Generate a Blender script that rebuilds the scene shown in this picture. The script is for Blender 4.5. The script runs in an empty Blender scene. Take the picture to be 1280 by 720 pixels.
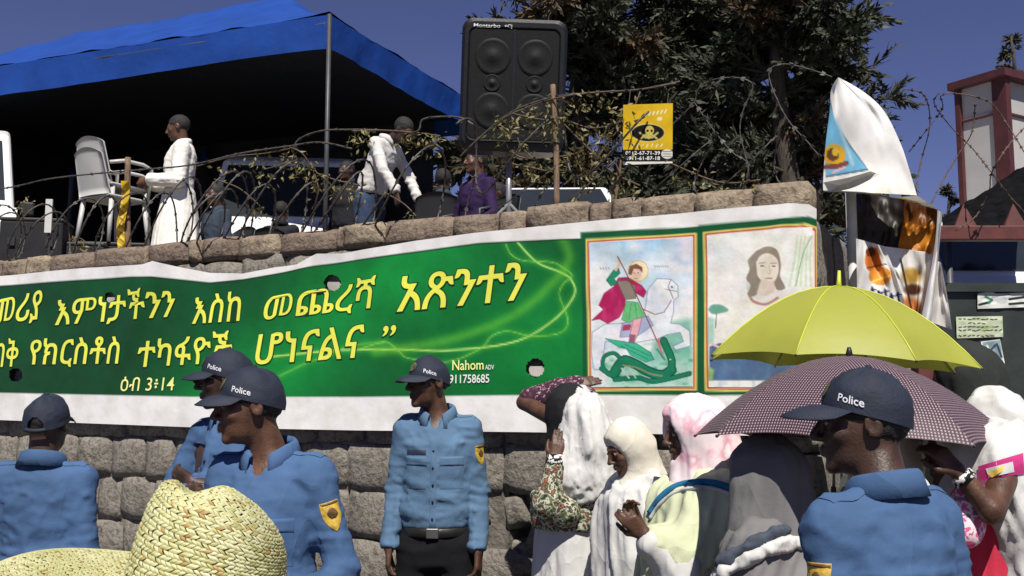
import bpy, bmesh, math, random
import numpy as np
from mathutils import Vector, Matrix, Euler
from mathutils.bvhtree import BVHTree

# ------------------------------------------------------------------ camera, sky, sun, exposure
SC = bpy.context.scene
COL = SC.collection
R = math.radians
CAM_H, FPX, PITCH = 1.60, 1256.0, R(6.27)
cd = bpy.data.cameras.new('camera')
cam = bpy.data.objects.new('camera', cd)
COL.objects.link(cam)
cam.location = (0, 0, CAM_H)
cam.rotation_euler = (R(90) + PITCH, 0, 0)
cd.sensor_width = 36.0
cd.lens = 36.0 * FPX / 1280.0
cd.clip_start, cd.clip_end = 0.05, 2000
SC.camera = cam

SUN_EL, SUN_AZ = R(55), R(6)       # elevation; azimuth: to the right of straight behind the camera
w = bpy.data.worlds.new('World'); SC.world = w; w.use_nodes = True
nt = w.node_tree; nt.nodes.clear()
sky = nt.nodes.new('ShaderNodeTexSky'); sky.sky_type = 'NISHITA'; sky.sun_disc = False
sky.sun_elevation = SUN_EL
sky.sun_rotation = R(180) - SUN_AZ
sky.altitude = 2400; sky.air_density = 1.0; sky.dust_density = 0.4; sky.ozone_density = 4.0
bgn = nt.nodes.new('ShaderNodeBackground'); bgn.inputs['Strength'].default_value = 0.05
won = nt.nodes.new('ShaderNodeOutputWorld')
hsv = nt.nodes.new('ShaderNodeMix'); hsv.data_type = 'RGBA'; hsv.blend_type = 'MULTIPLY'; hsv.inputs[0].default_value = 1.0; hsv.inputs[7].default_value = (0.98, 0.76, 0.98, 1)   # the camera's violet cast on the highland sky
nt.links.new(sky.outputs[0], hsv.inputs[6]); nt.links.new(hsv.outputs[2], bgn.inputs[0]); nt.links.new(bgn.outputs[0], won.inputs[0])

sd = bpy.data.lights.new('sun', 'SUN'); sun = bpy.data.objects.new('sun', sd); COL.objects.link(sun)
sd.energy = 4.6; sd.angle = R(0.5); sd.color = (1.0, 0.95, 0.87)
TOSUN = Vector((math.sin(SUN_AZ) * math.cos(SUN_EL), -math.cos(SUN_AZ) * math.cos(SUN_EL), math.sin(SUN_EL)))
sun.rotation_euler = TOSUN.to_track_quat('Z', 'Y').to_euler()
sun.location = TOSUN * 30
SC.view_settings.view_transform = 'Standard'
SC.view_settings.look = 'None'
SC.view_settings.exposure = 0.55
SC.view_settings.gamma = 1.0
SC.view_settings.use_curve_mapping = False

# ------------------------------------------------------------------ pixel helpers (photograph 1280 x 720)
def ray(px, py):
    x = (px - 640.0) / FPX; u = -(py - 360.0) / FPX
    return Vector((x, math.cos(PITCH) - math.sin(PITCH) * u, math.sin(PITCH) + math.cos(PITCH) * u))
CAM = Vector((0, 0, CAM_H))
def at(px, py, Y):
    r = ray(px, py)
    return CAM + r * (Y / r.y)
_v = ray(-1795, 498); WD = Vector((-_v.x, -_v.y, 0)).normalized()      # along the wall, to the right
WN = Vector((WD.y, -WD.x, 0)).normalized()                              # out of the wall, to the viewer
if WN.y > 0: WN = -WN
W0 = at(530, 540, 5.5); W0.z = 0
def wall_sz(px, py, off=0.0):
    r = ray(px, py); o = W0 + WN * off
    t = (o - CAM).dot(WN) / r.dot(WN)
    p = CAM + r * t
    return (p - W0).dot(WD), p.z
def wall_pt(s, z, off=0.0):
    p = W0 + WD * s + WN * off
    return Vector((p.x, p.y, z))
def on_plane(px, py, p0, n):
    r = ray(px, py)
    return CAM + r * ((p0 - CAM).dot(n) / r.dot(n))

# ------------------------------------------------------------------ noise
_rng = np.random.RandomState(7)
_LAT = _rng.rand(32, 32, 32).astype(np.float32)
def vnoise(x, y, z):
    x = np.asarray(x, dtype=np.float64); y = np.asarray(y, dtype=np.float64); z = np.asarray(z, dtype=np.float64)
    x, y, z = np.broadcast_arrays(x, y, z)
    xi = np.floor(x).astype(int); yi = np.floor(y).astype(int); zi = np.floor(z).astype(int)
    fx = x - xi; fy = y - yi; fz = z - zi
    fx = fx * fx * (3 - 2 * fx); fy = fy * fy * (3 - 2 * fy); fz = fz * fz * (3 - 2 * fz)
    def g(a, b, c): return _LAT[(xi + a) & 31, (yi + b) & 31, (zi + c) & 31]
    a = g(0,0,0)*(1-fx)+g(1,0,0)*fx; b = g(0,1,0)*(1-fx)+g(1,1,0)*fx
    c = g(0,0,1)*(1-fx)+g(1,0,1)*fx; d = g(0,1,1)*(1-fx)+g(1,1,1)*fx
    return ((a*(1-fy)+b*fy)*(1-fz) + (c*(1-fy)+d*fy)*fz) * 2 - 1
def n1(x, y=0.0, z=0.0): return float(vnoise(x, y, z))

# ------------------------------------------------------------------ materials
MATS = {}
def mat(name, col, rough=0.7, var=0.12, scale=6.0, bump=0.0, bscale=30.0, metal=0.0, spec=0.5, col2=None, detail=5.0,
        stretch=None, sheen=0.0, trans=0.0, sub=0.0, alpha=1.0, crease=0.0, cscale=7.0):
    if name in MATS: return MATS[name]
    m = bpy.data.materials.new(name); m.use_nodes = True
    t = m.node_tree; b = t.nodes['Principled BSDF']
    b.inputs['Roughness'].default_value = rough
    b.inputs['Metallic'].default_value = metal
    b.inputs['Specular IOR Level'].default_value = spec
    if sheen: b.inputs['Sheen Weight'].default_value = sheen
    if alpha < 1: b.inputs['Alpha'].default_value = alpha
    tc = t.nodes.new('ShaderNodeTexCoord')
    src = tc.outputs['Object']
    if stretch:
        mp = t.nodes.new('ShaderNodeMapping'); mp.inputs['Scale'].default_value = stretch
        t.links.new(src, mp.inputs[0]); src = mp.outputs[0]
    c2 = col2 if col2 else tuple(c * (1 - var * 1.6) for c in col)
    c1 = col if col2 else tuple(min(1, c * (1 + var * 0.6)) for c in col)
    n = t.nodes.new('ShaderNodeTexNoise'); n.inputs['Scale'].default_value = scale; n.inputs['Detail'].default_value = detail
    t.links.new(src, n.inputs['Vector'])
    rp = t.nodes.new('ShaderNodeValToRGB')
    rp.color_ramp.elements[0].position = 0.33; rp.color_ramp.elements[1].position = 0.67
    rp.color_ramp.elements[0].color = (*c2, 1); rp.color_ramp.elements[1].color = (*c1, 1)
    t.links.new(n.outputs['Fac'], rp.inputs[0])
    t.links.new(rp.outputs[0], b.inputs['Base Color'])
    if bump:
        n2 = t.nodes.new('ShaderNodeTexNoise'); n2.inputs['Scale'].default_value = bscale; n2.inputs['Detail'].default_value = 6
        t.links.new(src, n2.inputs['Vector'])
        bp = t.nodes.new('ShaderNodeBump'); bp.inputs['Strength'].default_value = 1.0; bp.inputs['Distance'].default_value = bump
        t.links.new(n2.outputs['Fac'], bp.inputs['Height']); t.links.new(bp.outputs[0], b.inputs['Normal'])
    if crease:      # soft cloth: sharp creases where two folds meet
        hs = []
        for sc_, w_ in ((cscale, 1.0), (cscale*1.9, .25)):
            n3 = t.nodes.new('ShaderNodeTexNoise'); n3.inputs['Scale'].default_value = sc_; n3.inputs['Detail'].default_value = 1.5; n3.inputs['Distortion'].default_value = .9
            mp3 = t.nodes.new('ShaderNodeMapping'); mp3.inputs['Scale'].default_value = (1, 1, .55); mp3.inputs['Rotation'].default_value = (.3, .25, 0)
            t.links.new(tc.outputs['Object'], mp3.inputs[0]); t.links.new(mp3.outputs[0], n3.inputs['Vector'])
            a1 = t.nodes.new('ShaderNodeMath'); a1.operation = 'SUBTRACT'; a1.inputs[1].default_value = .5; t.links.new(n3.outputs['Fac'], a1.inputs[0])
            a2 = t.nodes.new('ShaderNodeMath'); a2.operation = 'ABSOLUTE'; t.links.new(a1.outputs[0], a2.inputs[0])
            a3 = t.nodes.new('ShaderNodeMath'); a3.operation = 'POWER'; a3.inputs[1].default_value = .7; t.links.new(a2.outputs[0], a3.inputs[0])
            a4 = t.nodes.new('ShaderNodeMath'); a4.operation = 'MULTIPLY'; a4.inputs[1].default_value = -w_; t.links.new(a3.outputs[0], a4.inputs[0]); hs.append(a4)
        ad = t.nodes.new('ShaderNodeMath'); ad.operation = 'ADD'; t.links.new(hs[0].outputs[0], ad.inputs[0]); t.links.new(hs[1].outputs[0], ad.inputs[1])
        b3 = t.nodes.new('ShaderNodeBump'); b3.inputs['Distance'].default_value = crease; t.links.new(ad.outputs[0], b3.inputs['Height'])
        if bump: t.links.new(bp.outputs[0], b3.inputs['Normal'])
        t.links.new(b3.outputs[0], b.inputs['Normal'])
    if trans:
        tr = t.nodes.new('ShaderNodeBsdfTranslucent'); t.links.new(rp.outputs[0], tr.inputs[0])
        mx = t.nodes.new('ShaderNodeMixShader'); mx.inputs[0].default_value = trans
        out = t.nodes['Material Output']
        t.links.new(b.outputs[0], mx.inputs[1]); t.links.new(tr.outputs[0], mx.inputs[2]); t.links.new(mx.outputs[0], out.inputs[0])
    MATS[name] = m
    return m

# ------------------------------------------------------------------ objects
def tag(o, label=None, cat=None, group=None, kind=None):
    if label: o['label'] = label
    if cat: o['category'] = cat
    if group: o['group'] = group
    if kind: o['kind'] = kind
    return o
def thing(name, label, cat, loc=(0, 0, 0), group=None):
    o = bpy.data.objects.new(name, None); COL.objects.link(o)
    o.empty_display_size = 0.1
    o.location = loc
    return tag(o, label, cat, group)
def put(o, parent):
    if parent is not None:
        o.parent = parent
        if parent.type == 'EMPTY': o.matrix_parent_inverse = Matrix.Translation(parent.location).inverted()
def mo(name, V, F, m, parent=None, smooth=True, label=None, kind=None, mi=None, uv=None):
    """one mesh object from world-space vertices"""
    me = bpy.data.meshes.new(name)
    V = np.asarray(V, dtype=np.float32).reshape(-1, 3)
    if isinstance(F, np.ndarray) and F.ndim == 2:
        nf, k = F.shape
        me.vertices.add(len(V)); me.vertices.foreach_set('co', V.ravel())
        me.loops.add(nf * k); me.loops.foreach_set('vertex_index', F.astype(np.int32).ravel())
        me.polygons.add(nf)
        me.polygons.foreach_set('loop_start', np.arange(0, nf * k, k, dtype=np.int32))
        try: me.polygons.foreach_set('loop_total', np.full(nf, k, dtype=np.int32))
        except Exception: pass
        me.update(calc_edges=True)
    else:
        me.from_pydata([tuple(v) for v in V], [], [tuple(f) for f in F]); me.update()
    if smooth: me.polygons.foreach_set('use_smooth', np.ones(len(me.polygons), dtype=bool))
    for x in (m if isinstance(m, (list, tuple)) else [m]): me.materials.append(x)
    if mi is not None: me.polygons.foreach_set('material_index', np.asarray(mi, dtype=np.int32))
    if uv is not None:
        l = me.uv_layers.new(name='UVMap'); idx = np.zeros(len(me.loops), dtype=np.int32)
        me.loops.foreach_get('vertex_index', idx)
        l.data.foreach_set('uv', np.asarray(uv, dtype=np.float32)[idx].ravel())
    o = bpy.data.objects.new(name, me); COL.objects.link(o)
    put(o, parent)
    if label: o['label'] = label
    if kind: o['kind'] = kind
    return o

class MB:
    """collects simple solids in world space"""
    def __init__(s): s.V = []; s.F = []; s.M = []
    def add(s, V, F, mi=0):
        n = len(s.V); s.V += [tuple(v) for v in V]
        s.F += [tuple(i + n for i in f) for f in F]; s.M += [mi] * len(F); return s
    def box(s, c, size, rz=0.0, M=None, mi=0, taper=1.0):
        x, y, z = size[0] / 2, size[1] / 2, size[2] / 2
        P = [Vector((a * x * (taper if k > 0 else 1), b * y * (taper if k > 0 else 1), k * z)) for k in (-1, 1) for a, b in ((-1,-1),(1,-1),(1,1),(-1,1))]
        Q = M if M is not None else Matrix.Rotation(rz, 3, 'Z')
        c = Vector(c)
        return s.add([Q @ p + c for p in P], [(3,2,1,0),(4,5,6,7),(0,1,5,4),(1,2,6,5),(2,3,7,6),(3,0,4,7)], mi)
    def tube(s, pts, r, n=8, caps=True, mi=0, flat=None):
        pts = [Vector(p) for p in pts]; k = len(pts)
        rs = r if isinstance(r, (list, tuple)) else [r] * k
        T = []
        for i in range(k):
            d = pts[min(i + 1, k - 1)] - pts[max(i - 1, 0)]
            T.append(d.normalized() if d.length > 1e-9 else Vector((0, 0, 1)))
        u = T[0].orthogonal().normalized() if flat is None else Vector(flat)
        V = []; 
        for i in range(k):
            u = (u - T[i] * u.dot(T[i])); u = u.normalized() if u.length > 1e-6 else T[i].orthogonal().normalized()
            w_ = T[i].cross(u)
            for j in range(n):
                a = 2 * math.pi * j / n
                V.append(pts[i] + (u * math.cos(a) + w_ * math.sin(a)) * rs[i])
        F = [(i*n+j, i*n+(j+1)%n, (i+1)*n+(j+1)%n, (i+1)*n+j) for i in range(k-1) for j in range(n)]
        if caps: F += [tuple(reversed(range(n))), tuple(range((k-1)*n, k*n))]
        return s.add(V, F, mi)
    def sphere(s, c, r, nu=12, nv=8, M=None, mi=0):
        r = (r, r, r) if not isinstance(r, (tuple, list)) else r
        V = []; c = Vector(c)
        for i in range(nv + 1):
            th = math.pi * i / nv
            for j in range(nu):
                a = 2 * math.pi * j / nu
                p = Vector((r[0]*math.sin(th)*math.cos(a), r[1]*math.sin(th)*math.sin(a), r[2]*math.cos(th)))
                V.append((M @ p if M is not None else p) + c)
        F = [(i*nu+j, (i+1)*nu+j, (i+1)*nu+(j+1)%nu, i*nu+(j+1)%nu) for i in range(nv) for j in range(nu)]
        return s.add(V, F, mi)
    def prism(s, poly, d, mi=0):
        """closed polygon (3D points) extruded by vector d"""
        n = len(poly); d = Vector(d); P = [Vector(p) for p in poly]
        V = P + [p + d for p in P]
        F = [tuple(range(n)), tuple(reversed(range(n, 2*n)))] + [(i, i+n, (i+1)%n+n, (i+1)%n) for i in range(n)]
        return s.add(V, F, mi)
    def build(s, name, m, parent=None, smooth=False, label=None, kind=None, bevel=0.0):
        o = mo(name, s.V, s.F, m, parent, smooth, label, kind, mi=s.M)
        bm = bmesh.new(); bm.from_mesh(o.data); bmesh.ops.recalc_face_normals(bm, faces=bm.faces); bm.to_mesh(o.data); bm.free()
        if bevel:
            md = o.modifiers.new('bevel', 'BEVEL'); md.width = bevel; md.segments = 2; md.limit_method = 'ANGLE'
        return o

def grid_faces(nu, nv, wrap=False):
    i, j = np.meshgrid(np.arange(nu - (0 if wrap else 1)), np.arange(nv - 1), indexing='ij')
    i2 = (i + 1) % nu
    return np.stack([i*nv+j, i2*nv+j, i2*nv+j+1, i*nv+j+1], -1).reshape(-1, 4)

# ------------------------------------------------------------------ lettering
def text_mesh(txt, offset=0.0, shear=0.0, res=3, space=1.0):
    cu = bpy.data.curves.new('lettering', 'FONT'); cu.body = txt; cu.offset = offset; cu.shear = shear
    cu.resolution_u = res; cu.space_character = space
    ob = bpy.data.objects.new('lettering', cu); COL.objects.link(ob)
    dg = bpy.context.evaluated_depsgraph_get()
    me = bpy.data.meshes.new_from_object(ob.evaluated_get(dg))
    V = np.array([v.co[:] for v in me.vertices]).reshape(-1, 3); F = [tuple(p.vertices) for p in me.polygons]
    bpy.data.objects.remove(ob); bpy.data.curves.remove(cu); bpy.data.meshes.remove(me)
    return V, F
def text_on(name, txt, fn, m, parent, offset=0.0, shear=0.0, box=None, kind=None, lift=0.0, label=None, space=1.0):
    """fn(u, v, lift) -> point; u, v run 0..1 over the lettering's own box (box = box of another offset)"""
    V, F = text_mesh(txt, offset, shear, space=space)
    if len(V) == 0: return None, None
    b = box if box else (V[:,0].min(), V[:,0].max(), V[:,1].min(), V[:,1].max())
    P = [fn((v[0]-b[0])/(b[1]-b[0]), (v[1]-b[2])/(b[3]-b[2]), lift) for v in V]
    o = mo(name, P, F, m, parent, False, label, kind)
    return o, b
# ------------------------------------------------------------------ solid modelling on a grid (bodies, clothes, drapery)
def _axis(lo, hi, h, fine, hf):
    xs = [lo]
    while xs[-1] < hi:
        x = xs[-1]; st = h
        for a, b in fine:
            if a - h <= x <= b: st = hf
        xs.append(x + st)
    return np.array(xs)
def smin(a, b, k):
    if k <= 0: return np.minimum(a, b)
    h = np.clip(0.5 + 0.5 * (b - a) / k, 0, 1)
    return b * (1 - h) + a * h - k * h * (1 - h)
def smax(a, b, k): return -smin(-a, -b, k)
class Field:
    def __init__(s, lo, hi, h=0.012, fine=(), hf=0.005):
        s.ax = [_axis(lo[i], hi[i], h, [(f[0][i], f[1][i]) for f in fine], hf) for i in range(3)]
        s.F = np.full([len(a) for a in s.ax], 0.25, dtype=np.float32)
    def block(s, lo, hi):
        sl = []
        for i in range(3):
            a = max(0, np.searchsorted(s.ax[i], lo[i]) - 1); b = min(len(s.ax[i]), np.searchsorted(s.ax[i], hi[i]) + 1)
            sl.append(slice(a, max(b, a)))
        x = s.ax[0][sl[0]][:, None, None]; y = s.ax[1][sl[1]][None, :, None]; z = s.ax[2][sl[2]][None, None, :]
        return tuple(sl), x, y, z
    def add(s, prim, k=0.02):
        f, lo, hi = prim; m = k + 0.03
        sl, x, y, z = s.block([v - m for v in lo], [v + m for v in hi])
        if 0 in s.F[sl].shape: return s
        s.F[sl] = smin(s.F[sl], f(x, y, z).astype(np.float32), k); return s
    def cut(s, prim, k=0.01):
        f, lo, hi = prim; m = k + 0.03
        sl, x, y, z = s.block([v - m for v in lo], [v + m for v in hi])
        if 0 in s.F[sl].shape: return s
        s.F[sl] = smax(s.F[sl], -f(x, y, z).astype(np.float32), k); return s
    def keep(s, f, k=0.0):
        x = s.ax[0][:, None, None]; y = s.ax[1][None, :, None]; z = s.ax[2][None, None, :]
        s.F = smax(s.F, (f(x, y, z) + 0 * s.F).astype(np.float32), k); return s
    def shell(s, t):
        s.F = np.abs(s.F + t) - t; return s
    def mesh(s):
        F = s.F; F[0] = F[-1] = 0.2; F[:, 0] = F[:, -1] = 0.2; F[:, :, 0] = F[:, :, -1] = 0.2
        S = F < 0
        c = np.zeros([n - 1 for n in F.shape], dtype=np.int8)
        for a in (0, 1):
            for b in (0, 1):
                for d in (0, 1):
                    c += S[a:F.shape[0]-1+a, b:F.shape[1]-1+b, d:F.shape[2]-1+d]
        mk = (c > 0) & (c < 8)
        ci, cj, ck = np.nonzero(mk)
        idx = np.full(mk.shape, -1, dtype=np.int32); idx[mk] = np.arange(len(ci))
        acc = np.zeros((len(ci), 3)); cnt = np.zeros(len(ci))
        X, Y, Z = s.ax
        co = [(0,0,0),(1,0,0),(0,1,0),(1,1,0),(0,0,1),(1,0,1),(0,1,1),(1,1,1)]
        for p, q in ((0,1),(2,3),(4,5),(6,7),(0,2),(1,3),(4,6),(5,7),(0,4),(1,5),(2,6),(3,7)):
            a, b = co[p], co[q]
            f0 = F[ci+a[0], cj+a[1], ck+a[2]]; f1 = F[ci+b[0], cj+b[1], ck+b[2]]
            cr = (f0 < 0) != (f1 < 0)
            t = np.where(cr, f0 / np.where(cr, f0 - f1, 1), 0)
            P0 = np.stack([X[ci+a[0]], Y[cj+a[1]], Z[ck+a[2]]], 1); P1 = np.stack([X[ci+b[0]], Y[cj+b[1]], Z[ck+b[2]]], 1)
            acc += np.where(cr[:, None], P0 + (P1 - P0) * t[:, None], 0); cnt += cr
        V = acc / np.maximum(cnt, 1)[:, None]
        Q = []
        for axi in range(3):
            o = [(axi+1) % 3, (axi+2) % 3]
            A = [slice(None)]*3; B = [slice(None)]*3
            A[axi] = slice(0, -1); B[axi] = slice(1, None)
            ch = S[tuple(A)] != S[tuple(B)]
            i = np.array(np.nonzero(ch)).T
            ok = (i[:, o[0]] > 0) & (i[:, o[1]] > 0) & (i[:, o[0]] < F.shape[o[0]]-1) & (i[:, o[1]] < F.shape[o[1]]-1)
            i = i[ok]
            if len(i) == 0: continue
            ins = S[i[:,0], i[:,1], i[:,2]]
            def cell(da, db):
                j = i.copy(); j[:, o[0]] -= da; j[:, o[1]] -= db
                return idx[j[:,0], j[:,1], j[:,2]]
            q = np.stack([cell(1,1), cell(0,1), cell(0,0), cell(1,0)], 1)
            q[~ins] = q[~ins][:, ::-1]
            Q.append(q)
        Q = np.concatenate(Q); Q = Q[(Q >= 0).all(1)]
        return V, Q

def _bb(pts, r):
    p = np.array(pts, dtype=float)
    return list(p.min(0) - r), list(p.max(0) + r)
def cap(a, b, ra, rb=None, fy=1.0):
    """tapered capsule; fy > 1 flattens it along y"""
    rb = ra if rb is None else rb
    a = [float(v) for v in a]; b = [float(v) for v in b]
    def f(x, y, z):
        y = (y - a[1]) * fy
        dx, dy, dz = b[0]-a[0], (b[1]-a[1])*fy, b[2]-a[2]
        dd = dx*dx+dy*dy+dz*dz + 1e-12
        px, pz = x-a[0], z-a[2]
        t = np.clip((px*dx+y*dy+pz*dz)/dd, 0, 1)
        return (np.sqrt((px-t*dx)**2+(y-t*dy)**2+(pz-t*dz)**2) - (ra+(rb-ra)*t)) / max(1.0, fy ** 0.5)
    lo, hi = _bb([a, b], max(ra, rb))
    return f, lo, hi
def ell(c, r, M=None):
    c = [float(v) for v in c]
    Mi = np.array(M.to_3x3().transposed()) if M is not None else None
    def f(x, y, z):
        px, py, pz = x-c[0], y-c[1], z-c[2]
        if Mi is not None:
            px, py, pz = (Mi[0,0]*px+Mi[0,1]*py+Mi[0,2]*pz, Mi[1,0]*px+Mi[1,1]*py+Mi[1,2]*pz, Mi[2,0]*px+Mi[2,1]*py+Mi[2,2]*pz)
        qx, qy, qz = px/r[0], py/r[1], pz/r[2]
        k0 = np.sqrt(qx*qx+qy*qy+qz*qz); k1 = np.sqrt((qx/r[0])**2+(qy/r[1])**2+(qz/r[2])**2) + 1e-9
        return k0*(k0-1)/k1
    m = max(r) if M is not None else None
    return f, [c[i]-(m or r[i]) for i in range(3)], [c[i]+(m or r[i]) for i in range(3)]
def stack(zs, rx, ry, cx=0.0, cy=0.0, p=2.0, fold=None):
    """upright solid with an oval section that changes with height; fold(theta, z) adds to the radius"""
    zs = np.array(zs, dtype=float); rx = np.array(rx, dtype=float); ry = np.array(ry, dtype=float)
    cx = np.broadcast_to(np.array(cx, dtype=float), zs.shape); cy = np.broadcast_to(np.array(cy, dtype=float), zs.shape)
    def f(x, y, z):
        zz = np.clip(z, zs[0], zs[-1])
        a = np.interp(zz, zs, rx); b = np.interp(zz, zs, ry); u = x-np.interp(zz, zs, cx); v = y-np.interp(zz, zs, cy)
        q = (np.abs(u/a)**p + np.abs(v/b)**p) ** (1.0/p)
        d = (q - 1) * np.minimum(a, b)
        if fold is not None: d = d - fold(np.arctan2(v, u), z)
        return np.maximum(d, np.maximum(zs[0]-z, z-zs[-1]))
    m = max(rx.max(), ry.max()) + 0.05
    return f, [cx.min()-m, cy.min()-m, zs[0]], [cx.max()+m, cy.max()+m, zs[-1]]
def normals(V, Q):
    n = np.zeros_like(V)
    a = V[Q[:,2]]-V[Q[:,0]]; b = V[Q[:,3]]-V[Q[:,1]]; c = np.cross(a, b)
    for k in range(4): np.add.at(n, Q[:,k], c)
    return n / np.maximum(np.linalg.norm(n, axis=1), 1e-12)[:, None]
def relax(V, Q, it=1, lam=0.5):
    for _ in range(it):
        s = np.zeros_like(V); c = np.zeros(len(V))
        for k in range(4):
            a, b = Q[:,k], Q[:,(k+1)%4]
            np.add.at(s, a, V[b]); np.add.at(c, a, 1); np.add.at(s, b, V[a]); np.add.at(c, b, 1)
        V = V + lam * (s / np.maximum(c, 1)[:, None] - V)
    return V
def wrinkle(V, Q, amp, sc, st=(1, 1, 1), ridged=True, seed=0.0, mask=None, sharp=1.8, shear=0.0, warp=.75):
    """folds pressed into a surface: narrow ridges along bent lines, with slack between them"""
    N = normals(V, Q)
    wx = vnoise(V[:,0]*sc*.45+seed+31, V[:,1]*sc*.45, V[:,2]*sc*.45*min(1, st[2]*2)+7)*warp
    X = (V[:,0]+shear*V[:,2])*sc*st[0]+seed+wx; Y = (V[:,1]-shear*.6*V[:,2])*sc*st[1]+seed*1.7; Z = V[:,2]*sc*st[2]+seed*0.6-wx*.6
    a = vnoise(X, Y, Z); b = vnoise(X*2.1+9, Y*2.1, Z*2.1+4)
    if ridged: h = (np.clip(1-1.6*np.abs(a), 0, 1)**sharp)*1.5 + (np.clip(1-1.6*np.abs(b), 0, 1)**sharp)*.6 - .55
    else: h = a * 0.7 + b * 0.3
    if mask is not None: h = h * mask(V)
    return V + N * (h * amp)[:, None]
# ------------------------------------------------------------------ the setting
def lin(c):
    return tuple(((v/255.0)/12.92 if v/255.0 <= 0.04045 else (((v/255.0)+0.055)/1.055)**2.4) for v in c)
M_ground = mat('dusty_asphalt', (0.10, 0.095, 0.085), 0.9, 0.3, 1.2, 0.01, 20)
M_earth = mat('packed_earth', (0.16, 0.13, 0.10), 0.95, 0.3, 0.8, 0.02, 8)
gs = 900
o = mo('ground', [(-gs,-gs,0),(gs,-gs,0),(gs,gs,0),(-gs,gs,0)], [(0,1,2,3)], M_ground, None, False); tag(o, kind='structure')

S_L = wall_sz(-190, 450)[0]; S_R = wall_sz(1020, 400)[0]; Z_TOP = wall_sz(530, 273)[1]; Z_PLAT = Z_TOP - 0.10
BACK = -WN
# raised terrace behind the wall, closed by its side
def plat_pt(s, d, z): p = wall_pt(s, z) + BACK * d; return (p.x, p.y, z)
b = MB()
b.prism([plat_pt(S_L-14, 0.26, 0), plat_pt(S_R-0.12, 0.26, 0), plat_pt(S_R-0.12, 30, 0), plat_pt(S_L-14, 30, 0)], (0, 0, Z_PLAT))
o = b.build('terrace_terrain', M_earth, None); tag(o, kind='structure')

# ---- stone
def stone_material(name, c1, c2, c3, rough=0.9):
    m = bpy.data.materials.new(name); m.use_nodes = True; t = m.node_tree; bs = t.nodes['Principled BSDF']
    L = t.links.new
    tc = t.nodes.new('ShaderNodeTexCoord'); oi = t.nodes.new('ShaderNodeObjectInfo'); geo = t.nodes.new('ShaderNodeNewGeometry')
    n = t.nodes.new('ShaderNodeTexNoise'); n.inputs['Scale'].default_value = 7; n.inputs['Detail'].default_value = 8
    L(geo.outputs['Position'], n.inputs['Vector'])
    r1 = t.nodes.new('ShaderNodeValToRGB'); e = r1.color_ramp.elements
    e[0].position = 0.3; e[0].color = (*c2, 1); e[1].position = 0.62; e[1].color = (*c1, 1)
    L(n.outputs['Fac'], r1.inputs[0])
    mx = t.nodes.new('ShaderNodeMix'); mx.data_type = 'RGBA'
    mr = t.nodes.new('ShaderNodeMath'); mr.operation = 'MULTIPLY'; mr.inputs[1].default_value = 0.75
    L(oi.outputs['Random'], mr.inputs[0]); L(mr.outputs[0], mx.inputs[0]); L(r1.outputs[0], mx.inputs[6]); mx.inputs[7].default_value = (*c3, 1)
    n3 = t.nodes.new('ShaderNodeTexNoise'); n3.inputs['Scale'].default_value = 38; n3.inputs['Detail'].default_value = 6
    L(geo.outputs['Position'], n3.inputs['Vector'])
    r3 = t.nodes.new('ShaderNodeValToRGB'); e = r3.color_ramp.elements
    e[0].position = 0.36; e[0].color = (0.35, 0.33, 0.3, 1); e[1].position = 0.5; e[1].color = (1, 1, 1, 1)
    L(n3.outputs['Fac'], r3.inputs[0])
    mu = t.nodes.new('ShaderNodeMix'); mu.data_type = 'RGBA'; mu.blend_type = 'MULTIPLY'; mu.inputs[0].default_value = 0.65
    L(mx.outputs[2], mu.inputs[6]); L(r3.outputs[0], mu.inputs[7]); L(mu.outputs[2], bs.inputs['Base Color'])
    bs.inputs['Roughness'].default_value = rough
    n2 = t.nodes.new('ShaderNodeTexNoise'); n2.inputs['Scale'].default_value = 22; n2.inputs['Detail'].default_value = 9; n2.inputs['Roughness'].default_value = 0.65
    L(geo.outputs['Position'], n2.inputs['Vector'])
    bp = t.nodes.new('ShaderNodeBump'); bp.inputs['Distance'].default_value = 0.03; L(n2.outputs['Fac'], bp.inputs['Height']); L(bp.outputs[0], bs.inputs['Normal'])
    MATS[name] = m; return m
M_stone = stone_material('grey_wall_stone', (0.265, 0.24, 0.20), (0.155, 0.14, 0.118), (0.20, 0.178, 0.152))
M_cope = stone_material('tan_coping_stone', (0.36, 0.29, 0.20), (0.20, 0.155, 0.11), (0.15, 0.105, 0.085))
M_mortar = mat('wall_mortar', (0.17, 0.15, 0.125), 0.95, 0.3, 12, 0.015, 30)
rnd = random.Random(11)
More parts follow.
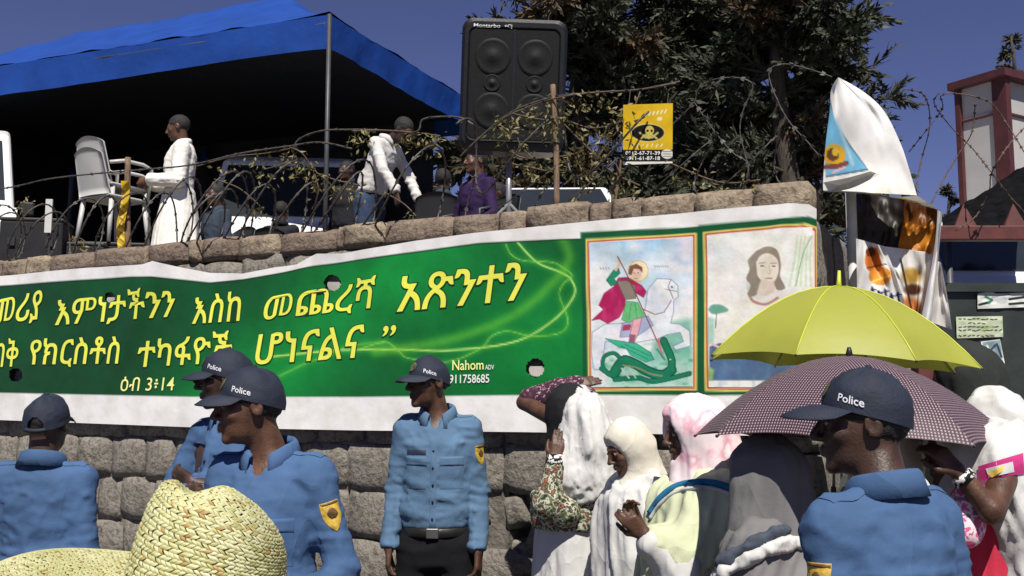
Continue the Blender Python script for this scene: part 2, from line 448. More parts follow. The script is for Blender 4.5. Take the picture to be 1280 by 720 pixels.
def stone_mesh(seed, n=6, bul=0.12, p=11.0):
    rr = random.Random(seed); V = []; F = []
    for i in range(n):
        for j in range(n):
            u = -1 + 2*i/(n-1); v = -1 + 2*j/(n-1)
            k = (abs(u)**p + abs(v)**p) ** (1/p); m_ = max(abs(u), abs(v), 1e-6); sc = m_/k if k > 0 else 1
            ed = max(abs(u), abs(v))
            x = u*sc*0.5 + n1(u*1.3+seed*3.1, v*1.3, 1.5)*0.045; z = v*sc*0.5 + n1(u*1.3+seed*2.3, v*1.3, 7.5)*0.045
            y = 0.08*ed**14 + n1(u*1.6+seed, v*1.6, 3.3)*bul*.8
            V.append((x, y, z))
    F = [(i*n+j, (i+1)*n+j, (i+1)*n+j+1, i*n+j+1) for i in range(n-1) for j in range(n-1)]
    rim = [i*n for i in range(n)] + [(n-1)*n+j for j in range(1, n)] + [i*n+n-1 for i in range(n-2, -1, -1)] + [j for j in range(n-2, 0, -1)]
    m0 = len(V)
    for r_ in rim: V.append((V[r_][0]*0.96, 1.0, V[r_][2]*0.96))
    k = len(rim)
    F += [(rim[a], m0+a, m0+(a+1) % k, rim[(a+1) % k]) for a in range(k)]
    me = bpy.data.meshes.new('stone'); me.from_pydata(V, [], F); me.update()
    bm = bmesh.new(); bm.from_mesh(me); bmesh.ops.recalc_face_normals(bm, faces=bm.faces); bm.to_mesh(me); bm.free()
    me.polygons.foreach_set('use_smooth', np.ones(len(me.polygons), dtype=bool))
    return me
STONES = [stone_mesh(k+1) for k in range(9)]; COPES = [stone_mesh(k+31, 6, 0.05, 24.0) for k in range(6)]
for me in STONES: me.materials.append(M_stone)
for me in COPES: me.materials.append(M_cope)
WROT = Matrix((WD, -WN, Vector((0, 0, 1)))).transposed()
wall = thing('stone_wall', 'rough grey stone retaining wall carrying the long banner', 'wall', wall_pt((S_L+S_R)/2, 0))
def stone(s, z, w_, h_, proud=0.0, meshes=STONES, rot=0.0, depth=0.22, name='stone', parent=None):
    o = bpy.data.objects.new(name, rnd.choice(meshes)); COL.objects.link(o)
    o.matrix_world = Matrix.Translation(wall_pt(s, z, proud)) @ WROT.to_4x4() @ Matrix.Rotation(rot, 4, 'Y') @ Matrix.Diagonal((w_ * rnd.choice((-1, 1)), depth, h_, 1))
    M = o.matrix_world.copy(); o.parent = parent or wall; o.matrix_parent_inverse = Matrix.Translation((parent or wall).location).inverted(); o.matrix_basis = M
    return o
zb0 = wall_sz(530, 268)[1] - 0.165
rows = [0.0, 0.30, 0.56, 0.83, 1.10, 1.355, 1.62, 1.86, 2.10, zb0]
HOLE = [wall_sz(x, y) for x, y in ((628, 612), (668, 606), (683, 622), (672, 650), (676, 690), (655, 712), (632, 700), (636, 650))]
hs0, hs1 = min(p[0] for p in HOLE), max(p[0] for p in HOLE); hz0, hz1 = min(p[1] for p in HOLE), max(p[1] for p in HOLE)
for k in range(len(rows)-1):
    z0, z1 = rows[k], rows[k+1]; s = S_L - 0.2 + rnd.random()*0.2
    while s < S_R - 0.05:
        w_ = rnd.uniform(0.20, 0.36) if s < wall_sz(380, 580)[0] else rnd.uniform(0.3, 0.55)
        if s + w_ > S_R - 0.12: w_ = S_R - s
        sc_, zc_ = s + w_/2, (z0+z1)/2
        if not (hs0 < sc_ < hs1+0.02 and hz0-0.05 < zc_ < hz1):
            stone(sc_, zc_ + rnd.uniform(-.012, .012), w_*0.99, (z1-z0)*rnd.uniform(0.95, 1.02), rnd.uniform(-0.012, 0.012), rot=rnd.uniform(-.04, .04))
        s += w_
# broken place in the wall with loose rubble
for (px, py, w_, h_, pr) in ((640, 640, .13, .17, -.02), (672, 668, .12, .20, -.01), (655, 690, .14, .09, -.04), (648, 706, .2, .1, 0.0), (634, 690, .1, .12, -.06), (660, 622, .12, .05, -.05), (640, 655, .09, .06, -.05)):
    s, z = wall_sz(px, py); stone(s, z, w_, h_, pr, rot=rnd.uniform(-.5, .5))
# coping, course by course along the top; widths follow the photograph
xs = [-200, -150, -95, -40, 0, 30, 62, 118, 175, 184, 235, 248, 295, 348, 420, 428, 478, 565, 620, 655, 735, 762, 800, 868, 940, 1014]
for a, c in zip(xs[:-1], xs[1:]):
    s0, s1 = wall_sz(a, 300)[0], wall_sz(c, 300)[0]
    if s1 > S_R: s1 = S_R
    stone((s0+s1)/2, (zb0+Z_TOP)/2 + rnd.uniform(-.008, .012), (s1-s0)*0.985, (Z_TOP-zb0)*rnd.uniform(.97, 1.06), rnd.uniform(-.01, .02), COPES, rnd.uniform(-.015, .015), 0.30, 'coping_stone')
# backing and side return
b = MB(); b.prism([plat_pt(S_L-0.4, 0.035, 0), plat_pt(hs0+.02, 0.035, 0), plat_pt(hs0+.04, 0.22, 0), plat_pt(hs1-.02, 0.22, 0), plat_pt(hs1, 0.035, 0), plat_pt(S_R-0.10, 0.035, 0), plat_pt(S_R-0.10, 0.255, 0), plat_pt(S_L-0.4, 0.255, 0)], (0, 0, Z_TOP-0.16))
b.build('mortar_core', M_mortar, wall)
# the wall turns the corner and runs back to the gate
def stone_side(d, z, w_, h_):
    o = bpy.data.objects.new('stone', rnd.choice(STONES)); COL.objects.link(o)
    Q = Matrix((BACK, -WD, Vector((0, 0, 1)))).transposed()
    p = wall_pt(S_R-0.015, z) + BACK*d; p.z = z
    o.parent = wall; o.matrix_parent_inverse = Matrix.Translation(wall.location).inverted()
    o.matrix_basis = Matrix.Translation(p) @ Q.to_4x4() @ Matrix.Diagonal((w_, 0.1, h_, 1))
for k in range(9):
    z0 = rows[k]; z1 = rows[k+1]; d = 0.24
    while d < 5.4:
        w_ = rnd.uniform(.3, .55); stone_side(d+w_/2, (z0+z1)/2, w_*.97, (z1-z0)*.97); d += w_

# ------------------------------------------------------------------ printing on vinyl: colours per vertex of a fine sheet
class Canvas:
    def __init__(s, X, Y, base):
        s.X = np.asarray(X, float); s.Y = np.asarray(Y, float); s.C = np.tile(np.array(base, float), (s.X.size, 1)).reshape(s.X.shape + (3,))
    def mix(s, a, col):
        a = np.clip(a, 0, 1)[..., None]; s.C = s.C*(1-a) + np.array(col, float)*a; return s
    def segd(s, pts, closed=False):
        d = np.full(s.X.shape, 1e9); P = list(pts) + ([pts[0]] if closed else [])
        for (ax, ay), (bx, by) in zip(P[:-1], P[1:]):
            dx, dy = bx-ax, by-ay; t = np.clip(((s.X-ax)*dx+(s.Y-ay)*dy)/(dx*dx+dy*dy+1e-9), 0, 1)
            d = np.minimum(d, np.hypot(s.X-ax-t*dx, s.Y-ay-t*dy))
        return d
    def line(s, pts, w_, col, a=1.0, soft=0.6): return s.mix(a*(0.5-(s.segd(pts)-w_/2)/soft), col)
    def glow(s, pts, w_, col, a=0.5): return s.mix(a*np.exp(-(s.segd(pts)/w_)**2), col)
    def inside(s, pts):
        ins = np.zeros(s.X.shape, bool); n = len(pts)
        for i in range(n):
            (ax, ay), (bx, by) = pts[i], pts[(i+1) % n]
            if ay == by: continue
            c = ((ay > s.Y) != (by > s.Y)) & (s.X < (bx-ax)*(s.Y-ay)/(by-ay)+ax); ins ^= c
        return ins
    def poly(s, pts, col, a=1.0, soft=0.8, edge=None):
        d = s.segd(pts, True); d = np.where(s.inside(pts), -d, d)
        s.mix(a*(0.5-d/soft), col)
        if edge: s.mix(0.8*(0.5-(np.abs(d)-0.4)/soft), edge)
        return s
    def oval(s, cx, cy, rx, ry, col, a=1.0, soft=0.08): return s.mix(a*(0.5-(np.hypot((s.X-cx)/rx, (s.Y-cy)/ry)-1)/soft), col)
    def grad(s, col, ycol): 
        t = np.clip((s.Y-ycol[0])/(ycol[1]-ycol[0]), 0, 1); return s.mix(t, col)
def smooth_path(pts, n=8):
    P = [np.array(p, float) for p in pts]; out = []
    for i in range(len(P)-1):
        p0, p1, p2, p3 = P[max(i-1, 0)], P[i], P[i+1], P[min(i+2, len(P)-1)]
        for k in range(n):
            t = k/n; out.append(0.5*((2*p1)+(-p0+p2)*t+(2*p0-5*p1+4*p2-p3)*t*t+(-p0+3*p1-3*p2+p3)*t**3))
    out.append(P[-1]); return [tuple(v) for v in out]
def print_mat(name, rough=0.45, bump=0.0, trans=0.0):
    m = bpy.data.materials.new(name); m.use_nodes = True; t = m.node_tree; b = t.nodes['Principled BSDF']
    a = t.nodes.new('ShaderNodeVertexColor'); a.layer_name = 'print'
    b.inputs['Roughness'].default_value = rough; b.inputs['Specular IOR Level'].default_value = 0.35
    n = t.nodes.new('ShaderNodeTexNoise'); n.inputs['Scale'].default_value = 9; n.inputs['Detail'].default_value = 8
    tc = t.nodes.new('ShaderNodeTexCoord'); t.links.new(tc.outputs['Object'], n.inputs['Vector'])
    r = t.nodes.new('ShaderNodeValToRGB'); r.color_ramp.elements[0].position = .3; r.color_ramp.elements[0].color = (.86, .84, .8, 1); r.color_ramp.elements[1].position = .6
    t.links.new(n.outputs['Fac'], r.inputs[0])
    mu = t.nodes.new('ShaderNodeMix'); mu.data_type = 'RGBA'; mu.blend_type = 'MULTIPLY'; mu.inputs[0].default_value = 1
    t.links.new(a.outputs['Color'], mu.inputs[6]); t.links.new(r.outputs[0], mu.inputs[7]); t.links.new(mu.outputs[2], b.inputs['Base Color'])
    if bump:
        bp = t.nodes.new('ShaderNodeBump'); bp.inputs['Distance'].default_value = bump
        n2 = t.nodes.new('ShaderNodeTexNoise'); n2.inputs['Scale'].default_value = 4; n2.inputs['Detail'].default_value = 5
        t.links.new(tc.outputs['Object'], n2.inputs['Vector']); t.links.new(n2.outputs['Fac'], bp.inputs['Height']); t.links.new(bp.outputs[0], b.inputs['Normal'])
    if trans:
        tr = t.nodes.new('ShaderNodeBsdfTranslucent'); t.links.new(mu.outputs[2], tr.inputs[0])
        mx = t.nodes.new('ShaderNodeMixShader'); mx.inputs[0].default_value = trans; out = t.nodes['Material Output']
        t.links.new(b.outputs[0], mx.inputs[1]); t.links.new(tr.outputs[0], mx.inputs[2]); t.links.new(mx.outputs[0], out.inputs[0])
    MATS[name] = m; return m
M_print = print_mat('printed_vinyl', 0.42, 0.008)
def sheet(name, P, C, parent, m=None, drop=None, label=None):
    """P (nu, nv, 3) world points, C (nu, nv, 3) sRGB 0..255"""
    nu, nv = P.shape[:2]; F = grid_faces(nu, nv)
    if drop is not None: F = F[~drop[:-1, :-1].reshape(-1)]
    o = mo(name, P.reshape(-1, 3), F, m or M_print, parent, True, label)
    c = np.clip(C.reshape(-1, 3)/255.0, 0, 1); c = np.where(c <= 0.04045, c/12.92, ((c+0.055)/1.055)**2.4)*0.8
    a = o.data.color_attributes.new('print', 'FLOAT_COLOR', 'POINT')
    a.data.foreach_set('color', np.concatenate([c, np.ones((len(c), 1))], 1).astype(np.float32).ravel())
    return o

# ------------------------------------------------------------------ the long banner
ban_top = [(-200,364),(0,345),(110,335),(180,331),(196,327),(225,334),(262,341),(305,342),(345,334),(372,331),(400,318),(430,317),(520,301),(600,291),(700,281),(800,271),(900,262),(985,255),(1012,256),(1022,262)]
grn_top = [(-200,374),(0,358),(100,351),(165,347),(196,347),(225,350),(262,354),(305,350),(345,343),(400,333),(500,318),(600,305),(700,300),(735,299),(870,290),(985,280),(1005,279),(1022,285)]
grn_bot = [(-200,488),(0,490),(240,495),(450,495),(620,493),(735,492),(880,493),(1022,491)]
ban_bot = [(-200,519),(0,525),(240,534),(450,538),(650,540),(850,543),(1022,546)]
def lerp_at(tab, x): return np.interp(x, [p[0] for p in tab], [p[1] for p in tab])
def ban_off(s, z):
    s = np.asarray(s, float); z = np.asarray(z, float)
    t = np.clip((z-1.45)/1.0, 0, 1)
    f = 0.045 + 0.016*vnoise(s*1.4+3, z*1.1, 0.5) + 0.016*t**2*vnoise(s*3.3+(z-2.3)*2.2, z*0.7, 9.5) + 0.004*vnoise(s*6, z*6, 2.2)
    for sx, a_, w_ in ((wall_sz(200, 340)[0], .03, .10), (wall_sz(395, 325)[0], .03, .12), (wall_sz(975, 300)[0], .018, .05)):
        f = f + a_*np.exp(-((s-sx+(2.35-z)*0.55)/w_)**2)*t**1.5
    return np.maximum(f, 0.02)
def on_b(px, py, lift=0.0):
    s, z = wall_sz(px, py, 0.04)
    return wall_pt(s, z, float(ban_off(s, z)) + lift)
cols = np.arange(-195, 1022.6, 1.75)
v1, v2, v3 = np.linspace(0, 1, 14), np.linspace(0, 1, 104), np.linspace(0, 1, 18)
PX, PY, BAND = [], [], []
for x in cols:
    y0, y1, y2, y3 = (lerp_at(t, x) for t in (ban_top, grn_top, grn_bot, ban_bot))
    PY.append(np.concatenate([y0+(y1-y0)*v1[:-1], y1+(y2-y1)*v2, y2+(y3-y2)*v3[1:]]))
PY = np.array(PY); PX = np.repeat(cols[:, None], PY.shape[1], 1)
nv = PY.shape[1]; isg = np.zeros(nv, bool); isg[13:13+104] = True
cv = Canvas(PX, PY, (247, 246, 244))
g = np.zeros(PX.shape, bool); g[:, isg] = True
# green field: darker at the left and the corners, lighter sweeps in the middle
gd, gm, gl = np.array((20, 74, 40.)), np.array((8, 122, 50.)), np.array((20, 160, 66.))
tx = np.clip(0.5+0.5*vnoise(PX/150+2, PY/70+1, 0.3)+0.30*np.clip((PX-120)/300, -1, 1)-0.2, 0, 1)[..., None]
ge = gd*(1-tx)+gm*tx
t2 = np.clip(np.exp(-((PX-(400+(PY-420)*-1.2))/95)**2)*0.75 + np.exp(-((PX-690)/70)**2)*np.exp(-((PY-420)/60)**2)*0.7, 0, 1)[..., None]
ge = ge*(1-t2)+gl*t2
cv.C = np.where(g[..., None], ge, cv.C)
def sw(pts, w_=1.6, col=(190, 235, 110), a=0.9, gl_=5, ga=0.25):
    p = smooth_path(pts); 
    cv.glow(p, gl_, (120, 215, 70), ga); cv.line(p, w_, col, a, 1.2)
sw([(340, 446), (420, 438), (500, 437), (560, 438), (640, 428), (690, 402), (718, 370), (715, 350), (700, 340), (672, 328), (648, 303)], 2.2, (200, 245, 130))
sw([(440, 440), (470, 430), (485, 428), (500, 440), (512, 448), (560, 452), (600, 436), (615, 420), (635, 414), (665, 420), (700, 416), (710, 400), (700, 370), (705, 355), (716, 345), (705, 335), (690, 328), (655, 326), (640, 318), (634, 306)], 1.4, (150, 225, 90), 0.8)
sw([(350, 470), (380, 455), (405, 446), (440, 432), (480, 428)], 1.3, (150, 225, 90), 0.7)
cv.glow(smooth_path([(470, 440), (560, 425), (640, 395), (690, 355), (712, 325), (705, 300)]), 7, (130, 215, 60), 0.5)
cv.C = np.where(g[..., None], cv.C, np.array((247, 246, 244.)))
# dark seam line above the green, striped frames of the two pictures
topd = np.abs(PY-lerp_at(grn_top, cols)[:, None])
cv.mix(np.clip(1.4-topd/1.1, 0, 1)*0.8, (15, 40, 28))
F1 = [(733, 299), (871, 291), (871, 488), (735, 489)]; F2 = [(879, 290), (1006, 279), (1023, 284), (1024, 490), (881, 489)]
for f in (F1, F2):
    cv.poly([(f[0][0]-6, f[0][1]-8)] + [(p[0]+4, p[1]-8) for p in f[1:-2]] + [(f[-2][0]+5, f[-2][1]+4), (f[-1][0]-6, f[-1][1]+4)], (18, 92, 52), 1.0, 1.5)
for f in (F1, F2):
    cv.poly(f, (240, 225, 120), 1, 1.2)
    q = lambda d: [(f[0][0]+d, f[0][1]+d)] + [(p[0]-d, p[1]+d) for p in f[1:-2]] + [(f[-2][0]-d, f[-2][1]-d), (f[-1][0]+d, f[-1][1]-d)]
    cv.poly(q(2.4), (196, 62, 40), 1, 1.0); cv.poly(q(4.4), (250, 235, 225), 1, 1.0)
PS, PZ = np.zeros(PX.shape), np.zeros(PX.shape)
rx = (PX-640)/FPX; ru = -(PY-360)/FPX; ry = math.cos(PITCH)-math.sin(PITCH)*ru; rz = math.sin(PITCH)+math.cos(PITCH)*ru
ow = W0 + WN*0.04
tt = (ow-CAM).dot(WN)/(rx*WN.x+ry*WN.y+rz*WN.z)
PS = (rx*tt+CAM.x-W0.x)*WD.x+(ry*tt-W0.y)*WD.y; PZ = CAM_H+rz*tt
OF = ban_off(PS, PZ)
def wall_arr(S, Z, O): return np.stack([W0.x+WD.x*S+WN.x*O, W0.y+WD.y*S+WN.y*O, Z], -1)
holes = [(415, 353, 10), (20, 468, 8.5), (668, 459, 11.5), (250, 473, 8.5), (137, 371, 6.5)]
drop = np.zeros(PX.shape, bool)
for hx, hy, hr in holes:
    d = np.hypot(PX-hx, PY-hy); drop |= d < hr
    near = (d > hr-1.3) & (d < hr+1.3)
banner = thing('fabric_banner', 'long green and white banner with yellow lettering and two pictures on the wall', 'banner', wall_pt((S_L+S_R)/2, 1.43, 0.05))
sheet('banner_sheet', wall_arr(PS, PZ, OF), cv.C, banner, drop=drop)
M_vinback = mat('vinyl_flap', (0.45, 0.42, 0.38), 0.6, 0.1, 8)
for hx, hy, hr in (holes[0], holes[2], holes[4]):
    pts = [on_b(hx+math.cos(a)*hr*0.85+1.5, hy+3+math.sin(a)*hr*0.75, -0.012) for a in [R(t) for t in range(-30, 211, 20)]]
    MB().prism(pts, WN*0.0015).build('vent_flap', M_vinback, banner)

# pictures as printed panels of their own
def panel(name, quad, n, paint, lift, label, wash=.02):
    """quad: four photo corners (tl, tr, br, bl)"""
    U, Vv = np.meshgrid(np.linspace(0, 1, n[0]), np.linspace(0, 1, n[1]), indexing='ij')
    q = np.array(quad, float)
    X = (q[0,0]*(1-U)+q[1,0]*U)*(1-Vv)+(q[3,0]*(1-U)+q[2,0]*U)*Vv; Y = (q[0,1]*(1-U)+q[1,1]*U)*(1-Vv)+(q[3,1]*(1-U)+q[2,1]*U)*Vv
    c = Canvas(X, Y, (250, 250, 250)); paint(c)
    gr = (vnoise(X/3.1, Y/2.2, 3)*.5+vnoise(X/8, Y/6, 8)*.5)[..., None]     # painterly unevenness and a sun-faded print
    c.C = c.C*(1-wash)+250*wash; c.C = np.clip(c.C*(1+.05*gr)+4*np.stack([vnoise(X/11, Y/9, 1), vnoise(X/9, Y/12, 4), vnoise(X/10, Y/10, 7)], -1), 0, 255)
    rx = (X-640)/FPX; ru = -(Y-360)/FPX; ry = math.cos(PITCH)-math.sin(PITCH)*ru; rz = math.sin(PITCH)+math.cos(PITCH)*ru
    tt = (ow-CAM).dot(WN)/(rx*WN.x+ry*WN.y+rz*WN.z)
    S = (rx*tt-W0.x)*WD.x+(ry*tt-W0.y)*WD.y; Z = CAM_H+rz*tt
    return sheet(name, wall_arr(S, Z, ban_off(S, Z)+lift), c.C, banner, label=label)
def zc(x0, y0, k): return lambda pts: [(x0+x/k, y0+y/k) for x, y in pts]
def paint1(c):
    z = zc(725, 290, 3.512); n = vnoise(c.X/22, c.Y/14, 2.0)
    c.mix(np.clip(0.75-(c.Y-300)/95+n*0.45, 0, 1), (150, 200, 235)); c.mix(np.clip(n-0.15, 0, 1), (255, 252, 250))
    c.mix(np.clip((c.X-825)/30, 0, 1)*np.clip(1-(c.Y-300)/50, 0, 1)*0.6, (235, 215, 235))
    c.poly(z([(330, 470), (390, 395), (495, 378), (495, 600), (300, 600)]), (140, 205, 185), .9, 8); c.poly(z([(40, 560), (495, 560), (495, 690), (40, 690)]), (176, 222, 205), .8, 10)
    c.mix(np.clip(vnoise(c.X/9, c.Y/5, 5)-.1, 0, 1)*np.clip((c.Y-420)/40, 0, 1), (60, 160, 120)); c.poly(z([(40, 590), (130, 600), (130, 690), (40, 690)]), (236, 240, 240), .8, 8)
    c.mix(.55*np.exp(-(np.hypot((c.X-822)/26, (c.Y-362)/26))**4), (150, 192, 222)); c.mix(.45*np.exp(-(np.hypot((c.X-760)/24, (c.Y-420)/22))**4), (160, 196, 214))
    H = [(55, 440), (110, 405), (200, 400), (270, 380), (288, 330), (300, 250), (340, 205), (400, 208), (430, 235), (432, 285), (412, 300), (412, 350), (398, 400), (440, 405), (482, 435), (486, 500), (420, 518), (410, 502), (455, 480), (440, 440), (380, 452), (340, 470), (280, 480), (200, 492), (112, 480), (98, 600), (62, 605), (50, 520)]
    c.poly(z(H), (244, 246, 249), 1, 1.0, (104, 114, 138)); c.mix(np.clip(vnoise(c.X/12, c.Y/9, 8), 0, 1)*.35*c.inside(z(H)), (150, 190, 215))
    c.line(z([(400, 210), (388, 240), (410, 292)]), 1, (120, 110, 110)); c.line(z([(280, 340), (330, 362), (370, 352), (402, 300)]), 1.2, (140, 110, 105), .9); c.line(z([(376, 252), (430, 262)]), .8, (130, 100, 100)); c.oval(*z([(404, 242)])[0], 1.4, 1.0, (50, 45, 45))
    c.poly(z([(185, 400), (300, 368), (322, 410), (250, 458), (176, 462)]), (176, 184, 214), 1, 1, (110, 110, 150)); c.poly(z([(190, 408), (225, 405), (220, 430), (185, 435)]), (170, 70, 90), .9)
    c.oval(*z([(258, 172)])[0], 12.2, 12.8, (252, 238, 196)); c.mix(.8*(np.abs(np.hypot((c.X-798.4)/12.2, (c.Y-339)/12.8)-1) < .06), (226, 190, 110))
    K = [(52, 388), (104, 340), (84, 322), (108, 270), (150, 240), (170, 203), (212, 200), (272, 235), (292, 262), (280, 288), (250, 270), (204, 260), (197, 330), (172, 375), (122, 402), (86, 382)]
    c.poly(z(K), (186, 28, 92), 1, 1, (110, 14, 54)); c.mix(np.clip(vnoise(c.X/5, c.Y/9, 1), 0, 1)*.6*c.inside(z(K)), (226, 74, 132))
    c.poly(z([(165, 215), (208, 213), (242, 236), (247, 292), (200, 297), (178, 250)]), (150, 135, 122), 1, .8, (90, 78, 70)); c.poly(z([(118, 212), (148, 170), (172, 158), (178, 182), (152, 206), (166, 226), (138, 238)]), (36, 142, 104), 1, .8, (16, 84, 62))
    c.line(z([(160, 168), (176, 140), (172, 122)]), 3, (238, 200, 176)); c.line(z([(168, 108), (200, 170), (345, 492)]), 1.3, (120, 70, 52))
    c.oval(*z([(248, 184)])[0], 6.6, 8.6, (240, 206, 182)); c.poly(z([(214, 185), (220, 150), (250, 140), (276, 156), (276, 180), (262, 164), (238, 162), (228, 190)]), (128, 90, 62), 1, .8)
    c.oval(*z([(240, 180)])[0], .9, .7, (60, 45, 40)); c.oval(*z([(258, 180)])[0], .9, .7, (60, 45, 40)); c.line(z([(243, 205), (254, 205)]), .7, (180, 90, 80))
    c.poly(z([(182, 385), (205, 303), (256, 310), (284, 370), (250, 382), (214, 398)]), (112, 202, 130), 1, .8, (50, 140, 80)); c.line(z([(225, 315), (215, 385)]), .8, (60, 150, 90)); c.line(z([(243, 315), (250, 378)]), .8, (60, 150, 90))
    c.poly(z([(234, 384), (272, 376), (258, 440), (238, 492), (216, 492), (222, 440)]), (232, 178, 182), 1, .8, (150, 90, 100)); c.poly(z([(218, 448), (246, 452), (238, 494), (214, 494)]), (150, 90, 110), .9)
    D = (22, 128, 92); E = (10, 78, 60)
    for wd, cc in ((6.5, E), (4.8, D)):
        c.line(smooth_path(z([(128, 622), (102, 592), (108, 548), (150, 532), (178, 562), (158, 596), (152, 610)])), wd*.8, cc); c.line(smooth_path(z([(150, 622), (190, 566), (240, 578), (300, 612), (360, 628), (402, 606)])), wd*2.0, cc)
        c.line(smooth_path(z([(384, 628), (404, 584), (398, 545), (380, 505), (368, 478)])), wd*1.5, cc); c.line(smooth_path(z([(155, 648), (250, 640), (330, 655), (480, 622)])), wd, cc); c.line(z([(96, 600), (130, 625)]), wd, cc)
    c.line(smooth_path(z([(190, 585), (250, 596), (310, 622), (360, 632)])), 2, (150, 150, 110), .9); c.line(z([(362, 548), (350, 500), (345, 476)]), 3.2, (214, 120, 130)); c.line(z([(372, 560), (340, 515)]), 2.2, (40, 150, 108))
    c.poly(z([(112, 468), (250, 490), (312, 530), (326, 560), (290, 572), (222, 540), (205, 512), (176, 508)]), (66, 186, 146), 1, .8, (20, 110, 90)); c.line(z([(180, 500), (300, 560)]), .8, (30, 120, 95)); c.line(z([(200, 494), (312, 545)]), .8, (30, 120, 95))
    c.oval(*z([(396, 560)])[0], 1, .8, (240, 240, 200)); c.line(z([(185, 600), (215, 640)]), 2.2, (200, 225, 215)); c.line(z([(220, 605), (245, 640)]), 1.6, (200, 225, 215))
    for x in (92, 104, 116, 128): c.line(z([(x, 156), (x+4, 165)]), .8, (90, 90, 120), .7)
    for x in range(328, 386, 9): c.line(z([(x, 148), (x+5, 155)]), .8, (90, 90, 120), .7)
def paint2(c):
    z = zc(870, 270, 3.43); n = vnoise(c.X/26, c.Y/10, 4.0)
    c.mix(np.clip(np.exp(-((c.Y-311)/12)**2)*(0.35+n*.5), 0, 1), (196, 218, 232)); c.mix(np.ones(c.X.shape)*.35, (252, 250, 232)); c.mix(np.clip((c.Y-345)/70, 0, 1)*.35, (252, 240, 226))
    for x0 in (428, 446, 462, 478, 494): c.line(smooth_path(z([(x0+8, 90), (x0-4, 190), (x0-26+(x0-428)*.4, 300)])), 2.4, (186, 214, 160), .75, 2.5)
    c.line(smooth_path(z([(500, 85), (462, 160), (430, 300)])), 1.2, (110, 150, 90), .9)
    c.mix(np.exp(-(np.hypot((c.X-959)/22, (c.Y-330)/25))**4)*.5, (252, 240, 190))
    c.poly(z([(60, 540), (180, 360), (250, 335), (300, 345), (360, 320), (440, 340), (500, 420), (500, 700), (60, 700)]), (252, 248, 236), 1, 4); c.line(smooth_path(z([(232, 345), (250, 368), (300, 378), (350, 352)])), 3, (176, 96, 86), .9, 2); c.poly(z([(300, 420), (400, 380), (480, 430), (480, 560), (280, 560)]), (226, 190, 176), .35, 10)
    hb = (128, 112, 92)
    c.poly(smooth_path(z([(262, 150), (310, 133), (352, 150), (366, 210), (362, 260), (384, 308), (350, 318), (330, 290), (280, 290), (268, 330), (240, 346), (222, 336), (236, 300), (218, 268), (232, 230), (226, 190), (262, 150)]), 4), hb, 1, 1.2)
    c.mix(np.clip(vnoise(c.X/2.5, c.Y/9, 6), 0, 1)*.35*(c.segd(z([(236, 200), (240, 330)])) < 6), (150, 130, 105))
    c.poly(smooth_path(z([(262, 200), (280, 172), (316, 162), (350, 186), (356, 232), (344, 272), (318, 298), (292, 286), (268, 256), (262, 200)]), 4), (248, 232, 212), 1, 1)
    c.poly(z([(282, 272), (336, 282), (340, 326), (300, 344), (262, 330)]), (238, 216, 196), 1, 2)
    for ex in (288, 336): c.oval(*z([(ex, 216)])[0], 2.6, 1.1, (120, 100, 88)); c.line(z([(ex-14, 204), (ex+12, 203)]), 1, (130, 106, 88), .9)
    c.line(z([(316, 214), (322, 246), (312, 250)]), .9, (200, 170, 150)); c.line(z([(300, 268), (326, 268)]), 1.6, (190, 116, 106))
    c.poly(smooth_path(z([(52, 400), (70, 380), (110, 382), (140, 404), (110, 416), (70, 420), (52, 400)]), 4), (70, 150, 120), 1, 2); c.line(z([(88, 415), (84, 480)]), 1.4, (110, 90, 70)); c.poly(z([(45, 430), (80, 440), (78, 540), (45, 560)]), (150, 210, 190), .8, 3)
    c.poly(z([(58, 560), (100, 545), (200, 560), (330, 560), (500, 560), (520, 705), (58, 705)]), (36, 74, 122), 1, 2); c.mix(np.clip(vnoise(c.X/6, c.Y/14, 3), 0, 1)*.45*(c.Y > 434), (78, 124, 168))
    c.line(smooth_path(z([(70, 548), (110, 566), (180, 568), (240, 575)])), 3, (230, 190, 180), .9); c.poly(z([(205, 590), (222, 566), (262, 575), (258, 598), (220, 604)]), (238, 216, 196), 1, 1); c.poly(z([(50, 640), (80, 660), (72, 705), (45, 705)]), (120, 180, 90), .7, 2)
panel('warrior_picture', [(738, 304.5), (866, 296.5), (866, 483), (740, 484)], (130, 186), paint1, 0.002, 'printed picture of a caped rider on a white horse over a green dragon')
panel('portrait_picture', [(884, 295), (1016, 284), (1018, 484), (886, 484)], (130, 186), paint2, 0.002, 'printed portrait of a brown haired figure in red and blue', .24)

# lettering
M_yel = mat('yellow_print', lin((228, 230, 84)), 0.45, 0.05, 4); M_dkg = mat('dark_green_print', lin((12, 62, 30)), 0.45, 0.05)
M_wpr = mat('white_print', (0.8, 0.8, 0.78), 0.45, 0.03); M_ylp = mat('pale_yellow_print', lin((240, 240, 150)), 0.45, 0.03)
def band_text(txt, p0, p1, hpx, m, outline=True, off=0.010, shear=0.16, name='lettering'):
    """p0, p1: photo pixels of the lettering's lower left and lower right corner; hpx heights at both ends"""
    ux = Vector((p1[0]-p0[0], p1[1]-p0[1]))
    def fn(u, v, lift):
        x = p0[0]+ux.x*u; y = p0[1]+ux.y*u-(hpx[0]*(1-u)+hpx[1]*u)*v
        return on_b(x, y, lift)
    o, b = text_on(name, txt, fn, m, banner, off, shear, lift=0.0046)
    if outline: text_on(name+'_outline', txt, fn, M_dkg, banner, off+0.022, shear, box=b, lift=0.003)
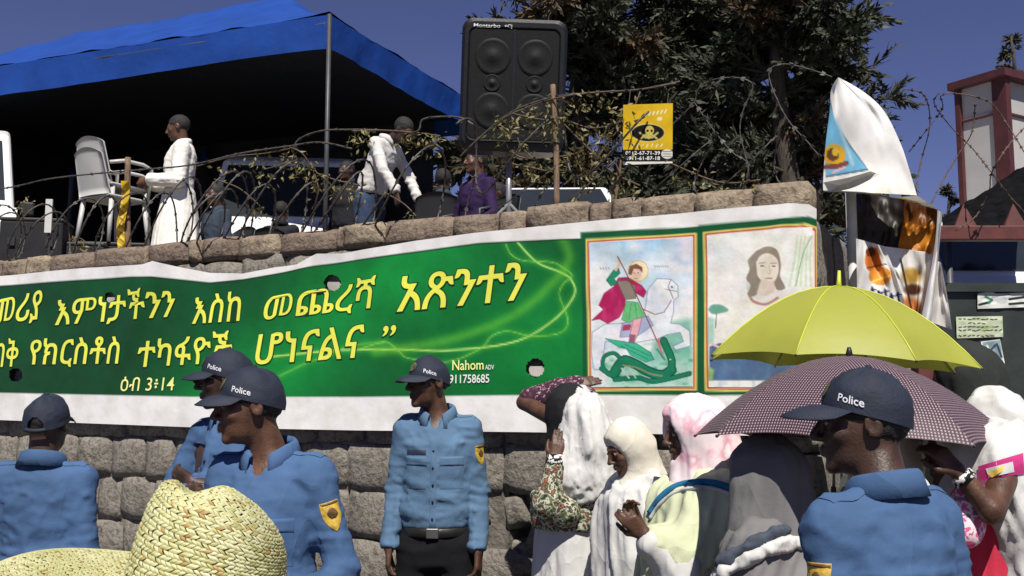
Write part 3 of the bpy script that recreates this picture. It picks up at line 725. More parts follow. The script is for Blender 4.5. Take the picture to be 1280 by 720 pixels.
for txt, a, c, h in (('መሪያ', (-8, 410), (55, 402), (34, 40)), ('እምነታችንን', (70, 410), (221, 399), (40, 42)), ('እስከ', (242, 405), (303, 401), (34, 38)), ('መጨረሻ', (331, 403), (472, 388), (36, 44)), ('አጽንተን', (497, 390), (660, 374), (44, 48))):
    band_text(txt, a, c, h, M_yel)
for txt, a, c, h in (('ብቅ', (-10, 459), (25, 458), (34, 36)), ('የክርስቶስ', (40, 459), (152, 458), (36, 38)), ('ተካፋዮች', (173, 459), (292, 453), (38, 40)), ('ሆነናልና', (321, 456), (456, 447), (38, 42))):
    band_text(txt, a, c, h, M_yel)
band_text('’', (479, 421), (486.5, 420), (13, 13), M_yel); band_text('’', (488.5, 420), (496, 419), (13, 13), M_yel)
band_text('ዕብ 3፥14', (152, 489), (219, 488), (18, 18), M_ylp, False, 0.004)
band_text('Nahom', (566, 463), (605, 462), (12.5, 12.5), M_ylp, False, 0.008, 0.0)
band_text('ADV', (607, 462), (618, 462), (6, 6), M_wpr, False, 0.006, 0.0)
band_text('0911758685', (557, 479.5), (612, 478.5), (11, 11), M_wpr, False, 0.010, 0.0)
# ------------------------------------------------------------------ people
def skin_mat(name, c):
    m = mat(name, c, 0.48, 0.26, 22, 0.0014, 160, spec=0.4)
    return m
SKIN_A = skin_mat('skin_warm_brown', (0.105, 0.048, 0.028)); SKIN_B = skin_mat('skin_deep_brown', (0.060, 0.030, 0.020)); SKIN_C = skin_mat('skin_dark_brown', (0.085, 0.040, 0.024))
M_hair = mat('black_hair', (0.012, 0.010, 0.009), 0.75, 0.3, 90, 0.004, 260)
M_eyew = mat('eye_white', (0.30, 0.25, 0.21), 0.5, 0.05); M_iris = mat('eye_iris', (0.02, 0.012, 0.008), 0.15, 0.05)
def cloth(name, col, var=0.10, bump=0.004, bs=16, rough=0.85, crease=.009, cscale=5.5, **k): return mat(name, col, rough, var, 5, min(bump, .0007), 90, spec=0.25, crease=crease, cscale=cscale, **k)

def head_group(Rh, hc, sc, fem=False, capped=False):
    """head in its own frame, face towards -y"""
    Mi = np.array(Rh.transposed())
    e = lambda c, r, M=None: ell(c, r, M)[0]
    c_ = lambda a, b, ra, rb=None: cap(a, b, ra, rb)[0]
    jw = 0.92 if fem else 1.0
    def f(x, y, z):
        px, py, pz = (x-hc[0])/sc, (y-hc[1])/sc, (z-hc[2])/sc
        X = Mi[0,0]*px+Mi[0,1]*py+Mi[0,2]*pz; Y = Mi[1,0]*px+Mi[1,1]*py+Mi[1,2]*pz; Z = Mi[2,0]*px+Mi[2,1]*py+Mi[2,2]*pz
        d = e((0, .018, .032 if not capped else .014), (.074, .094, .086) if not capped else (.070, .086, .078))(X, Y, Z)
        d = smin(d, e((0, -.022, -.025), (.060*jw, .070, .082))(X, Y, Z), .03)
        d = smin(d, e((0, -.030, -.078), (.044*jw, .052, .036))(X, Y, Z), .025)
        d = smin(d, e((0, -.076, -.100), (.020, .014, .014))(X, Y, Z), .02)
        Xa = np.abs(X)
        d = smin(d, e((.038, -.062, -.022), (.022, .020, .018))(Xa, Y, Z), .02)          # cheekbones
        d = smin(d, c_((0, -.088, .026), (.036, -.074, .024), .0085)(Xa, Y, Z), .014)      # brow
        d = smax(d, -e((.031, -.099, .006), (.017, .018, .011))(Xa, Y, Z), .012)           # eye sockets
        d = smin(d, e((.031, -.079, .006), (.0145, .012, .0105))(Xa, Y, Z), .002)
        d = smin(d, c_((0, -.092, .014), (0, -.113, -.026), .0065, .0115)(X, Y, Z), .010)
        d = smin(d, e((.013, -.100, -.031), (.0095, .012, .008))(Xa, Y, Z), .006)
        d = smin(d, c_((0, -.096, -.054), (.019, -.086, -.058), .0072, .004)(Xa, Y, Z), .008)
        d = smin(d, c_((0, -.094, -.067), (.017, -.085, -.064), .0082, .004)(Xa, Y, Z), .007)
        d = smax(d, -c_((0, -.106, -.0605), (.024, -.092, -.061), .0018)(Xa, Y, Z), .003)
        d = smin(d, e((.077, .012, -.004), (.009, .021, .031), Matrix.Rotation(R(10), 3, 'X'))(Xa, Y, Z), .006)
        d = smax(d, -e((.085, .006, -.001), (.006, .011, .018))(Xa, Y, Z), .005)
        return d*sc
    m = .15*sc
    return f, [v-m for v in hc], [v+m for v in hc]

def hand_prims(wr, d, n, side, curl=0.5, size=1.0, spread=0.12, thumb=0.7):
    """wr wrist, d direction of the fingers, n palm normal (fingers curl that way), side +1: thumb on d x n side"""
    d = Vector(d).normalized(); n = Vector(n); n = (n-d*n.dot(d)).normalized(); r = d.cross(n).normalized()*side
    out = []; wr = Vector(wr); s_ = size
    for k, (off, L0, ln) in enumerate(((.027, .086, .074), (.009, .090, .082), (-.009, .086, .076), (-.026, .078, .058))):
        kn = wr + (d*L0 + r*off)*s_
        out.append((cap(wr+r*off*.6*s_+d*.008, kn, .0135*s_, .0115*s_), .012))
        a = curl*(0.6 + .12*k); p = kn; dd = (d + r*off*spread*20*.05).normalized()
        for q, fr in enumerate((.46, .30, .24)):
            ang = a*(1.0 if q == 0 else 1.15)
            dd = (dd*math.cos(ang)+(n-dd*n.dot(dd)).normalized()*math.sin(ang)).normalized() if ang else dd
            p2 = p+dd*ln*fr*s_*1.02
            out.append((cap(p, p2, (.0092-.0008*q)*s_, (.0086-.0008*q)*s_), .003)); p = p2
    t0 = wr + (d*.022+r*.022)*s_; t1 = t0 + (d*.036*(.8)+r*.026+n*.012)*s_; t2 = t1+(d*(.03)+r*.010*(1-thumb)+n*.018*thumb)*s_; t3 = t2+(d*.022+n*.012*thumb)*s_
    out += [(cap(t0, t1, .014*s_, .0115*s_), .01), (cap(t1, t2, .0108*s_, .0098*s_), .004), (cap(t2, t3, .0098*s_, .0085*s_), .004)]
    return out

TZ = [.84, .95, 1.05, 1.15, 1.25, 1.35, 1.42, 1.475]
TM = dict(rx=[.142, .143, .130, .138, .152, .154, .122, .055], ry=[.105, .112, .100, .103, .114, .108, .085, .052], cy=[0, 0, 0, 0, 0, .006, .016, .02])
TF = dict(rx=[.165, .165, .130, .126, .136, .138, .105, .048], ry=[.115, .115, .096, .098, .112, .100, .078, .046], cy=[0, 0, 0, 0, -.004, .004, .016, .02])

class Person:
    def __init__(s, label, px, Y, yaw, H, fem=False, gz=0.0, skin=SKIN_A, head_yaw=0, head_pitch=0, head_roll=0, head_off=(0, 0, 0), lean=0.0, side=0.0, group=None, shoulder=None, name='person', slim=1.0):
        s.X = (px-640)/FPX*Y/ (math.cos(PITCH)) if False else at(px, 498, Y).x
        s.Y = Y; s.gz = gz; s.yaw = R(yaw); s.k = H/1.75; s.fem = fem; s.skin = skin; s.lean = lean; s.side = side
        s.root = thing(name, label, 'person', (s.X, s.Y, gz), group)
        s.RM = Matrix.Rotation(s.yaw, 3, 'Z')
        k = s.k; sh = (shoulder or (.142 if fem else .156))*k
        J = s.J = {}
        def ln(p): return Vector((p[0]+s.side*max(0, p[2]-.95*k), p[1]-s.lean*max(0, p[2]-.95*k), p[2]))
        s.ln = ln
        J['neck'] = ln((0, .018*k, 1.475*k)); J['head'] = ln((0, -.008*k, 1.632*k)) + Vector(head_off)
        for n_, sg in (('L', 1), ('R', -1)):
            J['sh'+n_] = ln((sg*sh, .015*k, 1.412*k)); J['el'+n_] = Vector((sg*(sh+.045*k), .035*k, 1.13*k)); J['wr'+n_] = Vector((sg*(sh+.05*k), -.045*k, .885*k))
            J['hip'+n_] = Vector((sg*.088*k, 0, .90*k)); J['kn'+n_] = Vector((sg*.10*k, -.015*k, .49*k)); J['an'+n_] = Vector((sg*.11*k, .02*k, .085*k))
            J['hd'+n_] = (Vector((0, -.12, -1)), Vector((-sg, 0, 0)), sg, 0.35)
        s.Rh = (Euler((R(head_pitch), 0, 0)).to_matrix())
        s.Rh = Matrix.Rotation(R(head_yaw), 3, 'Z') @ Matrix.Rotation(R(head_roll), 3, 'Y') @ Matrix.Rotation(R(head_pitch), 3, 'X')
        s.hs = k*(0.95 if fem else 1.0)
        s.T = {q: [v*(slim if q != 'cy' else 1) for v in (TF if fem else TM)[q]] for q in TM}
    def loc(s, px, py, Y):
        p = at(px, py, Y) - Vector((s.X, s.Y, s.gz)); return s.RM.transposed() @ p
    def W(s, V):
        V = np.asarray(V, float).reshape(-1, 3); return V @ np.array(s.RM).T + np.array((s.X, s.Y, s.gz))
    def w(s, p): return s.RM @ Vector(p) + Vector((s.X, s.Y, s.gz))
    def hp(s, p): return Vector(s.J['head']) + s.Rh @ (Vector(p)*s.hs)
    def torso(s, grow=0.0, z0=.84, z1=1.475, gy=None, flare=0.0):
        k = s.k; z = np.array(TZ); i = (z >= z0-1e-6) & (z <= z1+1e-6); z = z[i]
        cx = s.side*np.maximum(0, z-.95)*k; cy = np.array(s.T['cy'])[i]*k - s.lean*np.maximum(0, z-.95)*k
        return stack(z*k, (np.array(s.T['rx'])[i]+grow)*k, (np.array(s.T['ry'])[i]+(grow if gy is None else gy))*k, cx, cy)
    def body(s, hands='', head=True, hf=0.0055, h=.021):
        k = s.k; J = s.J; fine = []
        if head: fine.append(([v-.125*k for v in J['head']], [v+.125*k for v in J['head']]))
        for n_ in hands:
            c = J['wr'+n_] + Vector(J['hd'+n_][0]).normalized()*.08; fine.append(([v-.095 for v in c], [v+.095 for v in c]))
        P = [J[q] for q in J if not q.startswith('hd')]
        lo = [min(p[i] for p in P)-.22*k for i in range(3)]; hi = [max(p[i] for p in P)+.22*k for i in range(3)]; lo[2] = -.02
        f = Field(lo, hi, h, fine, hf)
        f.add(s.torso(0), .02)
        for n_ in 'LR':
            sg = 1 if n_ == 'L' else -1
            f.add(cap(J['neck']+Vector((sg*.03*k, 0, -.04*k)), J['sh'+n_], .046*k, .048*k), .04*k)
            f.add(cap(J['sh'+n_], J['el'+n_], .048*k, .038*k), .03*k); f.add(cap(J['el'+n_], J['wr'+n_], .037*k, .0255*k), .015*k)
            f.add(cap(J['hip'+n_], J['kn'+n_], .078*k, .052*k), .03*k); f.add(cap(J['kn'+n_], J['an'+n_], .050*k, .034*k), .02*k)
            an = J['an'+n_]; f.add(cap(an+Vector((0, .03*k, -.045*k)), an+Vector((sg*.02*k, -.13*k, -.055*k)), .034*k, .028*k), .03*k)
            d, n, side, curl = J['hd'+n_]
            for pr, kk in hand_prims(J['wr'+n_], d, n, side*1, curl, k*(.92 if s.fem else 1.0)): f.add(pr, kk)
        f.add(cap(J['neck']+Vector((0, .005, -.02)), s.hp((0, .022, -.05)), .058*k*(.86 if s.fem else 1), .053*k*(.86 if s.fem else 1)), .02*k)
        if head: f.add(head_group(s.Rh, J['head'], s.hs, s.fem, getattr(s, 'capped', False)), .018*k)
        V, Q = f.mesh(); V = relax(V, Q, 1, .35)
        s.bodyobj = mo('body', s.W(V), Q, s.skin, s.root)
        return s
    def eyes(s):
        for sg in (-1, 1):
            c = s.w(s.hp((sg*.031, -.0790, .006))); Q = s.RM @ s.Rh
            o = MB().sphere(c, (.0125*s.hs, .0118*s.hs, .0092*s.hs), 12, 8, Q).build('eye', M_eyew, s.root, True)
            MB().sphere(c+Q @ Vector((-.002*0, -.0088*s.hs, 0)), (.0056*s.hs, .004*s.hs, .0056*s.hs), 10, 6, Q).build('iris', M_iris, o, True)
        return s
    def hair(s, r=(.0795, .098, .090), low=-.05, m=None, front=.015, c=(0, .020, .034), amp=.002, top=None):
        hc = Vector((0, 0, 0)); f = Field((-.14, -.14, -.16), (.14, .17, .17), .0075)
        f.add(ell(c, r), 0); f.keep(lambda x, y, z: np.minimum(low-z, 0*x+9)+0*y); 
        f.keep(lambda x, y, z: np.minimum((-.062-y)*1.0+0*z, .052-z) + 0*x, .004)      # forehead
        f.keep(lambda x, y, z: np.minimum((front-.03-y), .012-z) + 0*x, .004)           # in front of the ears
        if top is not None: f.keep(lambda x, y, z: z-top+0*x+0*y)
        V, Q = f.mesh(); V = wrinkle(V, Q, amp, 60, seed=3)
        Hm = np.array(s.Rh); V = (V*s.hs) @ Hm.T + np.array(s.J['head'])
        return mo('hair', s.W(V), Q, m or M_hair, s.root)
    # --- garments
    def shirt(s, m, grow=.014, sleeve=(.056, .049, .039), z0=.978, amp=.008, vneck=True, h=.0095, name='shirt', cuff=1.0, seed=1.0, blouse=.006):
        k = s.k; J = s.J
        P = [J['sh'+a] for a in 'LR'] + [J['el'+a] for a in 'LR'] + [J['wr'+a] for a in 'LR'] + [J['neck'], Vector((0, 0, z0*k))]
        lo = [min(p[i] for p in P)-.2*k for i in range(3)]; hi = [max(p[i] for p in P)+.2*k for i in range(3)]
        f = Field(lo, hi, h); f.add(s.torso(grow, .84), .01)
        f.keep(lambda x, y, z: (z0*k-z)+0*x+0*y, .01)
        if blouse: f.add(stack([(z0+.002)*k, (z0+.05)*k, (z0+.12)*k, (z0+.2)*k], [.135*k, (.160+blouse)*k, (.158+blouse)*k, .14*k], [.10*k, (.122+blouse)*k, (.118+blouse)*k, .10*k], s.side*.1, -s.lean*.08), .02)
        for n_ in 'LR':
            sg = 1 if n_ == 'L' else -1
            f.add(cap(J['neck']+Vector((sg*.035*k, .002, -.042*k)), J['sh'+n_]+Vector((0, 0, .0)), .050*k, sleeve[0]*k*.95), .04*k)
            f.add(cap(J['sh'+n_], J['el'+n_], sleeve[0]*k, sleeve[1]*k), .035*k)
            e2 = J['el'+n_].lerp(J['wr'+n_], cuff); f.add(cap(J['el'+n_], e2, sleeve[1]*k, sleeve[2]*k), .02*k)
            dn = (J['wr'+n_]-J['el'+n_]).normalized(); q = e2+dn*.004
            f.cut((lambda x, y, z, q=q, dn=dn: -((x-q[0])*dn[0]+(y-q[1])*dn[1]+(z-q[2])*dn[2]), [v-.09*k for v in q], [v+.09*k for v in q]), .006)
        if vneck:
            nk = J['neck']; f.cut(ell((nk[0], nk[1]-.085*k, nk[2]-.005*k), (.028*k, .07*k, .052*k)), .01)
        f.cut(ell((J['neck'][0], J['neck'][1]-.01*k, J['neck'][2]+.05*k), (.070*k, .072*k, .078*k)), .008)
        V, Q = f.mesh(); V = relax(V, Q, 1, .4)
        dd_ = np.minimum(*[np.abs(V[:, 2]-(J['el'+a][2]-.02))+8*np.maximum(0, np.abs(V[:, 0]-J['el'+a][0])-.07*k) for a in 'LR']); V = V + normals(V, Q)*(np.clip(1-dd_/(.13*k), 0, 1)*(.0022*np.sin(V[:, 2]*150/k+4*vnoise(V[:, 0]*9, V[:, 1]*9, V[:, 2]*4+seed)))*(1 if amp else 0))[:, None]
        # gathered folds: long diagonal pulls on the trunk, rings on the sleeves
        V = wrinkle(V, Q, amp*.6, 7/k, (1.0, 1.0, 1.1), True, seed, sharp=2.6, shear=.35); V = wrinkle(V, Q, amp*.45, 15/k, (.7, .7, 1.8), True, seed+5)
        V = self_low(V, Q, z0*k, k, amp) if amp else V
        WV = s.W(V); o = mo(name, WV, Q, m, s.root); s.shirtobj = o
        s.bvh = BVHTree.FromPolygons([Vector(v) for v in WV], [tuple(q) for q in Q])
        return o
    def legs(s, m, r=(.098, .072, .062), zt=.99, name='trousers'):
        k = s.k; J = s.J; f = Field((-.3*k, -.28*k, .02), (.3*k, .28*k, 1.08*k), .016)
        f.add(stack([.80*k, .88*k, .95*k, zt*k], [.152*k, .158*k, .152*k, .143*k], [.115*k, .122*k, .118*k, .112*k]), .02)
        for n_ in 'LR': f.add(cap(J['hip'+n_]+Vector((0, 0, -.02)), J['kn'+n_], r[0]*k, r[1]*k), .03*k); f.add(cap(J['kn'+n_], J['an'+n_]+Vector((0, .01, -.02)), r[1]*k, r[2]*k), .03*k)
        V, Q = f.mesh(); V = wrinkle(V, Q, .006, 9, (1, 1, 1.5), seed=4)
        return mo(name, s.W(V), Q, m, s.root)
    def shoes(s, m):
        k = s.k
        for n_, sg in (('L', 1), ('R', -1)):
            an = s.J['an'+n_]; f = Field((-.4*k, -.35*k, -.02), (.4*k, .25*k, .2*k), .011)
            f.add(cap(an+Vector((0, .035*k, -.045*k)), an+Vector((sg*.025*k, -.15*k, -.05*k)), .046*k, .042*k), .02); f.add(cap(an+Vector((0, 0, 0)), an+Vector((0, 0, .03*k)), .05*k, .05*k), .02)
            f.keep(lambda x, y, z: (.004-z)+0*x+0*y); V, Q = f.mesh(); mo('shoe', s.W(V), Q, m, s.root)
    def belt(s, m, z=.955, h=.042, grow=.014):
        k = s.k; V = []; n = 40
        a = np.interp(z, TZ, s.T['rx'])+grow; b_ = np.interp(z, TZ, s.T['ry'])+grow+.006
        for i in range(n):
            t = 2*math.pi*i/n
            for g, dz in ((0, -h/2), (.005, -h/2+.004), (.005, h/2-.004), (0, h/2), (-.01, h/2), (-.01, -h/2)): V.append(s.w(((a+g)*k*math.cos(t), (b_+g)*k*math.sin(t), (z+dz)*k)))
        F = [(i*6+j, ((i+1) % n)*6+j, ((i+1) % n)*6+(j+1) % 6, i*6+(j+1) % 6) for i in range(n) for j in range(6)]
        return mo('belt', V, F, m, s.root)
    def patch(s, name, c, n, up, w_, h_, m, lift=.004, shape=None, nu=9, nv=9, parent=None, bvh=None, label=None):
        """a sewn-on piece that follows the garment below it; shape(v) -> half width factor, v 0 top .. 1 bottom"""
        n = (s.RM @ Vector(n)).normalized(); up = s.RM @ Vector(up); up = (up-n*up.dot(n)).normalized(); r = up.cross(n); c = s.w(c); V = []
        bv = bvh or s.bvh
        for i in range(nu):
            for j in range(nv):
                u = -1+2*i/(nu-1); v = j/(nv-1); hw = shape(v) if shape else 1.0
                p = c + r*u*hw*w_/2 + up*(.5-v)*h_
                hit = bv.ray_cast(p+n*.25, -n, .6)
                q = hit[0] if hit[0] is not None else p
                e = 0.2 if i in (0, nu-1) or j in (0, nv-1) else 1.0
                V.append(q+n*(lift*e+.0012))
        F = [(i*nv+j, i*nv+j+1, (i+1)*nv+j+1, (i+1)*nv+j) for i in range(nu-1) for j in range(nv-1)]
        o = mo(name, V, F, m, parent or s.root, True, label)
        return o, (c, n, up, r)
    def patch_text(s, txt, frame, du, dv, w_, h_, m, parent, lift=.007, off=.01, bvh=None):
        c, n, up, r = frame; bv = bvh or s.bvh
        def fn(u, v, l):
            p = c+r*(du+(u-.5)*w_)+up*(dv+(v-.5)*h_); hit = bv.ray_cast(p+n*.25, -n, .6); q = hit[0] if hit[0] is not None else p
            return q+n*lift
        return text_on('lettering', txt, fn, m, parent, off)
    def collar(s, m, gap=24, rise=.040, fall=.060, out=.030, rx=.070, ry=.072, tip=.03):
        k = s.k; nk = s.J['neck']; V = []; n = 34
        a0 = -90+gap; a1 = 270-gap
        for i in range(n):
            a = R(a0+(a1-a0)*i/(n-1)); cz = math.sin(a); fr = max(0, -cz)
            x, y = math.cos(a), math.sin(a)
            b0 = Vector((nk[0]+x*rx*k, nk[1]+y*ry*k-.004*k, nk[2]+(.006+.016*cz)*k - fr**3*.030*k))
            o_ = Vector((x, y, 0))
            tp = fr**4*tip*k
            V += [b0+o_*-.002, b0+Vector((0, 0, rise*k*.95))-o_*.002, b0+Vector((0, 0, rise*k))+o_*.005*k, b0+Vector((0, 0, rise*k*.8))+o_*.013*k,
                  b0+o_*(out*k)+Vector((0, 0, (rise-fall)*k-tp)), b0+o_*(out*k-.005)+Vector((0, 0, (rise-fall)*k-tp-.001)), b0+o_*(.008*k)+Vector((0, 0, rise*k*.5))]
        F = [(i*7+j, (i+1)*7+j, (i+1)*7+(j+1) % 7, i*7+(j+1) % 7) for i in range(n-1) for j in range(7)] + [tuple(range(7)), tuple(reversed(range((n-1)*7, n*7)))]
        o = mo('collar', [s.w(v) for v in V], F, m, s.root)
        bm = bmesh.new(); bm.from_mesh(o.data); bmesh.ops.recalc_face_normals(bm, faces=bm.faces); bm.to_mesh(o.data); bm.free()
        return o
    # --- police cap, in the head's frame
    def cap(s, m, mvis, mtxt=None, text=True, mbadge=None, tilt=4, opening=False, lift=.0, peak=.075):
        Rc = s.RM @ s.Rh @ Matrix.Rotation(R(-tilt), 3, 'X'); hc = s.w(s.J['head']); k = s.hs
        def cr(th, t, g=0.0):
            """th: 0 person's left, -90 deg front; t 0 rim .. 1 crown top"""
            fr = max(0.0, -math.sin(th)); bk = max(0.0, math.sin(th))
            rr = ((1-t**(2.3-.35*fr))**.5 if t < 1 else 0)*(1-.05*bk*(1-t)**3)
            zb = .004-.024*math.sin(th); z = zb + (.119+.004*fr-zb)*(t**.95)
            return hc + Rc @ Vector(((.0845+g)*rr*math.cos(th), ((.1045+g)*rr*math.sin(th)+.0125), z+lift+g*t))*k
        n, q = (96, 30) if opening else (44, 14); V = []
        for i in range(n):
            th = 2*math.pi*i/n
            for j in range(q):
                t = 0.995*j/(q-1)
                seam = .0014*(abs(math.sin(th*3+.5)))**.25 + .0075*n1(math.cos(th)*1.5+s.X*3, math.sin(th)*1.5, t*2.5)*t + .002*n1(th*4, t*8, s.X*5)
                V.append(cr(th, t, seam-.001))
        V.append(cr(0, 1.0)); top = len(V)-1
        F = []
        for i in range(n):
            th = (i+.5)*2*math.pi/n
            for j in range(q-1):
                if opening and abs(th-math.pi/2) < .42 and j < 11 and ((th-math.pi/2)/.42)**2+((j+.5)/11)**2 < 1: continue
                F.append((i*q+j, ((i+1) % n)*q+j, ((i+1) % n)*q+j+1, i*q+j+1))
            F.append((i*q+q-1, ((i+1) % n)*q+q-1, top))
        root = thing_part('police_cap', s.root) if False else None
        crown = mo('cap_crown', V, F, m, s.root)
        # peak
        VV = []; nu, nv_ = 19, 6
        for i in range(nu):
            th = R(-90+(-62+124*i/(nu-1))); e = 1-abs(-1+2*i/(nu-1))**2.6
            b0 = cr(th, 0.02, .0015)
            for j in range(nv_):
                r_ = j/(nv_-1); sd = -1+2*i/(nu-1)
                f_ = Rc @ Vector((.010*sd*r_, -peak*e*r_, (-.030*r_ - .018*sd*sd*r_)*e**.6 + .008*math.sin(r_*3.1)*e))*k
                VV.append(b0+f_)
        nn = len(VV); VV += [v - Rc @ Vector((0, 0, .0035))*k for v in VV]
        FF = [(i*nv_+j, i*nv_+j+1, (i+1)*nv_+j+1, (i+1)*nv_+j) for i in range(nu-1) for j in range(nv_-1)]
        FF += [tuple(x+nn for x in reversed(f)) for f in FF]
        rim = [i*nv_+nv_-1 for i in range(nu)]; FF += [(rim[i], rim[i]+nn, rim[i+1]+nn, rim[i+1]) for i in range(nu-1)]
        mo('cap_peak', VV, FF, mvis, s.root)
        MB().sphere(cr(0, 1.0, .001), .008*k, 10, 6).build('cap_button', m, s.root, True)
        if opening:
            pts = [cr(math.pi/2+R(-30+60*i/8), 0.02, .001) for i in range(9)]
            MB().tube(pts, .008, 6).build('cap_strap', mvis, s.root, True)
        if text and mtxt:
            def fn(u, v, l): return cr(R(-47+35*u), .17+.17*v-.03*u, .0022)
            text_on('lettering', 'Police', fn, mtxt, crown, .012)
        if mbadge:
            V = []; 
            for a in range(10):
                for b_ in range(8):
                    u, v = -1+2*a/9, b_/7; V.append(cr(R(-90+17*u*(1-.75*abs(2*v-1)**3)), .18+.42*v, .003))
            F = [(a*8+b_, (a+1)*8+b_, (a+1)*8+b_+1, a*8+b_+1) for a in range(9) for b_ in range(7)]
            mo('cap_badge', V, F, mbadge, s.root)
        return crown
def self_low(V, Q, z0, k, amp):
    """fabric bunched above the belt: nearly level creases fading upwards"""
    N = normals(V, Q); t = np.clip(1-(V[:,2]-z0)/(.28*k), 0, 1)*(np.abs(V[:,0]) < .19*k)
    a = vnoise(V[:,0]*5+V[:,2]*9, V[:,1]*5, V[:,2]*26); b = vnoise(V[:,0]*4-V[:,2]*12, V[:,1]*4+3, V[:,2]*19)
    return V + N*((((1-2*np.abs(a))*.6+(1-2*np.abs(b))*.4)*amp*1.9*t))[:, None]

# ---- police officers
def denim(name, col):
    return mat(name, col, 0.85, 0.16, 7, 0.010, 13, sheen=0.1, stretch=(1, 1, .8))
M_blue = cloth('police_shirt_blue', (0.050, 0.102, 0.208), 0.12, .007, 15, crease=.008); M_blue2 = cloth('faded_police_shirt_blue', (0.082, 0.150, 0.245), 0.12, .007, 15, crease=.007)
M_navy = cloth('police_trouser_navy', (0.004, 0.0045, 0.007), 0.2, .006, 14)
M_cap = mat('cap_navy', (0.008, 0.0135, 0.030), 0.8, 0.12, 30, .0015, 150); M_peak = mat('cap_peak_navy', (0.009, 0.0145, 0.031), 0.75, 0.1, 30, .001, 160)
M_stitch = mat('white_stitching', (0.62, 0.62, 0.66), .6, .05); M_gold = mat('gold_thread', (0.55, 0.36, 0.05), .5, .25, 60, .002, 90); M_goldb = mat('dark_thread', (0.10, 0.05, 0.01), .6, .2, 60)
M_leather = mat('black_leather', (0.012, 0.011, 0.010), .45, .2, 20, .001, 60); M_steel = mat('buckle_steel', (0.45, 0.43, 0.40), .35, .1, metal=1.0); M_tagd = mat('name_tape', (0.015, 0.02, 0.05), .7, .1)
M_capbadge = mat('cap_badge_thread', (0.10, 0.095, 0.04), .7, .5, 70, .002, 120)
def shield(v): return 1.0 if v < .35 else max(.06, math.cos((v-.35)/.65*math.pi/2)**.75)
def officer(label, px, Y, yaw, H, skin, **kw):
    opt = dict(hands='', opening=False, text=True, eyes=True, badge=True, tilt=4, captext=True, caplift=0.0, pose=None, seed=1.0, front=True, peak=.075, shirt=None)
    for q in list(kw):
        if q in opt: opt[q] = kw.pop(q)
    mb = opt['shirt'] or M_blue
    p = Person(label, px, Y, yaw, H, skin=skin, **kw)
    if opt['pose']: opt['pose'](p)
    p.capped = True; p.body(opt['hands']); p.hair(front=.02, top=None if opt['opening'] else .03, r=(.074, .090, .078) if opt['opening'] else (.0785, .096, .086), c=(0, .018, .022))
    if opt['eyes']: p.eyes()
    p.shirt(mb, seed=opt['seed']); p.collar(mb); p.legs(M_navy); p.shoes(M_leather); p.belt(M_leather)
    p.cap(M_cap, M_peak, M_stitch, opt['captext'], M_capbadge if opt['badge'] else None, opt['tilt'], opt['opening'], opt['caplift'], opt['peak'])
    k = p.k; J = p.J
    for n_, sg in (('L', 1), ('R', -1)):
        # epaulette
        a = J['neck']+Vector((sg*.075*k, 0, 0)); b_ = J['sh'+n_]+Vector((sg*.02*k, 0, .06*k)); mid = (a+b_)/2
        p.patch('epaulette', mid, (sg*.25, 0, 1), (-sg, 0, .1), .046*k, .115*k, mb, .006, nv=7)
        # sleeve shield
        up = (J['sh'+n_]-J['el'+n_]).normalized(); c = J['sh'+n_].lerp(J['el'+n_], .42)
        n = Vector((sg*.8, -.75, 0.05)) if abs(yaw) < 90 else Vector((sg, .15, .05))
        if n_ == 'L':
            bd, fr = p.patch('sleeve_badge', c, n, up, .062*k, .092*k, M_gold, .003, shield)
            p.patch('badge_emblem', c+up*.01, n, up, .038*k, .038*k, M_goldb, .0055, lambda v: math.sin(max(.05, v)*3.0+.05), parent=bd)
            p.patch('badge_rim', c+up*.040*k, n, up, .060*k, .008*k, M_goldb, .0055, parent=bd, nv=3)
    if opt['front']:
        for sg in (1, -1):
            c = Vector((sg*.082*k, -.1, 1.255*k)); c = p.ln(c)
            p.patch('pocket', c+Vector((0, 0, -.045*k)), (sg*.1, -1, 0), (0, 0, 1), .105*k, .12*k, mb, .0035)
            p.patch('pocket_flap', c+Vector((0, 0, .018*k)), (sg*.1, -1, 0), (0, 0, 1), .11*k, .042*k, mb, .0085, lambda v: 1-.0*v)
        nt_, fr = p.patch('name_tape', p.ln(Vector((-.082*k, -.1, 1.312*k))), (-.1, -1, 0), (0, 0, 1), .10*k, .022*k, M_tagd, .004, nv=4)
        p.patch('placket', p.ln(Vector((0, -.1, 1.16*k))), (0, -1, 0), (0, 0, 1), .030*k, .40*k, mb, .0035, nu=5, nv=21)
        for i in range(5):
            pt = p.w(p.ln(Vector((0, -.1, (1.32-.075*i)*k)))); d = p.RM @ Vector((0, -1, 0)); hit = p.bvh.ray_cast(pt+d*.25, -d, .6)
            if hit[0] is not None: MB().sphere(hit[0]+d*.006, .0055, 8, 5).build('button', M_tagd, p.root, True)
        bz = p.w(Vector((0, -(.1115+.021)*k, .955*k))); MB().box(bz, (.058, .012, .046), p.yaw).build('belt_buckle', M_steel, p.root, bevel=.004)
    return p
def pose_c(p):
    k = p.k
    p.J['elL'] = Vector((.192*k, .03*k, 1.13*k)); p.J['wrL'] = Vector((.200*k, -.06*k, .875*k)); p.J['elR'] = Vector((-.192*k, .03*k, 1.13*k)); p.J['wrR'] = Vector((-.210*k, -.05*k, .88*k))
    p.J['hdL'] = (Vector((0, -.15, -1)), Vector((-1, 0.2, 0)), 1, .45); p.J['hdR'] = (Vector((-.02, -.15, -1)), Vector((1, .2, 0)), -1, .4)
O_C = officer('police officer standing upright before the wall, facing front with head turned aside, belt showing', 547, 4.85, -4, 1.80, SKIN_C, head_yaw=-48, head_pitch=3, head_off=(-.045, -.01, 0), shoulder=.146, slim=.96, hands='LR', pose=pose_c, seed=2.0, shirt=M_blue2)
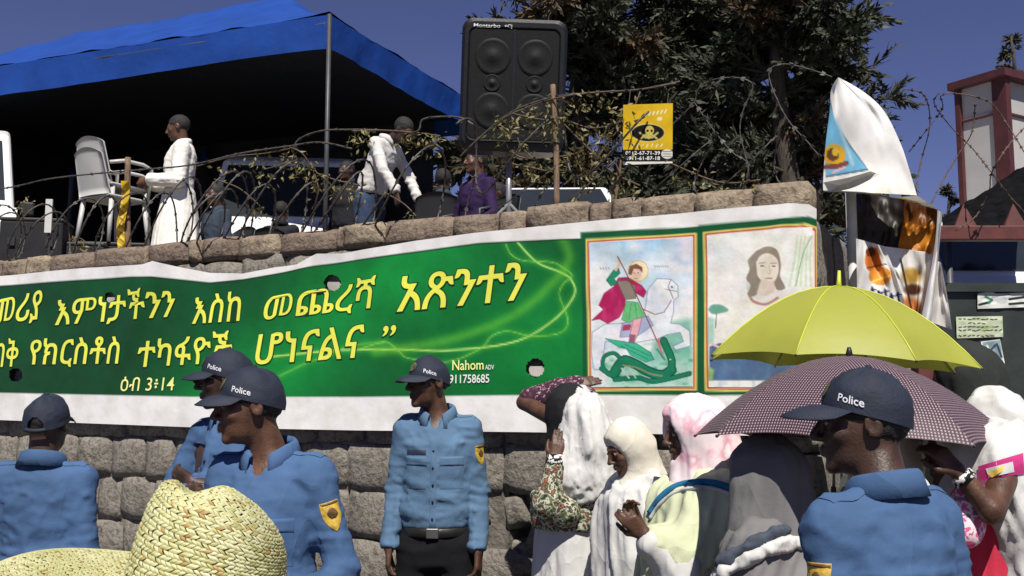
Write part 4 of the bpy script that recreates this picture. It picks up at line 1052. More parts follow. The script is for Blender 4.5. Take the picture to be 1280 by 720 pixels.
# baton at his hip
t = thing('baton', 'black baton hanging at the hip of the officer before the wall', 'baton', O_C.w((.19, .10, .62)))
MB().tube([O_C.w((.185, .10, .60)), O_C.w((.195, .11, 1.12))], [.016, .017], 10).build('shaft', M_leather, t, True)
MB().tube([O_C.w((.192, .10, 1.0)), O_C.w((.245, .08, 1.01))], [.014, .015], 10).build('side_grip', M_leather, t, True)
def pose_lm(p):
    k = p.k; p.J['elL'] = Vector((.245*k, .03*k, 1.13*k)); p.J['wrL'] = Vector((.16*k, -.20*k, 1.00*k)); p.J['hdL'] = (Vector((-.9, -.6, 0.1)), Vector((0, .5, -1)), 1, .5)
    p.J['elR'] = Vector((-.25*k, .02*k, 1.14*k)); p.J['wrR'] = Vector((-.14*k, -.20*k, 1.0*k)); p.J['hdR'] = (Vector((.9, -.5, 0)), Vector((0, .5, -1)), -1, .5)
O_L = officer('police officer with head turned in profile, behind the straw hat', 338, 3.12, -16, 1.69, SKIN_A, head_yaw=-52, head_pitch=4, head_off=(-.055, -.02, 0), pose=pose_lm, seed=5.0, caplift=.006)
def pose_h(p):
    k = p.k; p.J['elL'] = Vector((.24*k, -.02*k, 1.16*k)); p.J['wrL'] = Vector((-.02*k, -.17*k, 1.24*k)); p.J['hdL'] = (Vector((-1, .1, .25)), Vector((0, 1, .2)), 1, .3)
    p.J['elR'] = Vector((-.26*k, -.06*k, 1.18*k)); p.J['wrR'] = Vector((-.02*k, -.20*k, 1.20*k)); p.J['hdR'] = (Vector((.9, -.2, .1)), Vector((0, 1, 0)), -1, .4)
O_H = officer('police officer half hidden behind the profile officer, arms folded, only cap and sleeve showing', 290, 4.1, -30, 1.80, SKIN_B, head_yaw=-50, head_pitch=4, head_off=(-.02, -.01, 0), hands='L', pose=pose_h, seed=8.0, eyes=False)
O_B = officer('police officer seen from behind at the left edge, cap strap open at the back', 60, 3.75, 176, 1.615, SKIN_B, head_yaw=4, opening=True, captext=False, badge=False, eyes=False, front=False, seed=11.0)
O_R = officer('police officer close by in dark profile in front of the checked umbrella, back turned', 1094, 2.22, -150, 1.655, SKIN_B, shoulder=.172, slim=1.08, head_yaw=50, head_pitch=2, head_off=(.0, -.03, 0), front=False, seed=14.0, caplift=.012, peak=.095)
# ------------------------------------------------------------------ worshippers in shawls
M_white = cloth('white_cotton', (0.60, 0.595, 0.575), 0.06, .010, 11, trans=.12, crease=.010, cscale=5); M_cream = cloth('cream_cotton', (0.70, 0.66, 0.56), 0.07, .010, 11, trans=.1)
M_palegrn = cloth('pale_green_cotton', (0.62, 0.66, 0.44), 0.10, .010, 10, trans=.1); M_greyveil = cloth('grey_veil', (0.165, 0.16, 0.16), 0.14, .010, 12)
M_blueband = cloth('blue_band', (0.02, 0.16, 0.30), .2, .003, 30); M_red = cloth('red_dress', (0.62, 0.035, 0.075), .12, .010, 10); M_blackcl = cloth('black_shawl', (0.010, 0.010, 0.012), .2, .006, 16)
M_darkcl = cloth('charcoal_cloth', (.022, .025, .023), .2, .008, 12); M_black = mat('black_plastic', (0.01, 0.01, 0.011), .5, .2)
def ramp_mat(name, stops, tex='noise', scale=40, bump=.002, rough=.85, dist=None, inter='CONSTANT', stretch=(1, 1, 1), trans=0.0):
    m = bpy.data.materials.new(name); m.use_nodes = True; t = m.node_tree; b = t.nodes['Principled BSDF']; L = t.links.new
    tc = t.nodes.new('ShaderNodeTexCoord'); mp = t.nodes.new('ShaderNodeMapping'); mp.inputs['Scale'].default_value = stretch; L(tc.outputs['Object'], mp.inputs[0])
    if tex == 'voronoi': n = t.nodes.new('ShaderNodeTexVoronoi'); out = n.outputs['Color']
    else: n = t.nodes.new('ShaderNodeTexNoise'); n.inputs['Detail'].default_value = 3; out = n.outputs['Fac']
    n.inputs['Scale'].default_value = scale; L(mp.outputs[0], n.inputs['Vector'])
    r = t.nodes.new('ShaderNodeValToRGB'); r.color_ramp.interpolation = inter; el_ = r.color_ramp.elements
    while len(el_) < len(stops): el_.new(.5)
    for e, (p, c) in zip(el_, stops): e.position = p; e.color = (*c, 1)
    L(out, r.inputs[0]); L(r.outputs[0], b.inputs['Base Color']); b.inputs['Roughness'].default_value = rough; b.inputs['Specular IOR Level'].default_value = .25
    if bump:
        bp = t.nodes.new('ShaderNodeBump'); bp.inputs['Distance'].default_value = bump; L(out, bp.inputs['Height']); L(bp.outputs[0], b.inputs['Normal'])
    MATS[name] = m; return m
M_embro = ramp_mat('embroidery', [(0, (.02, .02, .02)), (.38, (.10, .13, .06)), (.46, (.45, .42, .34)), (.52, (.05, .06, .04)), (.60, (.30, .10, .05)), (.66, (.03, .03, .03))], scale=34, stretch=(1, 1, 1))
M_pinkscarf = ramp_mat('pink_dotted_scarf', [(0, (.74, .72, .71)), (.50, (.72, .58, .60)), (.58, (.66, .34, .42)), (.68, (.74, .66, .66))], scale=11, inter='LINEAR')
M_sleeve = ramp_mat('dotted_sleeve', [(0, (.045, .016, .030)), (.52, (.10, .035, .06)), (.60, (.42, .34, .36)), (.66, (.05, .02, .03))], scale=70)
M_zig = ramp_mat('bracelet_pattern', [(0, (.01, .01, .01)), (.5, (.65, .63, .6))], scale=55)

def drape(p, name, prims, m, h=.011, amp=.008, sc=9, st=(1, 1, .35), seed=1.0, cuts=(), fine=True, keep=None, it=2, shear=0.0):
    lo = [min(q[0][1][i] for q in prims)-.05 for i in range(3)]; hi = [max(q[0][2][i] for q in prims)+.05 for i in range(3)]
    f = Field(lo, hi, h)
    for pr, k in prims: f.add(pr, k)
    for pr, k in cuts: f.cut(pr, k)
    if keep: f.keep(keep, .006)
    V, Q = f.mesh(); V = relax(V, Q, it, .4)
    if amp:
        V = wrinkle(V, Q, amp*.8, sc, st, True, seed, shear=shear, warp=.4, sharp=1.4)
        if fine: V = wrinkle(V, Q, amp*.3, sc*2.1, (st[0], st[1], st[2]*.9), True, seed+3, shear=shear*.7, warp=.4)
    if amp: V = relax(V, Q, 1, .3)
    WV = p.W(V); o = mo(name, WV, Q, m, p.root)
    p.bvh = BVHTree.FromPolygons([Vector(v) for v in WV], [tuple(q) for q in Q])
    return o
def hood_prims(p, size=(.098, .120, .122), nb=.092, nf=.075):
    k = p.hs; nk = p.J['neck']
    return [(ell(p.hp((0, .022, .024)), [v*k for v in size], p.Rh), .02), (cap(p.hp((0, .055, -.03)), nk+Vector((0, .035, -.03)), nb*k, (nb+.012)*k), .05),
            (cap(p.hp((0, -.015, -.105)), nk+Vector((0, -.055, -.055)), nf*.85*k, nf*1.1*k), .04)]
def face_cut(p, r=(.060, .080, .088), c=(0, -.118, -.008)): k = p.hs; return [(ell(p.hp(c), [v*k for v in r], p.Rh), .012)]
def robe(p, m, w0=.27, w1=.21, seed=1.0, name='dress', z1=1.30, z0=.03):
    k = p.k
    fo = lambda th, z: .016*vnoise(np.cos(th)*2.6+seed, np.sin(th)*2.6, z*.8)*np.clip((1.15*k-z)/.5, .1, 1)
    return drape(p, name, [(stack([z0, .5*k, .8*k, .95*k, 1.1*k, z1*k], [w0*k, .235*k, w1*k, .19*k, .15*k, .15*k], [w0*.85*k, .19*k, .165*k, .15*k, .125*k, .12*k], fold=fo), .02)], m, .015, .014, 12, (1, 1, .06), seed)
def shawl_prims(p, z0=.70, w_=.25, d=.175, dy=.0, top=1.46):
    k = p.k; ln = p.ln
    zs = np.array([z0, .85, 1.0, 1.15, 1.28, 1.38, 1.425, top]); n = len(zs)
    rx = np.array([w_*1.0, w_*1.02, w_*1.02, w_, w_*.95, w_*.86, w_*.72, .085]); ry = np.array([d*1.05, d*1.05, d*1.03, d, d*.95, d*.84, d*.70, .085])
    cy = [ln((0, 0, z*k))[1]+dy for z in zs]
    return [(stack(zs*k, rx*k, ry*k, 0, cy, fold=lambda th, z: .014*vnoise(np.cos(th)*3+p.X*5, np.sin(th)*3, z*1.2)), .03)] + [(cap(p.J['neck']+Vector((0, 0, -.03)), p.J['sh'+a], .07*k, .072*k), .05) for a in 'LR']

def surf_path(p, pix, Y, lift=.006):
    out = []
    for x, y in smooth_path(pix, 5):
        o_ = CAM; d = ray(x, y).normalized(); hit = p.bvh.ray_cast(o_, d, 20)
        q = hit[0] if hit[0] is not None else at(x, y, Y)
        out.append(q - d*lift)
    return out

# woman leaning on the wall, an arm laid on it above her head
W1 = Person('woman in white shawl with embroidered belt leaning her head on the wall', 716, 4.42, 150, 1.60, True, skin=SKIN_C, head_yaw=0, head_pitch=14, head_off=(.0, -.03, -.03), lean=.12)
L = W1.loc
W1.J['elR'] = L(655, 503, 4.72); W1.J['wrR'] = L(716, 483, 4.75); W1.J['shR'] = L(725, 540, 4.45)
W1.J['hdR'] = (W1.J['wrR']-W1.J['elR'], Vector((0, -1, -.3)), -1, .2)
W1.J['elL'] = L(684, 628, 4.24); W1.J['wrL'] = L(694, 577, 4.24); W1.J['hdL'] = (L(700, 540, 4.26)-W1.J['wrL'], L(694, 560, 4.7)-L(694, 560, 4.4), 1, .25)
W1.J['shL'] = L(697, 560, 4.40)
W1.body('LR'); 
k = W1.k
drape(W1, 'striped_sleeve', [(cap(L(735, 500, 4.55), L(700, 492, 4.70), .055, .060), .03), (cap(L(700, 492, 4.70), L(664, 500, 4.73), .062, .052), .04), (cap(L(664, 500, 4.73), L(722, 480, 4.78), .05, .04), .02)], M_sleeve, .01, .006, 14, (1, 1, 1), 4.0)
drape(W1, 'head_scarf', [(ell(L(712, 512, 4.45), (.105, .125, .115)), .03), (cap(L(708, 528, 4.42), L(700, 548, 4.42), .085, .06), .03)], M_blackcl, .011, .005, 12, (1, 1, 1), 2.0)
drape(W1, 'shawl', [(cap(L(724, 494, 4.42), L(734, 520, 4.32), .040, .062), .06), (cap(L(734, 520, 4.32), L(739, 556, 4.30), .062, .088), .08), (cap(L(738, 552, 4.33), L(736, 592, 4.33), .092, .132), .08), (cap(L(712, 564, 4.34), L(714, 592, 4.33), .066, .095), .08), (cap(L(750, 562, 4.34), L(762, 606, 4.36), .070, .080), .07)], M_white, .009, .017, 19, (1, 1, .05), 8.0, shear=-.25, it=3)
drape(W1, 'dress', [(stack([.02, .45, .8, 1.0, 1.12, 1.22], [.27, .23, .185, .17, .15, .12], [.24, .2, .165, .15, .13, .10], 0, .0, fold=lambda th, z: .02*vnoise(np.cos(th)*3.4, np.sin(th)*3.4+5, z*.7)), .02)], M_white, .012, .015, 14, (1, 1, .07), 3.0)
drape(W1, 'embroidered_belt', [(stack([1.045, 1.055, 1.19, 1.20], [.176, .186, .190, .180], [.156, .168, .174, .160]), .01)], M_embro, .010, .004, 14, (1, 1, 1), 3.0)
drape(W1, 'embroidered_sleeve', [(cap(L(693, 588, 4.24), L(684, 630, 4.22), .042, .055), .02), (cap(L(684, 630, 4.22), L(706, 640, 4.25), .055, .065), .03)], M_embro, .010, .004, 14, (1, 1, 1), 5.0)
a, b_ = L(693.5, 584, 4.24), L(694.5, 568, 4.245); MB().tube([W1.w(a), W1.w(b_)], [.036, .033], 14).build('bracelet', M_zig, W1.root, True)

# woman in a white headscarf looking down
W2 = Person('woman in plain cream headscarf looking down beside the pink scarf', 797, 4.02, -62, 1.53, True, skin=SKIN_C, head_yaw=-4, head_pitch=24, head_off=(0, -.05, -.02))
W2.body(''); W2.eyes()
drape(W2, 'head_scarf', hood_prims(W2, (.092, .114, .118), .085, .062), M_cream, .008, .006, 12, (1, 1, .5), 2.0, face_cut(W2, (.072, .085, .105), (0, -.112, -.022)))
W2.hood = W2.bvh
drape(W2, 'shawl', shawl_prims(W2, .6, .235, .185), M_white, .013, .019, 16, (1, 1, .08), 4.0, shear=.25); robe(W2, M_white, seed=3)
# folded white band over her brow
drape(W2, 'under_scarf', [(ell(W2.hp((0, .018, .020)), [v*W2.hs for v in (.086, .112, .108)], W2.Rh), .01)], M_white, .007, .003, 16, (1, 1, .5), 5.0, face_cut(W2, (.085, .085, .098), (0, -.118, -.040)))
c = W2.w(W2.hp((.083, -.002, -.038))); MB().sphere(c, .006, 8, 6).build('earring', M_steel, W2.root, True)

# woman in a pink and white scarf, hands clasped
W3 = Person('woman in pink and white headscarf with hands clasped and pale green shawl', 872, 3.68, -78, 1.585, True, skin=SKIN_C, head_yaw=2, head_pitch=10, head_off=(0, -.03, 0))
L = W3.loc
W3.J['elL'] = L(852, 690, 3.48); W3.J['wrL'] = L(806, 668, 3.46); W3.J['hdL'] = (L(776, 640, 3.45)-W3.J['wrL'], Vector((-1, .1, .3)), 1, .75)
W3.J['elR'] = L(835, 705, 3.62); W3.J['wrR'] = L(800, 660, 3.58); W3.J['hdR'] = (L(784, 630, 3.56)-W3.J['wrR'], Vector((1, .1, .3)), -1, .6)
W3.body('LR'); W3.eyes()
drape(W3, 'head_scarf', hood_prims(W3, (.108, .132, .130), .11, .075) + [(cap(W3.hp((0, .07, .0)), W3.ln((0, .09, 1.36*W3.k)), .10, .13), .05)], M_pinkscarf, .009, .009, 17, (1, 1, .14), 2.0, face_cut(W3, (.066, .080, .098), (0, -.112, -.01)))
drape(W3, 'shawl', shawl_prims(W3, .62, .27, .215) + [(cap(W3.J['shL']+Vector((.02, 0, -.05)), W3.J['elL'], .10, .075), .06), (cap(W3.J['elL'], W3.J['elL'].lerp(W3.J['wrL'], .55), .08, .06), .05)], M_palegrn, .0105, .016, 12, (1, 1, .16), 7.0, shear=.7)
for nm_, dy_, r_, m_ in (('blue_trim', 0, .013, M_blueband), ('pale_trim', 7, .007, M_white)):
    MB().tube(surf_path(W3, [(925, 614+dy_), (893, 604+dy_), (868, 603+dy_), (845, 608+dy_), (826, 622+dy_), (812, 642+dy_)], 3.5, .004), r_, 6).build(nm_, m_, W3.root, True)
drape(W3, 'white_sleeve', [(cap(W3.J['elL']+Vector((0, 0, -.05)), W3.J['elL'].lerp(W3.J['wrL'], .8)+Vector((0, 0, -.02)), .075, .05), .02), (cap(W3.J['elL']+Vector((0, 0, -.05)), W3.J['elL']+Vector((.0, .02, -.30)), .08, .12), .05)], M_white, .010, .012, 13, (1, 1, .3), 2.0)
robe(W3, M_white, seed=9)
robe_bvh = W3.bvh
# --- woman under the umbrella in a grey veil
W4 = Person('woman in a grey veil seen from behind under the left end of the checked umbrella', 962, 3.12, -128, 1.475, True, skin=SKIN_C, head_yaw=10, head_pitch=12, head_off=(0, -.03, -.01))
W4.body(''); 
drape(W4, 'veil', hood_prims(W4, (.108, .130, .130), .092, .07) + [(cap(W4.hp((.02, .06, -.02)), W4.ln((.0, .07, 1.32*W4.k)), .090, .085), .06), (cap(W4.hp((.07, -.03, -.06)), W4.ln((.10, -.05, 1.33*W4.k)), .05, .055), .05)], M_greyveil, .010, .012, 14, (1, 1, .10), 3.0, face_cut(W4))
drape(W4, 'shawl', shawl_prims(W4, .6, .275, .205), M_greyveil, .011, .014, 13, (1, 1, .15), 5.0, shear=.5)
px_late = W4.bvh
robe(W4, M_greyveil, seed=5)
# --- woman at the right edge in a red dress
W5 = Person('woman in a red dress and white shawl at the right edge, one hand raised', 1228, 3.05, -66, 1.56, True, skin=SKIN_C, head_yaw=-10, head_pitch=8, head_off=(-.10, -.02, -.02))
L = W5.loc
W5.J['elL'] = L(1240, 640, 2.82); W5.J['wrL'] = L(1198, 590, 2.84); W5.J['hdL'] = (L(1172, 563, 2.85)-W5.J['wrL'], Vector((-1, .1, -.3)), 1, .7); W5.J['shL'] = L(1262, 575, 2.95)
W5.body('L')
drape(W5, 'head_scarf', hood_prims(W5), M_white, .010, .007, 14, (1, 1, .5), 2.0, face_cut(W5))
robe(W5, M_red, seed=4, name='red_dress', z1=1.42)
drape(W5, 'shawl', [(cap(L(1232, 545, 3.1), L(1262, 585, 3.0), .06, .10), .08), (cap(L(1262, 585, 3.0), L(1285, 650, 2.98), .11, .10), .08), (cap(L(1285, 650, 2.98), L(1300, 770, 2.98), .10, .13), .08), (cap(L(1218, 568, 3.0), L(1240, 585, 2.95), .05, .07), .05)], M_white, .011, .018, 12, (1, 1, .12), 9.0, shear=.35)
sb = W5.bvh
def px_patch(p, name, pix, m, bvh, lift=.005, Y=3, n=7, parent=None):
    """a printed band on a garment, traced between four corners"""
    q = np.array(pix, float); V = []
    for i in range(n):
        for j in range(n):
            u, v = i/(n-1), j/(n-1); P = (q[0]*(1-u)+q[1]*u)*(1-v)+(q[3]*(1-u)+q[2]*u)*v
            d = ray(P[0], P[1]).normalized(); hit = bvh.ray_cast(CAM, d, 20); w_ = hit[0] if hit[0] is not None else at(P[0], P[1], Y)
            V.append(w_-d*lift)
    F = [(i*n+j, i*n+j+1, (i+1)*n+j+1, (i+1)*n+j) for i in range(n-1) for j in range(n-1)]
    return mo(name, V, F, m, parent or p.root)
M_slate = cloth('slate_cloth', (.06, .075, .10), .2, .006, 20)
def ruffle(p, name, pix, Y, r, m, bvh, seed):
    p.bvh = bvh; Li = [p.RM.transposed() @ (q-Vector((p.X, p.Y, p.gz))) for q in surf_path(p, pix, Y, .004)]
    return drape(p, name, [(cap(a, b, r*(1+.25*n1(i*.6, seed, 1)), r*(1+.25*n1(i*.6+.6, seed, 1))), .012) for i, (a, b) in enumerate(zip(Li[:-1], Li[1:]))], m, .007, .009, 22, (1, 1, 1), seed, it=1)
ruffle(W4, 'blue_collar', [(900, 704), (935, 684), (968, 666), (998, 658)], 2.95, .014, M_slate, px_late, 3.0)
ruffle(W4, 'white_collar', [(893, 722), (928, 702), (965, 684), (990, 678), (1004, 680)], 2.95, .014, M_white, px_late, 5.0)
M_mag = cloth('magenta_print', (.42, .03, .16), .1, .004); M_ylw = cloth('yellow_print_cloth', (.70, .50, .08), .1, .004)
px_patch(W5, 'printed_band', [(1222, 583), (1279, 566), (1281, 592), (1226, 600)], M_mag, sb)
px_patch(W5, 'printed_panel', [(1232, 586), (1266, 577), (1268, 590), (1236, 597)], M_white, sb, .007)
px_patch(W5, 'printed_flame', [(1234, 592), (1256, 581), (1253, 589), (1240, 597)], M_ylw, sb, .009)
drape(W5, 'blouse', [(cap(L(1212, 625, 2.90), L(1200, 660, 2.90), .05, .06), .03)], ramp_mat('pink_print_blouse', [(0, (.62, .10, .22)), (.5, (.70, .55, .58)), (.6, (.35, .12, .22))], scale=30), .010, .006, 14, (1, 1, 1), 2.0)
MB().tube([W5.w(W5.J['wrL'].lerp(W5.J['elL'], .06)), W5.w(W5.J['wrL'].lerp(W5.J['elL'], .22))], [.031, .034], 14).build('bracelet', M_zig, W5.root, True)
# --- the two who hold the umbrellas, mostly hidden
W6 = Person('woman in white headscarf holding the checked umbrella behind the near officer', 1102, 3.25, -80, 1.50, True, skin=SKIN_C, head_pitch=6)
W6.J['elL'] = Vector((.16, -.12, 1.02)); W6.J['wrL'] = Vector((.02, -.10, 1.02)); W6.J['hdL'] = (Vector((-.6, -.2, .5)), Vector((0, 1, 0)), 1, 1.0)
W6.body('L', hf=.010, h=.026); drape(W6, 'head_scarf', hood_prims(W6), M_cream, .011, .006, 14, (1, 1, .5), 2.0, face_cut(W6)); drape(W6, 'shawl', shawl_prims(W6, .6, .25, .19), M_white, .014, .012, 8, (1, 1, .4), 3.0); robe(W6, M_white, seed=2)
W7 = Person('woman in white shawl holding the yellow umbrella behind the checked one', 1100, 3.95, -60, 1.56, True, skin=SKIN_C, head_pitch=4)
W7.J['elL'] = Vector((.17, -.12, 1.08)); W7.J['wrL'] = Vector((.02, -.15, 1.20)); W7.J['hdL'] = (Vector((-.6, -.2, .5)), Vector((0, 1, 0)), 1, 1.0)
W7.body('L', hf=.010, h=.026); drape(W7, 'head_scarf', hood_prims(W7), M_white, .012, .006, 14, (1, 1, .5), 2.0, face_cut(W7)); drape(W7, 'shawl', shawl_prims(W7, .6, .25, .19), M_white, .014, .012, 8, (1, 1, .4), 6.0); robe(W7, M_white, seed=6)
# person in a charcoal hooded wrap behind the yellow umbrella
W8 = Person('person wrapped in a charcoal hooded shawl behind the right rim of the yellow umbrella', 1202, 4.35, -120, 1.82, False, skin=SKIN_C, head_pitch=8)
W8.body('', hf=.014, h=.028); drape(W8, 'hood', hood_prims(W8, (.105, .125, .125), .11, .08) + [(cap(W8.hp((0, .06, -.04)), W8.ln((0, .08, 1.30*W8.k)), .11, .15), .06)], M_darkcl, .012, .008, 9, (1, 1, .4), 3.0, face_cut(W8)); drape(W8, 'shawl', shawl_prims(W8, .62, .28, .2), M_darkcl, .014, .012, 7, (1, 1, .4), 3.0)
robe(W8, M_darkcl, seed=8, name='robe')
# white-veiled woman between the umbrella rim and the gate
W9 = Person('woman in a white veil behind the right tip of the checked umbrella', 1236, 3.9, -120, 1.62, True, skin=SKIN_C, head_pitch=10)
W9.body('', hf=.012, h=.026); drape(W9, 'veil', hood_prims(W9, (.095, .115, .120), .10, .08) + [(cap(W9.hp((0, .05, -.04)), W9.ln((0, .08, 1.2*W9.k)), .10, .13), .06)], M_white, .011, .012, 14, (1, 1, .12), 3.0, face_cut(W9)); drape(W9, 'shawl', shawl_prims(W9, .6, .25, .19), M_white, .014, .012, 8, (1, 1, .4), 6.0); robe(W9, M_white, seed=6)

# ------------------------------------------------------------------ umbrellas
def umbrella(label, c, rad, rise, m, tilt, spin, shaft, seam=None, drop=.02, handle_dir=None):
    """c: centre of the rim plane; tilt: rotation matrix"""
    c = Vector(c); t = thing('umbrella', label, 'umbrella', c + tilt @ Vector((0, 0, -shaft)))
    W_ = lambda p: c + tilt @ Vector(p)
    n = 8; nu, nv_ = 13, 12
    def surf(a, r, d=0):
        """a in sector units 0..1 within sector angle, r 0..1"""
        return None
    for k in range(n):
        V = []; UV = []
        for i in range(nu):
            u = i/(nu-1); A0 = spin+2*math.pi*k/n; A1 = spin+2*math.pi*(k+1)/n
            for j in range(nv_):
                r = j/(nv_-1); rr = max(r, .004)
                h = rise*(1-r**1.9)
                P0 = Vector((math.cos(A0)*rr*rad, math.sin(A0)*rr*rad, h)); P1 = Vector((math.cos(A1)*rr*rad, math.sin(A1)*rr*rad, h))
                p = P0.lerp(P1, u); s_ = 4*u*(1-u)
                p = p*(1-.00*s_); p.z += .035*s_*r*(1-r)*rad*2*.6
                # scalloped edge, cut back between the ribs
                if r > .8: p += Vector((-p.x, -p.y, 0))*(.075*s_*((r-.8)/.2)) ; p.z += .028*s_*max(0, (r-.8)/.2)*rad*2*.5
                V.append(W_(p)); UV.append(((u-.5)*rr*rad*.765, r*rad))
        F = [(i*nv_+j, (i+1)*nv_+j, (i+1)*nv_+j+1, i*nv_+j+1) for i in range(nu-1) for j in range(nv_-1)]
        mo('canopy_panel', V, F, m, t, True, uv=UV)
        A = spin+2*math.pi*k/n
        MB().tube([W_((math.cos(A)*r*rad, math.sin(A)*r*rad, rise*(1-r**1.9)-.006)) for r in [q/9 for q in range(10)]], .0028, 5).build('rib', M_steel, t, True)
        MB().tube([W_((math.cos(A)*.5*rad, math.sin(A)*.5*rad, rise*(1-.5**1.9)-.008)), W_((0, 0, rise-.22))], .0022, 5).build('strut', M_steel, t, True)
        MB().sphere(W_((math.cos(A)*rad, math.sin(A)*rad, -.002)), .005, 6, 4).build('rib_tip', M_black, t, True)
        if seam: MB().tube([W_((math.cos(A)*r*rad, math.sin(A)*r*rad, rise*(1-r**1.9)+.0015)) for r in [q/9 for q in range(10)]], .003, 5).build('seam', seam, t, True)
    MB().tube([W_((0, 0, rise+.005)), W_((0, 0, -shaft))], .006, 8).build('shaft', M_steel, t, True)
    MB().tube([W_((0, 0, rise-.005)), W_((0, 0, rise+.02)), W_((0, 0, rise+(.065 if seam else .03)))], [.014, .009, .006], 8).build('ferrule', seam or M_black, t, True)
    hk = [W_((0, 0, -shaft+.05)), W_((0, 0, -shaft-.03))] + [W_((.035-.035*math.cos(a), 0, -shaft-.03-.035*math.sin(a))) for a in [R(q) for q in range(20, 181, 20)]]
    MB().tube(hk, .011, 8).build('handle', M_black, t, True)
    return t
M_yumb = mat('yellow_umbrella_nylon', (0.36, 0.38, 0.055), .55, .06, 3, .003, 9, trans=.25); M_yseam = mat('yellow_umbrella_seam', (0.46, 0.50, 0.04), .5, .05)
def check_mat(name, c1, c2, pitch):
    m = bpy.data.materials.new(name); m.use_nodes = True; t = m.node_tree; b = t.nodes['Principled BSDF']; L = t.links.new
    uv = t.nodes.new('ShaderNodeUVMap'); sep = t.nodes.new('ShaderNodeSeparateXYZ'); L(uv.outputs[0], sep.inputs[0])
    def tooth(o_):
        a = t.nodes.new('ShaderNodeMath'); a.operation = 'MULTIPLY'; a.inputs[1].default_value = 1/pitch; L(o_, a.inputs[0])
        f = t.nodes.new('ShaderNodeMath'); f.operation = 'FRACT'; L(a.outputs[0], f.inputs[0])
        g = t.nodes.new('ShaderNodeMath'); g.operation = 'LESS_THAN'; g.inputs[1].default_value = .44; L(f.outputs[0], g.inputs[0]); return g.outputs[0]
    mu = t.nodes.new('ShaderNodeMath'); mu.operation = 'MULTIPLY'; L(tooth(sep.outputs[0]), mu.inputs[0])
    mx2 = t.nodes.new('ShaderNodeMath'); mx2.operation = 'MAXIMUM'; mx2.inputs[1].default_value = 0.12; L(tooth(sep.outputs[1]), mx2.inputs[0]); L(mx2.outputs[0], mu.inputs[1])
    mx = t.nodes.new('ShaderNodeMix'); mx.data_type = 'RGBA'; mx.inputs[6].default_value = (*c1, 1); mx.inputs[7].default_value = (*c2, 1); L(mu.outputs[0], mx.inputs[0]); L(mx.outputs[2], b.inputs['Base Color'])
    b.inputs['Roughness'].default_value = .6; MATS[name] = m; return m
M_chk = check_mat('checked_umbrella_nylon', (.030, .011, .019), (.36, .27, .30), .0092)
uy = at(1046, 455, 3.9); uc = at(1062, 552, 3.22)
umbrella('plain yellow green umbrella raised before the pictures', uy, .515, .30, M_yumb, Matrix.Rotation(R(3.5), 3, 'Y'), R(12), .52, M_yseam)
umbrella('dark purple and white checked umbrella behind the near officer', uc, .495, .27, M_chk, Matrix.Rotation(R(2.5), 3, 'Y') @ Matrix.Rotation(R(-2), 3, 'X'), R(22), .50)

# ------------------------------------------------------------------ straw hat and the one who wears it
P_H = Person('person in a dark shirt under the near straw hat', 262, 1.36, 178, 1.46, False, skin=SKIN_C)
P_H.body('', hf=.010, h=.026); P_H.hair(); P_H.shirt(M_darkcl, amp=.004, h=.014); P_H.legs(M_navy); P_H.shoes(M_leather)
M_straw = mat('green_straw', (0.44, 0.43, 0.20), .6, .22, 9, .002, 60, col2=(0.36, 0.33, 0.13)); M_straw2 = mat('pale_straw', (0.54, 0.53, 0.31), .55, .2, 12, .002, 60, col2=(0.41, 0.41, 0.19)); M_straw3 = mat('brown_straw', (0.36, 0.24, 0.08), .6, .2, 12, .002, 60)
M_strawin = mat('straw_lining', (0.20, 0.16, 0.06), .8, .2, 20)
hat = thing('straw_hat', 'woven green yellow palm straw hat with wide brim in the near foreground', 'hat', (0, 0, 0))
HC = at(252, 756, 1.34); HR = Matrix.Rotation(R(11), 3, 'Y') @ Matrix.Rotation(R(-1), 3, 'X')
prof = [(.275, .000), (.235, -.002), (.19, -.005), (.135, -.006), (.104, .002), (.097, .03), (.094, .065), (.089, .097), (.080, .122), (.065, .139), (.046, .147), (.025, .150), (.006, .149)]
acc = [0.0]
for (a, b), (c, d) in zip(prof[:-1], prof[1:]): acc.append(acc[-1]+math.hypot(c-a, d-b))
TOT = acc[-1]
def hat_pt(th, s_, lift=0.0):
    r = np.interp(s_, acc, [p[0] for p in prof]); z = np.interp(s_, acc, [p[1] for p in prof])
    e = .002; r2 = np.interp(min(s_+e, TOT), acc, [p[0] for p in prof]); z2 = np.interp(min(s_+e, TOT), acc, [p[1] for p in prof]); r1 = np.interp(max(s_-e, 0), acc, [p[0] for p in prof]); z1 = np.interp(max(s_-e, 0), acc, [p[1] for p in prof])
    nr, nz = (z2-z1), -(r2-r1)
    q = math.hypot(nr, nz) or 1; nr, nz = nr/q, nz/q
    if nz < 0 and s_ < .17: nr, nz = -nr, -nz
    x, y = math.cos(th)*(r+nr*lift), math.sin(th)*(r+nr*lift); zz = z+nz*lift
    if s_ > .2:   # pinched crown: a crease running front to back, leaning to the left
        t_ = min(1, (s_-.2)/.12); zz -= .030*t_*math.exp(-((x+.045+.15*y)/.026)**2)*math.exp(-((y+.0)/.07)**2); zz += .034*t_*(-.1+math.cos(th-R(195)))*(r/.09)
        x *= 1.0+.03*math.sin(2*th); 
    zz += .006*math.sin(3*th+1)*max(0, 1-s_/.15) + .004*math.sin(5*th)*max(0, 1-s_/.15)
    return HC + HR @ Vector((x, y, zz))
V = [hat_pt(2*math.pi*i/72, TOT*j/47, -.003) for i in range(72) for j in range(48)]
mo('hat_base', V, grid_faces(72, 48, True), M_strawin, hat)
rh = random.Random(5); band = .0105; nb = int(TOT/band); SV, SF, SM = [], [], []
